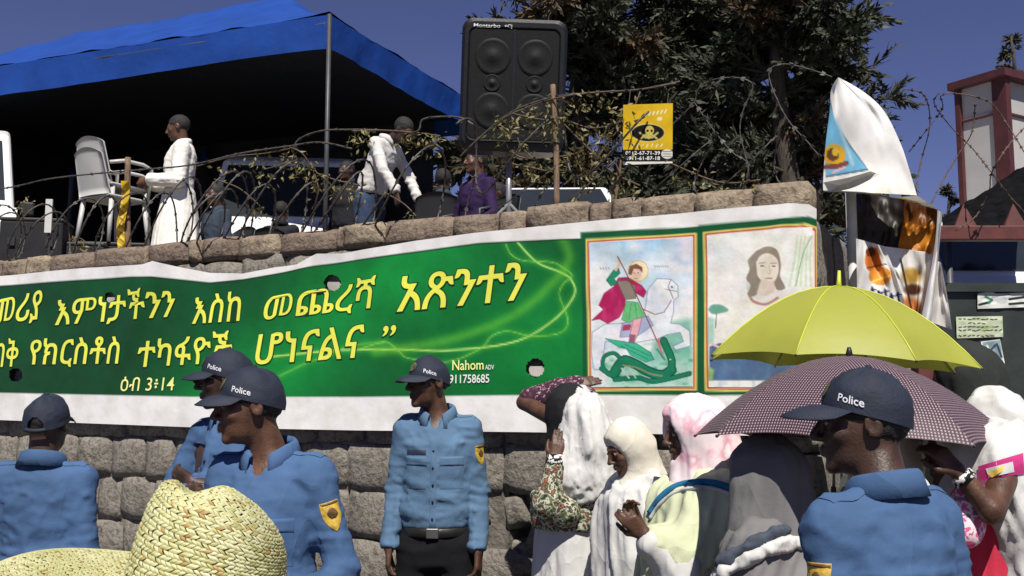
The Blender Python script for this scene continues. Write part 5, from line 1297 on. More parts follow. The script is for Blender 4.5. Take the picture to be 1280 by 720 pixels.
for kb in range(nb):
    s0 = kb*band; rr = np.interp(s0+band/2, acc, [p[0] for p in prof]); m_ = max(6, int(2*math.pi*rr/.0072))
    for half in (0, 1):
        for i in range(m_):
            a0 = 2*math.pi*(i+.5*half)/m_; da = 2*math.pi/m_*1.25; sk = 2*math.pi/m_*(0.95 if half == 0 else -.95)
            sa, sb_ = s0+band*(.0 if half == 0 else .46), s0+band*(.56 if half == 0 else 1.02)
            b0 = len(SV); l0 = rh.uniform(.0002, .0012); jit = rh.uniform(-.15, .15)*da
            for q in range(4):
                f_ = q/3; th = a0+sk*f_+jit; ss = min(TOT, sa+(sb_-sa)*f_); lf = .0004+.0022*math.sin(math.pi*min(1, max(0, f_*.9+.05)))+l0
                for g_, ex in ((-.5, 0), (0, .0010), (.5, 0)): SV.append(hat_pt(th+da*.72*g_, ss, lf+ex))
            for q in range(3):
                for g_ in range(2): SF.append((b0+q*3+g_, b0+q*3+g_+1, b0+q*3+g_+4, b0+q*3+g_+3))
            SM += [rh.choice((0, 0, 1, 1, 1, 2) if rh.random() < .25 else (0, 1, 1))]*6
o = mo('straw_weave', SV, np.array(SF), [M_straw, M_straw2, M_straw3], hat, True, mi=SM, kind='stuff')
MB().tube([hat_pt(2*math.pi*i/60, .0, 0) for i in range(61)], .0045, 6, False).build('brim_edge', M_straw2, hat, True)
hat.location = (0, 0, 0)
# ------------------------------------------------------------------ the terrace behind the wall
ZP = Z_PLAT
def tarp(name, col, rough=.5, bump=.012):
    return mat(name, col, rough, .10, 2.5, bump, 5, spec=.4)
M_tarp = tarp('blue_tarpaulin', (0.008, 0.052, 0.27)); M_tarpd = tarp('dark_tarp_and_roof_shade', (0.012, 0.014, 0.02)); M_pole = mat('painted_pole', (0.05, 0.05, 0.055), .5, .2, 9)
tent = thing('tent', 'bright blue tarpaulin tent over the terrace on dark poles', 'tent', (-1.9, 9.9, ZP))
TA = Vector((at(402, 498, 9.9).x, 9.9, 0)); D1 = Vector((-.934, .357, 0)).normalized(); D2 = Vector((.40, .917, 0)).normalized(); L1, L2 = 7.2, 3.7; ZE = 5.2
def tp(u, v, z): p = TA + D1*u*L1 + D2*v*L2; return Vector((p.x, p.y, z))
def roof_z(u, v):
    e = min(u*L1, (1-u)*L1, v*L2, (1-v)*L2)/(L2/2)
    return ZE+.30 + 1.15*min(1, e)**.9 - .10*math.sin(min(1, max(0, e))*math.pi)
nu, nv_ = 73, 41; V = []
for i in range(nu):
    for j in range(nv_):
        u, v = i/(nu-1), j/(nv_-1); V.append(tp(u, v, roof_z(u, v) + .025*n1(u*14, v*8, 1.1)+.02*n1(u*30, v*16, 4)))
mo('roof_sheet', V, [tuple(f) for f in grid_faces(nu, nv_)], M_tarp, tent)
def valance(name, a, b, n):
    V = []
    for i in range(n):
        t = i/(n-1); p = a.lerp(b, t); nrm = (b-a).cross(Vector((0, 0, 1))).normalized()
        for j in range(6):
            q = j/5; sag = .03*math.sin(t*math.pi*3)*q
            V.append(p + Vector((0, 0, .30-.34*q-.0+sag*.4)) + nrm*(.02*n1(t*22, q*1.5, 3.3)*(q+.2)+.03*q))
    mo(name, V, [tuple(f) for f in grid_faces(n, 6)], M_tarp, tent)
Z3 = Vector((0, 0, ZE))
cA, cB, cC, cD = tp(0, 0, ZE), tp(1, 0, ZE), tp(1, 1, ZE), tp(0, 1, ZE)
for a, b in ((cA, cB), (cB, cC), (cC, cD), (cD, cA)): valance('valance', a, b, 60)
# near-black sheet painting the shade under the roof, and the closed rear
mo('roof_shade_sheet', [tp(.005, .01, ZE+.20), tp(.995, .01, ZE+.20), tp(.995, .99, ZE+.20), tp(.005, .99, ZE+.20)], [(0, 1, 2, 3)], M_tarpd, tent, False)
V = []
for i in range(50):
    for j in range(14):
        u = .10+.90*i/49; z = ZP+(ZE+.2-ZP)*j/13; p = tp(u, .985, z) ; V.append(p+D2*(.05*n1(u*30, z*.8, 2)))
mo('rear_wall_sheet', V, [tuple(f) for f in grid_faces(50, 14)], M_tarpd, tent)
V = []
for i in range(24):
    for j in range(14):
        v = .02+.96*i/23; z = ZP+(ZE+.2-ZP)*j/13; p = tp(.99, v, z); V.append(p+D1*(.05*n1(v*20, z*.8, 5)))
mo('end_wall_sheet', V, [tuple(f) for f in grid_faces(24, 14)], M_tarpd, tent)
for u, v in ((0, 0), (1, 0), (0, 1), (.5, 1), (1, 1)):
    b = tp(u, v, ZP); MB().tube([b, (b.x, b.y, ZE+.30)], .024, 10).build('pole', M_pole, tent, True)
for a, b in ((cA, cB), (cC, cD), (cD, cA), (cB, cC)): MB().tube([a+Vector((0, 0, .22))+(tp(.5, .5, ZE)-a).normalized()*.06, b+Vector((0, 0, .22))+(tp(.5, .5, ZE)-b).normalized()*.06], .02, 8).build('eave_bar', M_pole, tent, True)

# ---- loudspeaker on its stand
M_grille = ramp_mat('speaker_grille', [(0, (.004, .004, .0045)), (.5, (.009, .009, .010))], tex='voronoi', scale=220, bump=.001, rough=.6); M_cab = mat('speaker_cabinet', (.006, .006, .0065), .42, .3, 40, .0015, 120)
Ys = 6.7; sp = thing('loudspeaker', 'large black double loudspeaker cabinet raised above the wall', 'loudspeaker', at(642, 192, Ys))
c0, c1 = at(577, 190, Ys), at(705, 36, Ys); wsp, hsp = c1.x-c0.x, c1.z-c0.z; cz = (c0.z+c1.z)/2; cxs = (c0.x+c1.x)/2
RS = Matrix.Rotation(R(9), 3, 'X') @ Matrix.Rotation(R(2.0), 3, 'Y')
def spt(x, y, z): return Vector((cxs, Ys, cz)) + RS @ Vector((x*wsp/2, y, z*hsp/2))
def rrect(w_, h_, r, n=6):
    P = []
    for (sx, sz, a0) in ((1, 1, 0), (-1, 1, 90), (-1, -1, 180), (1, -1, 270)):
        for i in range(n+1):
            a = R(a0+90*i/n); P.append((sx*(w_-r)+r*math.cos(a), sz*(h_-r)+r*math.sin(a)))
    return P
def rbox(name, w_, h_, r, y0, y1, m, parent, arch=0.0, bev=.02):
    P = rrect(w_, h_, r); n = len(P); V = []; ctr = Vector((cxs, Ys, cz))
    for (y, sc_) in ((y1, .9), (y1-.04*(1 if y1 > y0 else -1), 1), (y0+bev, 1), (y0, 1-bev/w_)):
        for x, z in P: V.append(ctr + RS @ Vector((x*sc_, y, z*sc_ + arch*(1-(x/w_)**2)*(z > 0))))
    F = [(k*n+i, k*n+(i+1) % n, (k+1)*n+(i+1) % n, (k+1)*n+i) for k in range(3) for i in range(n)] + [tuple(reversed(range(n))), tuple(range(3*n, 4*n))]
    o = mo(name, V, F, m, parent, False)
    bm = bmesh.new(); bm.from_mesh(o.data); bmesh.ops.recalc_face_normals(bm, faces=bm.faces); bm.to_mesh(o.data); bm.free(); return o
rbox('cabinet', wsp/2, hsp/2, .07, -.20, .25, M_cab, sp, .02)
gr = rbox('front_grille', wsp/2-.045, hsp/2-.06, .05, -.222, -.19, M_grille, sp, .012, .012)
for sx in (-1, 1):
    for sz, rr in ((.42, .125), (-.40, .125), (0.02, .06)):
        V = []; n_ = 28
        for i in range(n_):
            a_ = 2*math.pi*i/n_
            for f_, dy in ((1, .004), (.93, -.006), (.80, -.004), (.45, .000), (.30, -.008), (.02, -.012)): V.append(spt(sx*.40, -.222, sz) + RS @ Vector((rr*f_*math.cos(a_), dy, rr*f_*math.sin(a_))))
        mo('driver_cone', V, grid_faces(n_, 6, True), M_grille, sp)
MB().box(spt(0, -.226, 0), (.014, .012, hsp*.84), M=RS).build('centre_bar', M_cab, sp)
text_on('lettering', 'Montarbo', lambda u, v, l: spt(-.78+.50*u, -.228, .855+.055*v), M_wpr, sp, .012); text_on('lettering', '+C|', lambda u, v, l: spt(-.20+.14*u, -.228, .845+.065*v), M_wpr, sp, .012)
st = thing('speaker_stand', 'grey tripod stand under the loudspeaker', 'stand', (at(636, 220, Ys).x, Ys, ZP)); bx_ = st.location
M_alu = mat('brushed_metal', (.32, .32, .33), .45, .1, 30, metal=.6)
MB().tube([(bx_.x, Ys, ZP+.12), (bx_.x, Ys, c0.z+.03)], .02, 10).build('pole', M_alu, st, True)
for a in (90, 210, 330): MB().tube([(bx_.x, Ys, ZP+.42), (bx_.x+.40*math.cos(R(a)), Ys+.40*math.sin(R(a)), ZP+.01)], .012, 8).build('leg', M_alu, st, True)
MB().box((bx_.x, Ys, c0.z+.0), (.22, .22, .02)).build('top_plate', M_alu, st)

# ---- vehicles
M_wpaint = mat('white_car_paint', (.66, .66, .65), .3, .05, 3, spec=.6); M_glass = mat('dark_car_glass', (.02, .024, .028), .12, .1, 3, spec=.7); M_tyre = mat('tyre_rubber', (.015, .015, .015), .8, .2, 20); M_rub = mat('black_trim', (.012, .012, .012), .6, .2); M_lampr = mat('red_lamp', (.30, .01, .01), .25, .1); M_lampw = mat('clear_lamp', (.5, .5, .48), .2, .1)
def loft(sections, name, m, parent, smooth=True):
    n = len(sections[0]); V = [v for s_ in sections for v in s_]; k = len(sections)
    F = [(i*n+j, i*n+(j+1) % n, (i+1)*n+(j+1) % n, (i+1)*n+j) for i in range(k-1) for j in range(n)] + [tuple(reversed(range(n))), tuple(range((k-1)*n, k*n))]
    o = mo(name, V, F, m, parent, smooth); bm = bmesh.new(); bm.from_mesh(o.data); bmesh.ops.recalc_face_normals(bm, faces=bm.faces); bm.to_mesh(o.data); bm.free()
    if smooth:
        md = o.modifiers.new('edges', 'EDGE_SPLIT'); md.split_angle = R(38)
    return o
def vehicle(name, label, cat, pos, yaw, W_, Lg, H_, kind, bf=.52):
    t = thing(name, label, cat, pos); Q = Matrix.Rotation(R(yaw), 3, 'Z'); P0 = Vector(pos)
    w = lambda x, y, z: P0 + Q @ Vector((x, y, z))
    # side profile (y forward, z up): body, then the glasshouse
    if kind == 'van':
        belt = bf*H_; prof_ = [(-Lg/2, .0), (-Lg/2+.03, .18), (-Lg/2+.12, .45), (-Lg/2+.5, .5), (Lg/2-.1, .5), (Lg/2, .4), (Lg/2, 0)]
        ro = [(-Lg/2+.10, belt), (-Lg/2+.22, H_-.16), (-Lg/2+.55, H_-.02), (0, H_), (Lg/2-1.3, H_-.03), (Lg/2-.95, H_-.16), (Lg/2-.45, belt)]
        body = [(-Lg/2+.02, .30), (-Lg/2+.02, belt), (Lg/2-.42, belt), (Lg/2-.06, belt-.22), (Lg/2, .55), (Lg/2, .30)]
    else:
        belt = .63*H_; ro = [(-Lg/2+.45, belt), (-Lg/2+1.0, H_-.06), (-Lg/2+1.4, H_), (Lg/2-2.0, H_-.01), (Lg/2-1.65, H_-.08), (Lg/2-1.05, belt)]
        body = [(-Lg/2, .28), (-Lg/2+.02, belt-.05), (-Lg/2+.4, belt), (Lg/2-1.0, belt), (Lg/2-.1, belt-.17), (Lg/2, .5), (Lg/2, .28)]
    def sect(prof2, xs_): return [[w(x*s_, y, z) for (y, z), s_ in zip(prof2, sc_)] for x, sc_ in xs_]
    one = [1]*len(body); tap = [1]*len(body)
    loft([[w(x, y, z) for y, z in body] for x in (-W_/2, -W_/2+.04, W_/2-.04, W_/2)], 'body', M_wpaint, t, False)
    top_in = .10 if kind == 'van' else .17
    def gx(z): return W_/2-.03-top_in*(z-belt)/(H_-belt)
    n = len(ro); V = []
    for sg in (-1, 1):
        for y, z in ro: V.append(w(sg*gx(z), y, z))
    F = [(i, i+1, n+i+1, n+i) for i in range(n-1)] + [tuple(range(n)), tuple(reversed(range(n, 2*n)))]
    o = mo('cabin', V, F, M_wpaint, t, False); bm = bmesh.new(); bm.from_mesh(o.data); bmesh.ops.recalc_face_normals(bm, faces=bm.faces); bm.to_mesh(o.data); bm.free()
    md = o.modifiers.new('bevel', 'BEVEL'); md.width = .05; md.segments = 3
    # windows: front and rear screens, side panes
    def pane(i, inset, nm):
        a, b = ro[i], ro[i+1]; d = Vector((0, b[1]-a[1], -(b[0]-a[0]))); d = Vector((0, -(b[1]-a[1]), (b[0]-a[0]))).normalized()
        if d.y*(1 if i > n/2 else -1) < 0: d = -d
        pts = []
        for f_, sg in ((.10, -1), (.10, 1), (.90, 1), (.90, -1)):
            y = a[0]+(b[0]-a[0])*f_; z = a[1]+(b[1]-a[1])*f_; pts.append(w(sg*(gx(z)-inset), y+d.y*.012, z+d.z*.012))
        MB().prism(pts, Q @ d*.006).build(nm, M_glass, t)
    pane(0, .09, 'rear_window'); pane(n-2, .09, 'windscreen')
    ys = [-Lg/2+.55, -Lg/2+1.5, -Lg/2+2.5, Lg/2-1.25] if kind == 'van' else [-Lg/2+1.05, -Lg/2+1.95, Lg/2-1.7]
    for sg in (-1, 1):
        for y0, y1 in zip(ys[:-1], ys[1:]):
            z0, z1 = belt+.05, H_-.17
            pts = [w(sg*(gx(z)+.006), y, z) for y, z in ((y0+.04, z0), (y1-.04, z0), (y1-.06, z1), (y0+.06, z1))]; MB().prism(pts, Q @ Vector((sg*.006, 0, .002))).build('side_window', M_glass, t)
        for y in (-Lg/2+.75, Lg/2-.85):
            wh = MB().tube([w(sg*(W_/2-.18), y, .31), w(sg*(W_/2+.01), y, .31)], .31, 24).build('wheel', M_tyre, t, False); MB().tube([w(sg*(W_/2+.0), y, .31), w(sg*(W_/2+.02), y, .31)], .19, 16).build('rim', M_alu, wh)
        MB().box(w(sg*(W_/2-.14), -Lg/2-.0, .62 if kind == 'van' else .75), (.14, .05, .30 if kind == 'van' else .16), R(yaw)).build('tail_lamp', M_lampr, t, bevel=.01)
        MB().box(w(sg*(W_/2-.22), Lg/2-.01, .68), (.30, .06, .16), R(yaw)).build('headlight', M_lampw, t, bevel=.01)
        MB().box(w(sg*(W_/2+.09), Lg/2-1.15, belt+.12), (.16, .08, .16), R(yaw)).build('mirror', M_rub, t, bevel=.02)
    for y in (-Lg/2-.03, Lg/2+.03): MB().box(w(0, y, .40), (W_*.98, .12, .22), R(yaw)).build('bumper', M_rub, t, bevel=.03)
    return t
p = at(352, 498, 12.3); vehicle('minibus', 'white minibus parked in the shade under the tent', 'minibus', (p.x, 13.0, ZP), 186, 1.75, 4.4, 2.08, 'van')
p = at(690, 498, 9.3); vehicle('saloon_car', 'white saloon car behind the wall under the loudspeaker', 'car', (p.x, 10.9, ZP), 178, 1.66, 4.2, 1.40, 'car')
p = at(-104, 498, 9.6); vehicle('minibus', 'white minibus cut off by the left edge of the picture', 'minibus', (p.x-1.35, 12.1, ZP), 206, 1.75, 4.6, 2.25, 'van')

# ---- white plastic chairs
M_plast = mat('shaded_white_plastic', (.46, .46, .44), .4, .06, 4)  # dulled white, with the shade on the chairs put into the colour
def chair_parts(par, P0, yaw, M_plast=M_plast):
    Q = Matrix.Rotation(R(yaw), 3, 'Z'); w = lambda x, y, z: P0 + Q @ Vector((x, y, z))
    MB().box(w(0, 0, .43), (.44, .44, .025), R(yaw)).build('seat', M_plast, par, bevel=.01)
    V = []
    for i in range(9):
        for j in range(8):
            u = -1+2*i/8; v = j/7; V.append(w(u*(.21-.03*v), .20+.10*v+.03*(1-u*u), .44+.42*v-.05*u*u*(v > .95)))
    n = len(V); V2 = V+[v+Q @ Vector((0, .018, 0)) for v in V]; F = [tuple(f) for f in grid_faces(9, 8)]; F2 = F+[tuple(x+n for x in reversed(f)) for f in F]
    rim = [i*8 for i in range(9)]+[8*8+j for j in range(1, 8)]+[i*8+7 for i in range(7, -1, -1)]+[j for j in range(6, 0, -1)]
    F2 += [(rim[a], rim[(a+1) % len(rim)], rim[(a+1) % len(rim)]+n, rim[a]+n) for a in range(len(rim))]
    mo('backrest', V2, F2, M_plast, par)
    for sx in (-1, 1):
        for sy in (-1, 1): MB().tube([w(sx*.19, sy*.18, .42), w(sx*.225, sy*.22, 0)], [.022, .018], 8).build('leg', M_plast, par, True)
        MB().tube([w(sx*.225, -.19, .43), w(sx*.24, -.20, .63), w(sx*.24, -.10, .655), w(sx*.235, .10, .655), w(sx*.20, .23, .62)], .018, 8).build('armrest', M_plast, par, True)
def chair(label, pos, yaw, group, m=None, name='plastic_chair'):
    t = thing(name, label, 'chair', pos, group); chair_parts(t, Vector(pos), yaw, m or M_plast); return t
p = at(132, 498, 9.2); M_box = mat('shade_dark_box', (.022, .022, .025), .8, .2, 6, spec=.2)  # near-black colour puts the tent's shade into the cases
def case(lab, c, Y, w_, d_, h_):
    t = thing('equipment_case', lab, 'case', (c.x, Y, ZP))
    MB().box((c.x, Y, ZP+h_/2), (w_, d_, h_), .2).build('case_body', M_box, t, bevel=.015); MB().box((c.x, Y, ZP+h_+.016), (w_*1.02, d_*1.02, .03), .2).build('lid', M_rub, t, bevel=.01)
    for sx in (-1, 1): MB().box(Vector((c.x, Y, ZP+h_*.7))+Matrix.Rotation(.2, 3, 'Z') @ Vector((sx*w_*.3, -d_/2-.01, 0)), (.06, .02, .07), .2).build('latch', M_rub, t)
case('dark case under the two white plastic chairs', p, 9.2, .7, .6, .47)
chair('lower of two stacked white plastic chairs beside the man in the cassock', (p.x, 9.2, ZP+.505), 150, 'stacked white chairs'); chair('upper of two stacked white plastic chairs beside the man in the cassock', (p.x, 9.22, ZP+.615), 150, 'stacked white chairs')
# ---- people on the terrace
M_dkpl = mat('dark_plastic', (.02, .022, .025), .5, .1, 4); M_suit = cloth('dark_suit', (.012, .012, .016), .2, .005, 14); M_purple = cloth('shaded_purple_jacket', (.022, .008, .048), .15, .007, 14); M_greyblue = cloth('slate_shirt', (.035, .05, .075), .2, .006, 14); M_lightsh = cloth('pale_shirt', (.55, .54, .52), .06, .007, 14); M_jean = cloth('blue_jeans', (.03, .05, .10), .2, .005, 18)  # purple darkened to carry the shade under the creeper
def bystander(label, px, Y, yaw, H, ms, ml=M_navy, seated=False, seat_yaw=None, skin=SKIN_B, shirt_amp=.008, vneck=True, pose=None, hair=True, short='', **kw):
    gz = ZP-(.46 if seated else 0)
    q = Person(label, px, Y, yaw, H, skin=skin, gz=gz, **kw)
    if seated:
        for n_, sg in (('L', 1), ('R', -1)): q.J['kn'+n_] = Vector((sg*.11, -.42*q.k, .93*q.k)); q.J['an'+n_] = Vector((sg*.11, -.42*q.k, .46+.09)); q.J['wr'+n_] = Vector((sg*.14, -.30, .99*q.k)); q.J['el'+n_] = Vector((sg*.24, -.02, 1.12*q.k)); q.J['hd'+n_] = (Vector((-sg*.3, -1, -.2)), Vector((0, 0, -1)), sg, .4)
    if pose: pose(q)
    q.body('', hf=.009, h=.024)
    if hair: q.hair()
    q.shirt(ms, amp=shirt_amp, h=.014, vneck=vneck); q.collar(ms)
    k = q.k; J = q.J
    if seated:
        f = Field((-.35, -.65, .40), (.35, .3, 1.1*k), .017); f.add(stack([.80*k, .88*k, .95*k, .99*k], [.16*k, .175*k, .168*k, .152*k], [.13*k, .14*k, .13*k, .113*k]), .02)
        for n_ in 'LR': f.add(cap(J['hip'+n_], J['kn'+n_], .095*k, .075*k), .03); f.add(cap(J['kn'+n_], J['an'+n_], .075*k, .06*k), .03)
        V, Q = f.mesh(); V = wrinkle(V, Q, .005, 9); mo('trousers', q.W(V), Q, ml, q.root)
        c = q.w((0, .04, 0)); chair('dark plastic chair under the ' + short, (c.x, c.y, ZP), math.degrees(q.yaw), 'seats on the terrace', M_dkpl)
    else: q.legs(ml)
    return q
# priest in a white cassock
PR = Person('man in a long white cassock standing before the tent, looking down', 214, 9.3, -72, 1.77, skin=SKIN_A, gz=ZP, head_yaw=-12, head_pitch=12, head_off=(0, -.02, 0))
for n_, sg in (('L', 1), ('R', -1)): PR.J['el'+n_] = Vector((sg*.23, -.01, 1.10)); PR.J['wr'+n_] = Vector((sg*.10, -.27, 1.12)); PR.J['hd'+n_] = (Vector((-sg*.4, -1, -.2)), Vector((-sg, 0, -.4)), sg, .7)
PR.body('', hf=.007); PR.hair(); M_cass = cloth('white_cassock', (.74, .72, .66), .05, .008, 10)
PR.shirt(M_cass, .03, (.07, .066, .058), .84, .006, False, .012, 'cassock_top', blouse=0); PR.collar(M_cass, 10, .035, .05, .02)
drape(PR, 'cassock_skirt', [(stack([.02, .4, .75, .95, 1.06], [.30, .26, .215, .185, .17], [.27, .235, .195, .16, .14], fold=lambda th, z: .022*vnoise(np.cos(th)*4+3, np.sin(th)*4, z*.5)*np.clip((1.05-z)/.4, .05, 1)), .02)], M_cass, .014, .010, 8, (1, 1, .15), 3.0)
bystander('man in a dark blue jacket seated behind the man in the cassock', 262, 9.9, -40, 1.70, M_greyblue, seated=True, short='seated man beside the cassock')
def pose_bend(q):
    for n_, sg in (('L', 1), ('R', -1)): q.J['el'+n_] = q.J['sh'+n_]+Vector((sg*.06, -.12, -.26)); q.J['wr'+n_] = q.J['el'+n_]+Vector((-sg*.03, -.12, -.2))
bystander('man in a pale shirt bending forward between the tent pole and the loudspeaker', 458, 8.8, 62, 1.64, M_lightsh, M_jean, pose=pose_bend, lean=.42, head_pitch=34, head_off=(0, -.08, -.08), hair=True)
bystander('man in a purple jacket seated under the left corner of the loudspeaker', 594, 8.3, -48, 1.66, M_purple, seated=True, short='man in the purple jacket', head_yaw=-12, skin=SKIN_A)
bystander('dark haired man in a slate shirt seated beside the purple jacket', 552, 8.8, 175, 1.60, M_greyblue, seated=True, short='man in the slate shirt')
bystander('man in dark clothes seated in the tent, left of the pole', 346, 10.6, 170, 1.66, M_suit, seated=True, short='man in dark clothes left of the pole')
bystander('man in a dark suit standing in the tent, right of the pole', 428, 10.5, -30, 1.62, M_suit, skin=SKIN_B)
bystander('person in a pink striped top at the car behind the purple jacket', 620, 8.9, -60, 1.50, ramp_mat('pink_stripes', [(0, (.55, .30, .36)), (.5, (.62, .52, .54))], scale=20, stretch=(12, 12, .3)), seated=True, short='person in the pink stripes')
# cases coloured near black as tent shade and a white board behind the wire
M_board = mat('white_board', (.5, .5, .48), .6, .08, 4)
case('tall dark case behind the razor wire at the left edge', at(36, 498, 8.6), 8.6, .5, .4, .60); case('low dark case left of the stacked chairs', at(86, 498, 8.8), 8.8, .55, .45, .42)
c = at(60, 290, 7.6); t = thing('sign_post', 'short white board on a stake behind the razor wire', 'sign', (c.x, 7.6, ZP)); MB().box((c.x, 7.6, at(60, 270, 7.6).z), (.05, .02, .26), .1).build('board', M_board, t); MB().tube([(c.x, 7.62, ZP), (c.x, 7.62, at(60, 262, 7.6).z)], .012, 6).build('stake', M_pole, t)

# ------------------------------------------------------------------ posts, razor wire, creeper, yellow sign on the wall top
M_wood = mat('weathered_wood', (.20, .13, .08), .85, .3, 20, .004, 60, stretch=(6, 6, .6)); M_wire = mat('galvanised_wire', (.085, .078, .07), .6, .3, 30, metal=.3); M_rust = mat('rusty_wire', (.10, .065, .045), .8, .3, 40)
def wp(px, py, off=-.10): s_, z_ = wall_sz(px, py, off); return wall_pt(s_, z_, off)
for lab, pix, r in (('weathered wooden post on the wall left of the man in the cassock', [(160, 316), (159, 255), (160, 197)], .024), ('tall thin wooden post on the wall before the loudspeaker', [(696, 262), (695, 180), (691, 106)], .017), ('crooked stick on the wall beside the yellow sign', [(768, 262), (772, 230), (777, 200)], .008)):
    a = wp(*pix[0]); t = thing('wooden_post', lab, 'post', a, 'posts on the wall'); pts = [wp(x, y) for x, y in smooth_path(pix, 4)]
    MB().tube(pts, [r*(1-.15*i/len(pts))*(1+.08*n1(i*.9, 2, 1)) for i in range(len(pts))], 8).build('shaft', M_wood, t, True)
    MB().tube([p + Vector((0, 0, 0)) for p in (pts[len(pts)//2], pts[len(pts)//2]+Vector((0, 0, .012)))], r*1.25, 8).build('wire_tie', M_wire, t, True)
# yellow printed ribbon on the left post
U, Vv = np.meshgrid(np.linspace(0, 1, 12), np.linspace(0, 1, 70), indexing='ij'); X = 146+10*U+2*np.sin(Vv*7)+5*(1-Vv); Y = 226+86*Vv
cc = Canvas(X, Y, (214, 176, 40)); 
for q in range(9): cc.line([(147+3*(q % 2), 232+q*9), (156-2*(q % 3), 236+q*9)], 2.2, (250, 225, 120), .9); cc.line([(150, 236+q*9), (155, 240+q*9)], 1.2, (120, 80, 20), .8)
Pp = np.array([[wp(X[i, j], Y[i, j], -.06+.015*math.sin(j*.3+i*.2)) for j in range(70)] for i in range(12)])
t = thing('printed_ribbon', 'yellow printed ribbon hanging beside the left wooden post', 'ribbon', wp(150, 312)); sheet('ribbon_cloth', Pp, cc.C, t)
# razor wire
def wire_obj(lab, pts, r=.0058, barb=.05, name='razor_wire', m=None, size=.022, seed=3):
    t = thing(name, lab, 'razor wire', pts[0], 'razor wire on the wall'); MB().tube(pts, r, 5).build('wire', m or M_wire, t, True)
    B = MB(); rr = random.Random(seed); acc_ = 0
    for a, b in zip(pts[:-1], pts[1:]):
        a, b = Vector(a), Vector(b); d = b-a; acc_ += d.length
        if acc_ > barb:
            acc_ = 0; d.normalize(); u = Vector((rr.uniform(-1, 1), rr.uniform(-1, 1), rr.uniform(-1, 1))); u = (u-d*u.dot(d)).normalized(); n = d.cross(u)*.0012
            for sg in (1, -1):
                P = [a-d*size*.45, a+d*size*.45, a+d*size*.75+u*sg*size*.55, a-d*size*.1+u*sg*size*.40]; B.add([p-n for p in P]+[p+n for p in P], [(0, 1, 2, 3), (7, 6, 5, 4), (0, 4, 5, 1), (1, 5, 6, 2), (2, 6, 7, 3), (3, 7, 4, 0)])
    if B.V: B.build('barb_row', m or M_wire, t, kind='stuff')
    return t
def coil(px0, px1, r, turns, zc, off, phase=0.0, jag=.04, seed=1):
    s0, s1 = wall_sz(px0, 300)[0], wall_sz(px1, 300)[0]; n = int(turns*44); out = []
    for i in range(n+1):
        t = i/n; a = phase+2*math.pi*turns*t; rr = r*(1+.16*n1(t*turns*.8, seed, 2)); s_ = s0+(s1-s0)*t+.13*math.sin(a*1.0+.8)*1.0
        out.append(wall_pt(s_+jag*n1(t*turns*2, seed, 5), zc+rr*math.sin(a)*(1+.12*n1(t*9, seed, 7))+.03*n1(t*turns, seed, 9), off+rr*.8*math.cos(a)))
    return out
zt = Z_TOP
wire_obj('long low coil of razor wire along the left of the wall top', coil(-170, 300, .21, 8.5, zt+.20, -.10, .4, .05, 3), seed=5)
wire_obj('loose wide coil of razor wire on the wall before the tent', coil(200, 560, .25, 4.5, zt+.20, -.12, 1.9, .06, 8), seed=7)
wire_obj('stretched thin coil of razor wire before the loudspeaker', coil(540, 790, .19, 2.0, zt+.33, -.12, .9, .05, 12), seed=9)
wire_obj('second coil of razor wire crossing the first at the left', coil(-120, 260, .19, 6.0, zt+.17, -.16, 2.6, .07, 21), seed=15)
wire_obj('small tight coil of razor wire before the minibus', coil(240, 470, .17, 4.0, zt+.15, -.08, .2, .06, 25), seed=17)
wire_obj('slack coil of razor wire lying on the wall before the car', coil(560, 1000, .14, 4.5, zt+.12, -.14, 1.2, .08, 33), r=.0032, seed=19)
def strand(lab, pix, off=-.1, **k): return wire_obj(lab, [wp(x, y, off) for x, y in smooth_path(pix, 10)], **k)
strand('taut strand of wire from the left edge to the tent pole', [(-120, 244), (0, 236), (60, 224), (120, 217), (180, 212), (240, 206), (300, 192), (360, 183), (400, 178), (440, 186)], barb=.06)
strand('strand of wire arching over the bending man up to the loudspeaker', [(366, 196), (372, 176), (400, 164), (440, 162), (480, 163), (520, 165), (528, 150), (548, 146), (575, 147), (592, 156)], barb=.06)
strand('strand of wire carrying creeper up to the thin post', [(575, 196), (600, 172), (640, 140), (690, 122), (740, 116), (800, 112), (850, 102)], barb=.07)
strand('large single loop of wire right of the yellow sign', [(800, 190), (830, 165), (866, 130), (872, 112), (890, 100), (920, 97), (940, 104), (938, 118), (930, 135), (925, 165), (935, 210), (930, 235)], r=.003, m=M_wire)
strand('thin tangled wire crossing before the dark trees', [(868, 128), (890, 160), (915, 190), (935, 205), (930, 232), (905, 240)], r=.0025)
strand('wire loop beside the top of the white flag', [(1040, 96), (1010, 86), (980, 80), (962, 88), (966, 112), (985, 150), (1010, 178), (1024, 195)], r=.0028)
# yellow sign
sg_ = thing('hanging_sign', 'yellow sign with black oval emblem and phone numbers hung on the wire', 'sign', wp(811, 204, -.05))
U, Vv = np.meshgrid(np.linspace(0, 1, 90), np.linspace(0, 1, 110), indexing='ij'); X = 779+62*U-.5*Vv; Y = 130+75*Vv-(2.0*(U-.5))
cc = Canvas(X, Y, (226, 186, 22)); cc.mix(np.clip(vnoise(X/14, Y/9, 1), 0, 1)*.35, (190, 160, 30))
cc.oval(810, 166, 21, 11.5, (236, 226, 160)); cc.oval(810, 166, 20, 10.5, (18, 16, 10))
cc.oval(812, 163, 5.5, 6.0, (206, 186, 90)); cc.oval(811, 171, 3.4, 2.6, (206, 186, 90)); cc.oval(809.5, 163.5, 1.5, 1.6, (18, 16, 10)); cc.oval(814.5, 163.5, 1.5, 1.6, (18, 16, 10))
for a, b in (((800, 166), (807, 172)), ((822, 166), (815, 172)), ((801, 173), (808, 168)), ((821, 173), (814, 168))): cc.line([a, b], 2.6, (196, 180, 100))
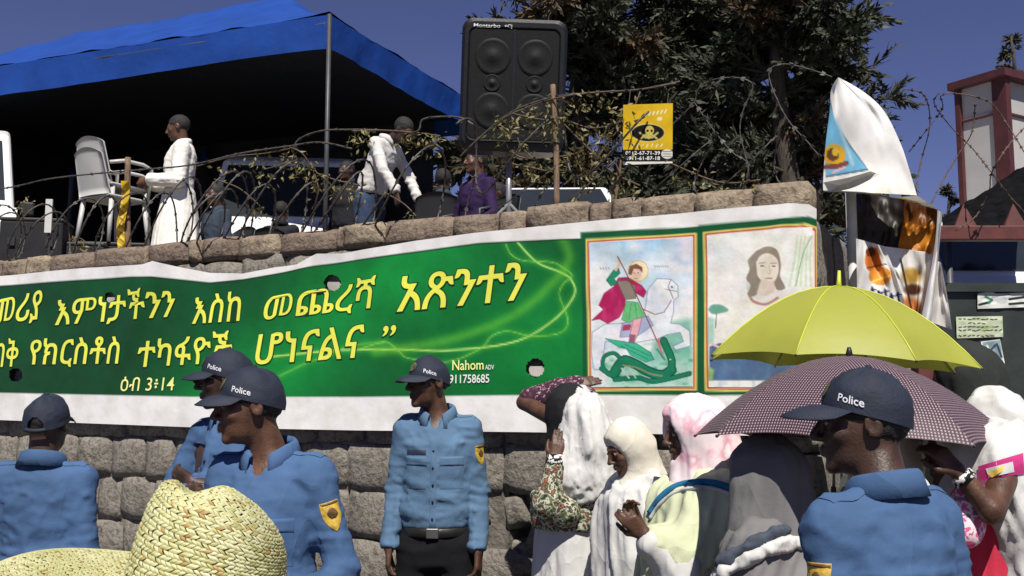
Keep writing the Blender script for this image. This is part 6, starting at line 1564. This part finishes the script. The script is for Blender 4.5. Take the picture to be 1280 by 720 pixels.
for q in range(6): cc.line([(806+q*5, 145-q*.8), (808+q*5, 141-q*.8)], 1.6, (245, 240, 220), .9)
for q in range(3): cc.line([(822+q*2, 150), (823+q*2, 147)], 1.6, (245, 240, 220), .9)
for q in range(7): cc.line([(790+q*6, 183+(q % 2)), (792+q*6, 180)], 1.6, (245, 240, 220), .7)
cc.poly([(700, 187.5), (900, 187), (900, 202), (700, 202)], (22, 20, 16), 1, .8); cc.poly([(700, 202.5), (900, 201.5), (900, 215), (700, 215)], (240, 238, 230), 1, .8); cc.oval(834, 192.5, 7.5, 6, (240, 238, 230))
for q in range(3): cc.line([(829, 189.5+q*3), (839, 189.5+q*3)], 1, (90, 90, 80), .8)
sign_pt = lambda x, y, l=0.0: wp(x, y, -.06+l)
sheet('sign_face', np.array([[sign_pt(X[i, j], Y[i, j]) for j in range(110)] for i in range(90)]), cc.C, sg_)
q = [sign_pt(779, 131, -.006), sign_pt(841, 129, -.006), sign_pt(840.5, 204, -.006), sign_pt(778.5, 206, -.006)]; MB().prism(q, -WN*.004).build('backing_plate', M_box, sg_)
for txt, y in (('0912-67-71-39', 193.5), ('0911-61-87-18', 200)): text_on('lettering', txt, lambda u, v, l, y=y: sign_pt(782+43*u, y-4.6*v, .004), M_wpr, sg_, .01)
for x in (786, 834): MB().tube([sign_pt(x, 131, -.004), wp(x+2, 112, -.09)], .002, 5).build('hanger', M_wire, sg_)
# dry creeper on the wires
M_leaf = mat('dry_creeper_leaf', (.24, .20, .075), .6, .3, 30, col2=(.11, .11, .035), trans=.2); M_stem = mat('creeper_stem', (.10, .065, .04), .85, .3, 30)
def leaf_cloud(name, parent, spots, m, rr, size=(.026, .048), droop=.5):
    V = []; F = []
    for c in spots:
        L_ = rr.uniform(*size); w_ = L_*rr.uniform(.28, .45); d = Vector((rr.gauss(0, .6), rr.gauss(0, .6), rr.gauss(-droop, .5))).normalized(); u = d.orthogonal().normalized(); u.rotate(Matrix.Rotation(rr.uniform(0, 6.28), 3, d)); n = d.cross(u)
        b0 = len(V); c = Vector(c); V += [c, c+d*L_*.45+u*w_*.5+n*w_*.15, c+d*L_+n*-.1*L_, c+d*L_*.45-u*w_*.5+n*w_*.15, c+d*L_*.45]; F += [(b0, b0+1, b0+4), (b0+1, b0+2, b0+4), (b0+2, b0+3, b0+4), (b0+3, b0, b0+4)]
    return mo(name, V, np.array(F), m, parent, False, kind='stuff')
def creeper(lab, lines, seed, dens=300, spread=.038, hang=.12):
    rr = random.Random(seed); a = wp(*lines[0][0]); t = thing('dry_creeper', lab, 'creeper', a, 'creepers on the wire'); sp_ = []
    for pix in lines:
        pts = [wp(x, y, -.10+.05*n1(x*.03, y*.03, seed)) for x, y in smooth_path(pix, 8)]; MB().tube(pts, .0045, 5).build('stem', M_stem, t, True)
        ln_ = sum((Vector(b)-Vector(a)).length for a, b in zip(pts[:-1], pts[1:]))
        for _ in range(int(ln_*dens)):
            i = rr.randrange(len(pts)-1); c = Vector(pts[i]).lerp(Vector(pts[i+1]), rr.random()); q = n1(c.x*7, c.y*7, c.z*7+seed)
            if q < -.15: continue
            sp_.append(c+Vector((rr.gauss(0, spread), rr.gauss(0, spread), rr.gauss(-.015, spread)-abs(rr.gauss(0, hang*.3)))))
    leaf_cloud('leaf_mass', t, sp_, M_leaf, rr); return t
creeper('dry leafy creeper along the wire before the loudspeaker', [[(622, 156), (640, 142), (690, 124), (740, 116), (800, 112), (845, 104)], [(640, 190), (660, 198), (720, 192), (760, 168), (790, 130)], [(640, 142), (680, 150), (700, 148), (740, 160), (780, 150), (800, 120)]], 3)
creeper('small dry creeper tangled beside the tent pole', [[(362, 184), (378, 192), (392, 215), (398, 240), (390, 262)], [(330, 212), (352, 206), (372, 200)], [(392, 215), (420, 225), (450, 232)]], 5, 260, .03)
creeper('dry creeper over the bending man', [[(440, 164), (480, 163), (520, 166), (550, 170)], [(480, 240), (505, 255), (520, 270)]], 8, 330, .024)
creeper('dry creeper climbing from the wall beside the thin post', [[(722, 250), (740, 210), (760, 178), (785, 150)], [(640, 205), (665, 210), (690, 215)], [(760, 240), (775, 225), (770, 205)]], 11, 220, .03)
creeper('brown twiggy creeper hanging along the right of the wall top', [[(700, 150), (740, 190), (765, 215), (800, 232)], [(800, 115), (790, 150), (800, 185)], [(840, 205), (900, 228), (950, 225)], [(640, 150), (650, 180), (668, 200)]], 17, 150, .035)
creeper('thin dry creeper over the wire before the minibus', [[(246, 208), (290, 196), (330, 192), (362, 186)], [(268, 224), (300, 236), (330, 262)]], 19, 120, .025)
creeper('tuft of dry creeper on the wall at the left', [[(20, 262), (30, 252), (36, 246)], [(86, 300), (100, 298), (110, 306)]], 14, 180, .03)

# ------------------------------------------------------------------ trees
M_bark = mat('dark_bark', (.055, .042, .032), .9, .3, 14, .02, 20, stretch=(3, 3, .5))
M_f1 = mat('dark_conifer_foliage', (.040, .045, .022), .7, .3, 1.4, col2=(.018, .022, .012)); M_f2 = mat('brown_conifer_foliage', (.085, .055, .025), .75, .3, 1.8, col2=(.035, .032, .016)); M_f3 = mat('grey_green_foliage', (.055, .065, .035), .7, .3, 2, col2=(.025, .032, .018))
def fronds(B, D, L_, seed, n=7, w_=.05, droop=.25, per=4):
    """sprays: bent twigs carrying flat tufts all round; B, D (N,3), L_ (N,)"""
    rg = np.random.RandomState(seed); N = len(B); unit = lambda v: v/np.maximum(np.linalg.norm(v, axis=1), 1e-9)[:, None]
    p = B.copy(); V = []
    for k in range(n):
        t = k/n; d2 = unit(D + rg.normal(0, .15, (N, 3)) + np.array((0, 0, -droop*t))); q = p + d2*(L_/n)[:, None]
        for _ in range(per):
            u = unit(rg.normal(0, 1, (N, 3))*np.array((1, 1, .8))); tip = p+(q-p)*rg.rand(N, 1)+(u*.75+d2*.7)*w_*rg.uniform(1.0, 2.4, (N, 1))*(1.15-t*.6); b = unit(np.cross(d2, u))*w_*rg.uniform(.17, .36, (N, 1)); m_ = (p+tip)/2
            V.append(np.stack([p-b*.4, m_+b, tip, m_-b], 1))
        p = q
    V = np.concatenate(V).reshape(-1, 3); return V, np.arange(len(V)).reshape(-1, 4)
def conifer(lab, px, Y, base_z, top_z, reach, seed, dens=1.0, mats=(M_f1, M_f2, M_f3), bare=.15, name='conifer_tree', trunk_r=.22, w_=.055, upsweep=.25, gap=.25, lean=0.0):
    rr = random.Random(seed); c = at(px, 498, Y); t = thing(name, lab, 'tree', (c.x, Y, base_z), 'trees behind the terrace'); H_ = top_z-base_z
    ax = lambda z: Vector((c.x+lean*(z-base_z)+.18*n1(z*.5, seed, 1), Y+.18*n1(z*.5, seed, 4), z))
    MB().tube([ax(base_z+H_*i/14) for i in range(15)], [trunk_r*(1-.93*i/14)+.012 for i in range(15)], 9).build('trunk', M_bark, t, True)
    cl = [[] for _ in mats]; LM = MB()
    nlimb = int(60*dens*H_/6)
    for k in range(nlimb):
        z = base_z+H_*(bare+(1-bare)*((k+rr.random())/nlimb)); f_ = (z-base_z)/H_; a = rr.uniform(0, 6.283); prof_ = math.sin(min(1, max(.05, (1-f_)*1.25))*math.pi*.5)**.8
        if rr.random() < gap*.5: continue
        Lb = reach*prof_*rr.uniform(.55, 1.12); d = Vector((math.cos(a), math.sin(a), upsweep+rr.gauss(0, .15))).normalized(); p0 = ax(z); pts = [p0]
        for q in range(6): d = (d+Vector((rr.gauss(0, .10), rr.gauss(0, .10), -.05+rr.gauss(0, .06)))).normalized(); pts.append(pts[-1]+d*Lb/6)
        LM.tube(pts, [max(.006, .045*(1-f_*.6)*(1-q/7)) for q in range(7)], 5, False)
        which = rr.choices(range(len(mats)), (6, 2.2, 3))[0]
        for q in range(1, 7):
            for _ in range(int(6*dens) if q > 1 else 3):
                sd_ = Vector((rr.gauss(0, 1), rr.gauss(0, 1), rr.gauss(.1, .7))).normalized(); dd = ((pts[q]-pts[q-1]).normalized()*rr.uniform(.3, 1)+sd_*.75).normalized()
                cl[which].append((*pts[q-1].lerp(pts[q], rr.random()), *dd, Lb*rr.uniform(.16, .36)*.8+.10))
    LM.build('branch_set', M_bark, t, True, kind='stuff')
    for i_, (A, m) in enumerate(zip(cl, mats)):
        if A: A = np.array(A); V, F = fronds(A[:, :3], A[:, 3:6], A[:, 6], seed*7+i_, 6, w_, per=4 if trunk_r > .2 else 3); mo('crown', V, F, m, t, False, kind='stuff')
    return t
conifer('broad dark conifer directly behind the loudspeaker', 738, 14.5, ZP, 10.8, 2.0, 3, 1.45, w_=.085, bare=.08)
conifer('dark conifer with brown needles behind the yellow sign', 872, 16.0, ZP, 11.8, 2.2, 7, 1.4, gap=.3, w_=.085, bare=.08)
conifer('tall conifer with open outer branches left of the white tower', 985, 13.5, 0, 10.6, 1.75, 12, 1.2, bare=.25, gap=.25, w_=.075)
conifer('small bushy tree under the edge of the tent', 520, 15.5, ZP, 5.6, .75, 21, .6, name='bushy_tree', trunk_r=.08)
conifer('small pointed tree top beside the white tower', 1190, 19, 0, 5.7, .8, 25, .5, trunk_r=.1)
conifer('dark tree at the upper right edge behind the tower', 1300, 17, 0, 7.9, 1.2, 29, .6, trunk_r=.15)

# ------------------------------------------------------------------ flag, gate and tower at the right
M_flag = print_mat('flag_vinyl', .45, .004, .15); M_polew = mat('white_pole', (.55, .55, .53), .5, .1, 8)
flag = thing('vinyl_flag', 'white printed vinyl flag draped over a pole beyond the end of the wall', 'flag', (at(1062, 498, 4.75).x, 4.75, 0))
def cloth_sheet(name, left, right, Yl, Yr, n, paint=None, base=(248, 247, 245), wob=.03, seed=1, label=None):
    """left and right edges as photo polylines with their own distances; the sheet hangs between them"""
    def res(P, k):
        P = np.array(smooth_path(P, 6)); d = np.concatenate([[0], np.cumsum(np.hypot(*np.diff(P, axis=0).T))]); s_ = np.linspace(0, d[-1], k); return np.stack([np.interp(s_, d, P[:, 0]), np.interp(s_, d, P[:, 1])], 1)
    A, B = res(left, n[1]), res(right, n[1]); U = np.linspace(0, 1, n[0])
    X = A[None, :, 0]*(1-U[:, None])+B[None, :, 0]*U[:, None]; Y = A[None, :, 1]*(1-U[:, None])+B[None, :, 1]*U[:, None]
    c = Canvas(X, Y, base)
    if paint: paint(c)
    P = np.zeros(X.shape+(3,))
    for i in range(n[0]):
        for j in range(n[1]):
            u, v = i/(n[0]-1), j/(n[1]-1); yy = Yl*(1-u)+Yr*u+wob*n1(u*4+seed, v*3, seed*1.3)+wob*.5*n1(u*9, v*5+seed, 3)+.10*math.sin(u*math.pi)*.5
            P[i, j] = at(X[i, j], Y[i, j], yy)
    return sheet(name, P, c.C, flag, M_flag, label=label)
def pf1(c):
    c.poly([(1037, 120), (1043, 150), (1062, 180), (1086, 213), (1032, 222), (1030, 150)], (60, 90, 110), 1, 1.2); c.poly([(1037, 128), (1045, 153), (1063, 184), (1084, 211), (1032, 220), (1030, 150)], (120, 190, 225), 1, 1.2)
    c.line([(1046, 150), (1066, 205)], 4, (190, 225, 240), .8, 3); c.oval(1043, 194, 14, 14, (226, 176, 40)); c.oval(1041, 193, 8, 8, (110, 70, 20)); c.oval(1044, 190, 4, 5, (236, 196, 60)); c.line([(1030, 209), (1046, 208), (1058, 204)], 6, (130, 70, 60)); c.line([(1040, 216), (1056, 209)], 2.5, (235, 190, 205))
cloth_sheet('upper_sheet', [(1047, 97), (1039, 112), (1037, 140), (1032, 180), (1029, 225), (1029, 238)], [(1049, 97), (1080, 115), (1106, 140), (1126, 180), (1136, 210), (1146, 244)], 4.62, 4.85, (60, 90), pf1, seed=2)
cloth_sheet('hem_fold', [(1029, 228), (1060, 222), (1088, 214)], [(1029, 239), (1062, 236), (1100, 218)], 4.60, 4.66, (10, 30), None, (205, 203, 200), .01, 4)
cloth_sheet('turned_edge', [(1029, 238), (1080, 240), (1120, 246), (1146, 244)], [(1030, 240), (1090, 243), (1140, 252), (1172, 262)], 4.66, 4.88, (12, 50), lambda c: c.line([(1095, 243), (1130, 249), (1170, 261)], 3, (206, 200, 60), .9, 2), seed=3)
def pf2(c):
    t_ = np.clip((c.Y-255)/60, 0, 1); c.mix(np.ones(c.X.shape), (92, 50, 16)); c.mix(np.clip(t_*1.6-.3, 0, 1), (216, 140, 30)); c.mix(np.clip((t_-.75)*4, 0, 1)*.7, (150, 80, 20))
    for q in range(5): c.line([(1130+q*8, 284+q), (1134+q*8, 280+q)], 2, (240, 150, 50), .8)
cloth_sheet('orange_panel', [(1131, 250), (1128, 280), (1122, 312)], [(1172, 262), (1171, 290), (1164, 318)], 4.95, 4.90, (40, 50), pf2, seed=5, label='orange and brown printed panel of the flag')
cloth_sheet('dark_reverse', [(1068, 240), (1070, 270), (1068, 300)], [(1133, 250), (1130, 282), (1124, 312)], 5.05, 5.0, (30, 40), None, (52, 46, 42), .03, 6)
def pf3(c):
    c.oval(1092, 325, 11, 16, (216, 120, 50)); c.oval(1100, 345, 14, 12, (230, 150, 60)); c.oval(1088, 315, 6, 6, (120, 60, 30)); c.line([(1098, 312), (1104, 330)], 3, (250, 235, 220)); c.line([(1084, 335), (1108, 330)], 1.6, (90, 40, 20)); c.line([(1090, 352), (1114, 344)], 2, (250, 210, 90))
    for x, y in ((1090, 360), (1098, 364), (1106, 362), (1114, 368), (1122, 366)): c.line([(x, y), (x+2, y+10)], 3, (36, 36, 90)); c.line([(x-2, y+3), (x+5, y+2)], 2, (36, 36, 90))
cloth_sheet('lower_sheet', [(1070, 298), (1071, 340), (1072, 400)], [(1106, 308), (1120, 345), (1136, 395)], 4.72, 4.82, (46, 60), pf3, seed=7)
def pf4(c): c.poly([(1128, 310), (1160, 318), (1156, 400), (1125, 400)], (225, 222, 218), 1, 2); c.oval(1139, 345, 12, 10, (190, 150, 70), 1, .5); c.oval(1141, 362, 11, 7, (80, 44, 30), 1, .5); c.oval(1136, 385, 14, 14, (200, 120, 60), 1, .5); c.line([(1126, 325), (1140, 390)], 2.5, (70, 50, 40))
cloth_sheet('middle_sheet', [(1106, 308), (1120, 345), (1134, 395)], [(1166, 316), (1160, 350), (1150, 398)], 4.86, 4.90, (46, 50), pf4, seed=8)
cloth_sheet('side_fold', [(1172, 262), (1168, 310), (1152, 396)], [(1178, 266), (1173, 320), (1164, 402)], 4.80, 4.84, (12, 60), None, (240, 240, 242), .012, 9)
cloth_sheet('hanging_tail', [(1171, 326), (1163, 360), (1156, 400)], [(1176, 328), (1184, 370), (1190, 412)], 4.95, 4.98, (20, 40), None, (236, 232, 228), .02, 11)
fp = at(1063, 240, 4.90); MB().tube([(fp.x, 4.90, 0), (fp.x, 4.90, at(1060, 110, 4.90).z)], .026, 12).build('pole', M_polew, flag, True)

# gate
M_gate = mat('dark_green_gate', (.022, .030, .026), .5, .25, 4, .003, 12); M_redb = mat('red_oxide_steel', (.10, .022, .018), .6, .2, 10); M_paper = print_mat('poster_paper', .7, .002)
YG = 6.8; zg = at(1200, 360, YG).z; zb_ = at(1200, 292, YG).z; xg0, xg1 = at(1172, 498, YG).x, at(1172, 498, YG).x+2.6
gate = thing('metal_gate', 'dark green sheet metal gate with red top beam and pasted posters', 'gate', ((xg0+xg1)/2, YG, 0))
for i in range(4):
    x0 = xg0+.02+i*.65; MB().box((x0+.32, YG, zg/2), (.645, .03, zg-.05)).build('sheet_panel', M_gate, gate); MB().tube([(x0, YG-.025, .03), (x0, YG-.025, zg)], .02, 6).build('stile', M_gate, gate)
for z in (.12, zg-.0): MB().box((xg0+1.3, YG-.02, z), (2.62, .06, .06)).build('rail', M_gate, gate)
for x in (xg0+.02, xg0+.72, xg0+1.42, xg0+2.12): MB().box((x, YG, (zg+zb_)/2), (.05, .05, zb_-zg)).build('upright', M_gate, gate)
MB().box((xg0+1.2, YG, zb_), (3.0, .09, .10)).build('top_beam', M_redb, gate, bevel=.008)
for i in range(9):
    x = xg0-.1+i*.34; MB().add([(x-.075, YG-.02, zb_+.05), (x+.075, YG-.02, zb_+.05), (x+.075, YG+.02, zb_+.05), (x-.075, YG+.02, zb_+.05), (x, YG, zb_+.21)], [(0, 1, 4), (1, 2, 4), (2, 3, 4), (3, 0, 4), (3, 2, 1, 0)]).build('spike', M_redb, gate)
for x in (xg0-.07, xg1+.08): MB().box((x, YG+.02, (zb_+.1)/2), (.14, .14, zb_+.1)).build('gate_post', M_redb, gate, bevel=.01)
def poster(lab, quad, paint, txts=()):
    U, Vv = np.meshgrid(np.linspace(0, 1, 70), np.linspace(0, 1, 50), indexing='ij'); q = np.array(quad, float)
    X = (q[0,0]*(1-U)+q[1,0]*U)*(1-Vv)+(q[3,0]*(1-U)+q[2,0]*U)*Vv; Y = (q[0,1]*(1-U)+q[1,1]*U)*(1-Vv)+(q[3,1]*(1-U)+q[2,1]*U)*Vv
    c = Canvas(X, Y, (222, 226, 220)); paint(c); t = thing('poster', lab, 'poster', at(q[0,0], q[0,1], YG-.03), 'posters on the gate')
    sheet('paper', np.array([[at(X[i, j], Y[i, j], YG-.030-.004*n1(i*.1, j*.1, 3)) for j in range(50)] for i in range(70)]), c.C, t, M_paper)
    for txt, a, b, h in txts: text_on('lettering', txt, lambda u, v, l: at(a[0]+(b[0]-a[0])*u, a[1]+(b[1]-a[1])*u-h*v, YG-.040), M_black, t, .01)
def pp1(c):
    c.poly([(1228, 358), (1250, 360), (1290, 358), (1290, 365), (1245, 367)], (20, 22, 22), 1, 1)
    for q in range(8): c.line([(1232+q*6, 363+(q % 2)), (1235+q*6, 360)], 1.2, (220, 220, 215))
    c.line([(1224, 381), (1236, 378)], 3, (30, 40, 40)); c.line([(1232, 371), (1240, 375), (1236, 379)], 3, (60, 130, 110)); c.line([(1240, 372), (1262, 368)], 2, (150, 160, 165)); c.line([(1262, 374), (1290, 370)], 3, (30, 34, 34)); c.line([(1262, 380), (1290, 378)], 3, (30, 34, 34)); c.oval(1252, 375, 7, 5, (200, 205, 205))
poster('white poster with black printing, highest on the gate', [(1222, 367), (1284, 356), (1284, 384), (1222, 386)], pp1)
def pp2(c):
    c.mix(np.ones(c.X.shape), (196, 206, 176))
    rr = random.Random(4)
    for y, n in ((399, 9), (404, 4), (409, 9), (413, 10), (420, 8)):
        for q in range(n): x = 1199+q*5.6+(12 if n == 4 else 0); c.line([(x, y+rr.uniform(-.5, .5)), (x+rr.uniform(2, 4), y+rr.uniform(-1, 1))], 1.7, (50, 60, 56), .85)
    c.line([(1226, 413), (1240, 408)], 3, (170, 200, 120), .6)
poster('pale green typed notice in the middle of the gate', [(1195, 396), (1253, 395), (1254, 421), (1196, 423)], pp2)
def pp3(c):
    c.poly([(1228, 428), (1250, 425), (1253, 448), (1232, 450)], (130, 150, 160), 1, 1); c.line([(1232, 444), (1246, 430), (1252, 446)], 2.5, (30, 60, 70)); c.line([(1234, 432), (1240, 446)], 2, (230, 235, 235)); c.poly([(1234, 456), (1256, 454), (1258, 464), (1237, 466)], (24, 26, 30), 1, 1)
    for q in range(3): c.line([(1239+q*5.5, 462), (1242+q*5.5, 457)], 2.2, (225, 228, 228))
poster('small grey photo poster, lowest on the gate', [(1226, 427), (1250, 424), (1258, 464), (1234, 467)], pp3)
# minibus seen through the open top of the gate
p = at(1255, 498, 9.4); vehicle('minibus', 'tall white minibus parked behind the dark gate', 'minibus', (p.x+.25, 10.9, 0), 180, 2.1, 4.8, 3.36, 'van', .80)
# white tower with red frame
M_pan = mat('white_cladding', (.40, .39, .375), .6, .06, 3); M_mar = mat('maroon_frame', (.070, .018, .018), .55, .15, 8)
tw = thing('guard_tower', 'white panelled tower with maroon frame and roof above the gate', 'tower', (at(1262, 498, 11).x, 11, 0))
TWA = -1.02
def tpt(x, y, z): return (tx_+x*math.cos(TWA)-y*math.sin(TWA), 11+x*math.sin(TWA)+y*math.cos(TWA), z)
tx_ = at(1272, 498, 11).x; ztp, zmid, zlo = at(1264, 96, 11).z, at(1264, 140, 11).z, 3.2; WL = .52
ex, ey = Vector(tpt(.04, 0, 0))-Vector(tpt(0, 0, 0)), Vector(tpt(0, .04, 0))-Vector(tpt(0, 0, 0))
MB().box(tpt(-WL/2, .75, zlo/2), (WL, 1.5, zlo), TWA).build('lower_storey', M_box, tw)
for z0, z1 in ((zlo, zmid-.012), (zmid+.012, ztp-.02)):
    MB().prism([tpt(-WL+.03, .01, z0), tpt(-.08, .01, z0), tpt(-.08, .01, z1), tpt(-WL+.03, .01, z1)], ey).build('wall_panel', M_pan, tw)
    MB().prism([tpt(-.01, .10, z0), tpt(-.01, 1.45, z0), tpt(-.01, 1.45, z1), tpt(-.01, .10, z1)], -ex).build('wall_panel', M_pan, tw)
for x, y, w_ in ((-WL, 0, .06), (-.01, 0.02, .17), (-.02, 1.5, .10), (-WL, 1.5, .06)): MB().box(tpt(x, y, (zlo+ztp)/2), (w_, .09, ztp-zlo), TWA).build('frame_post', M_mar, tw)
MB().box(tpt(-WL/2-.03, -.004, zmid), (WL-.1, .03, .024), TWA).build('frame_rail', M_mar, tw); MB().box(tpt(.0, .8, zmid), (.03, 1.3, .024), TWA).build('frame_rail', M_mar, tw)
MB().prism([tpt(-WL-.08, -.10, ztp-.02), tpt(.12, -.10, ztp-.02), tpt(.12, 1.7, ztp-.02), tpt(-WL-.08, 1.7, ztp-.02)], (0, 0, .085)).build('roof', M_mar, tw)
# dark awning sloping up to the right in front of the tower
M_awn = mat('black_awning', (.008, .008, .009), 1.0, .3, 8, .01, 20, spec=.02)
aw = thing('awning', 'black ragged awning sloping up before the white tower', 'awning', at(1230, 280, 8.6)); V = []
for i in range(26):
    for j in range(10):
        u, v = i/25, j/9; y0 = 272-78*u**1.0; V.append(at(1178+122*u, y0+(292-y0)*v+2.5*n1(u*12, v*3, 2), 8.2+.9*(1-v)+.05*n1(u*9, v*5, 4)))
n = len(V); F = [tuple(f) for f in grid_faces(26, 10)]; mo('awning_cloth', V, F, M_awn, aw)
for px in (1184, 1290): a = at(px, 285, 8.4); MB().tube([(a.x, 8.4, 0), (a.x, 8.4, a.z)], .03, 8).build('support_pole', M_pole, aw, True)
# razor wire over the gate
def gstrand(lab, pix, Y=6.6): return wire_obj(lab, [at(x, y, Y+.25*n1(x*.02, y*.02, 6)) for x, y in smooth_path(pix, 10)], r=.004, barb=.05, m=M_rust, size=.02)
gstrand('tall open loop of rusty wire left above the gate', [(1130, 112), (1150, 115), (1160, 130), (1162, 160), (1152, 200), (1146, 240), (1160, 282)])
gstrand('crossing loop of rusty wire in the middle above the gate', [(1136, 190), (1160, 160), (1178, 135), (1176, 120), (1190, 117), (1215, 120), (1240, 130), (1262, 160), (1280, 190)])
gstrand('long rusty wire dropping from the tower corner to the gate', [(1174, 116), (1168, 130), (1190, 160), (1215, 185), (1235, 210), (1262, 245), (1285, 270)])
gstrand('rusty wire rising to the right edge over the gate', [(1150, 284), (1176, 230), (1200, 190), (1215, 165), (1219, 130)]); gstrand('rusty wire loop hanging at the right edge above the gate', [(1290, 150), (1262, 180), (1240, 215), (1236, 240), (1220, 270), (1195, 288)])
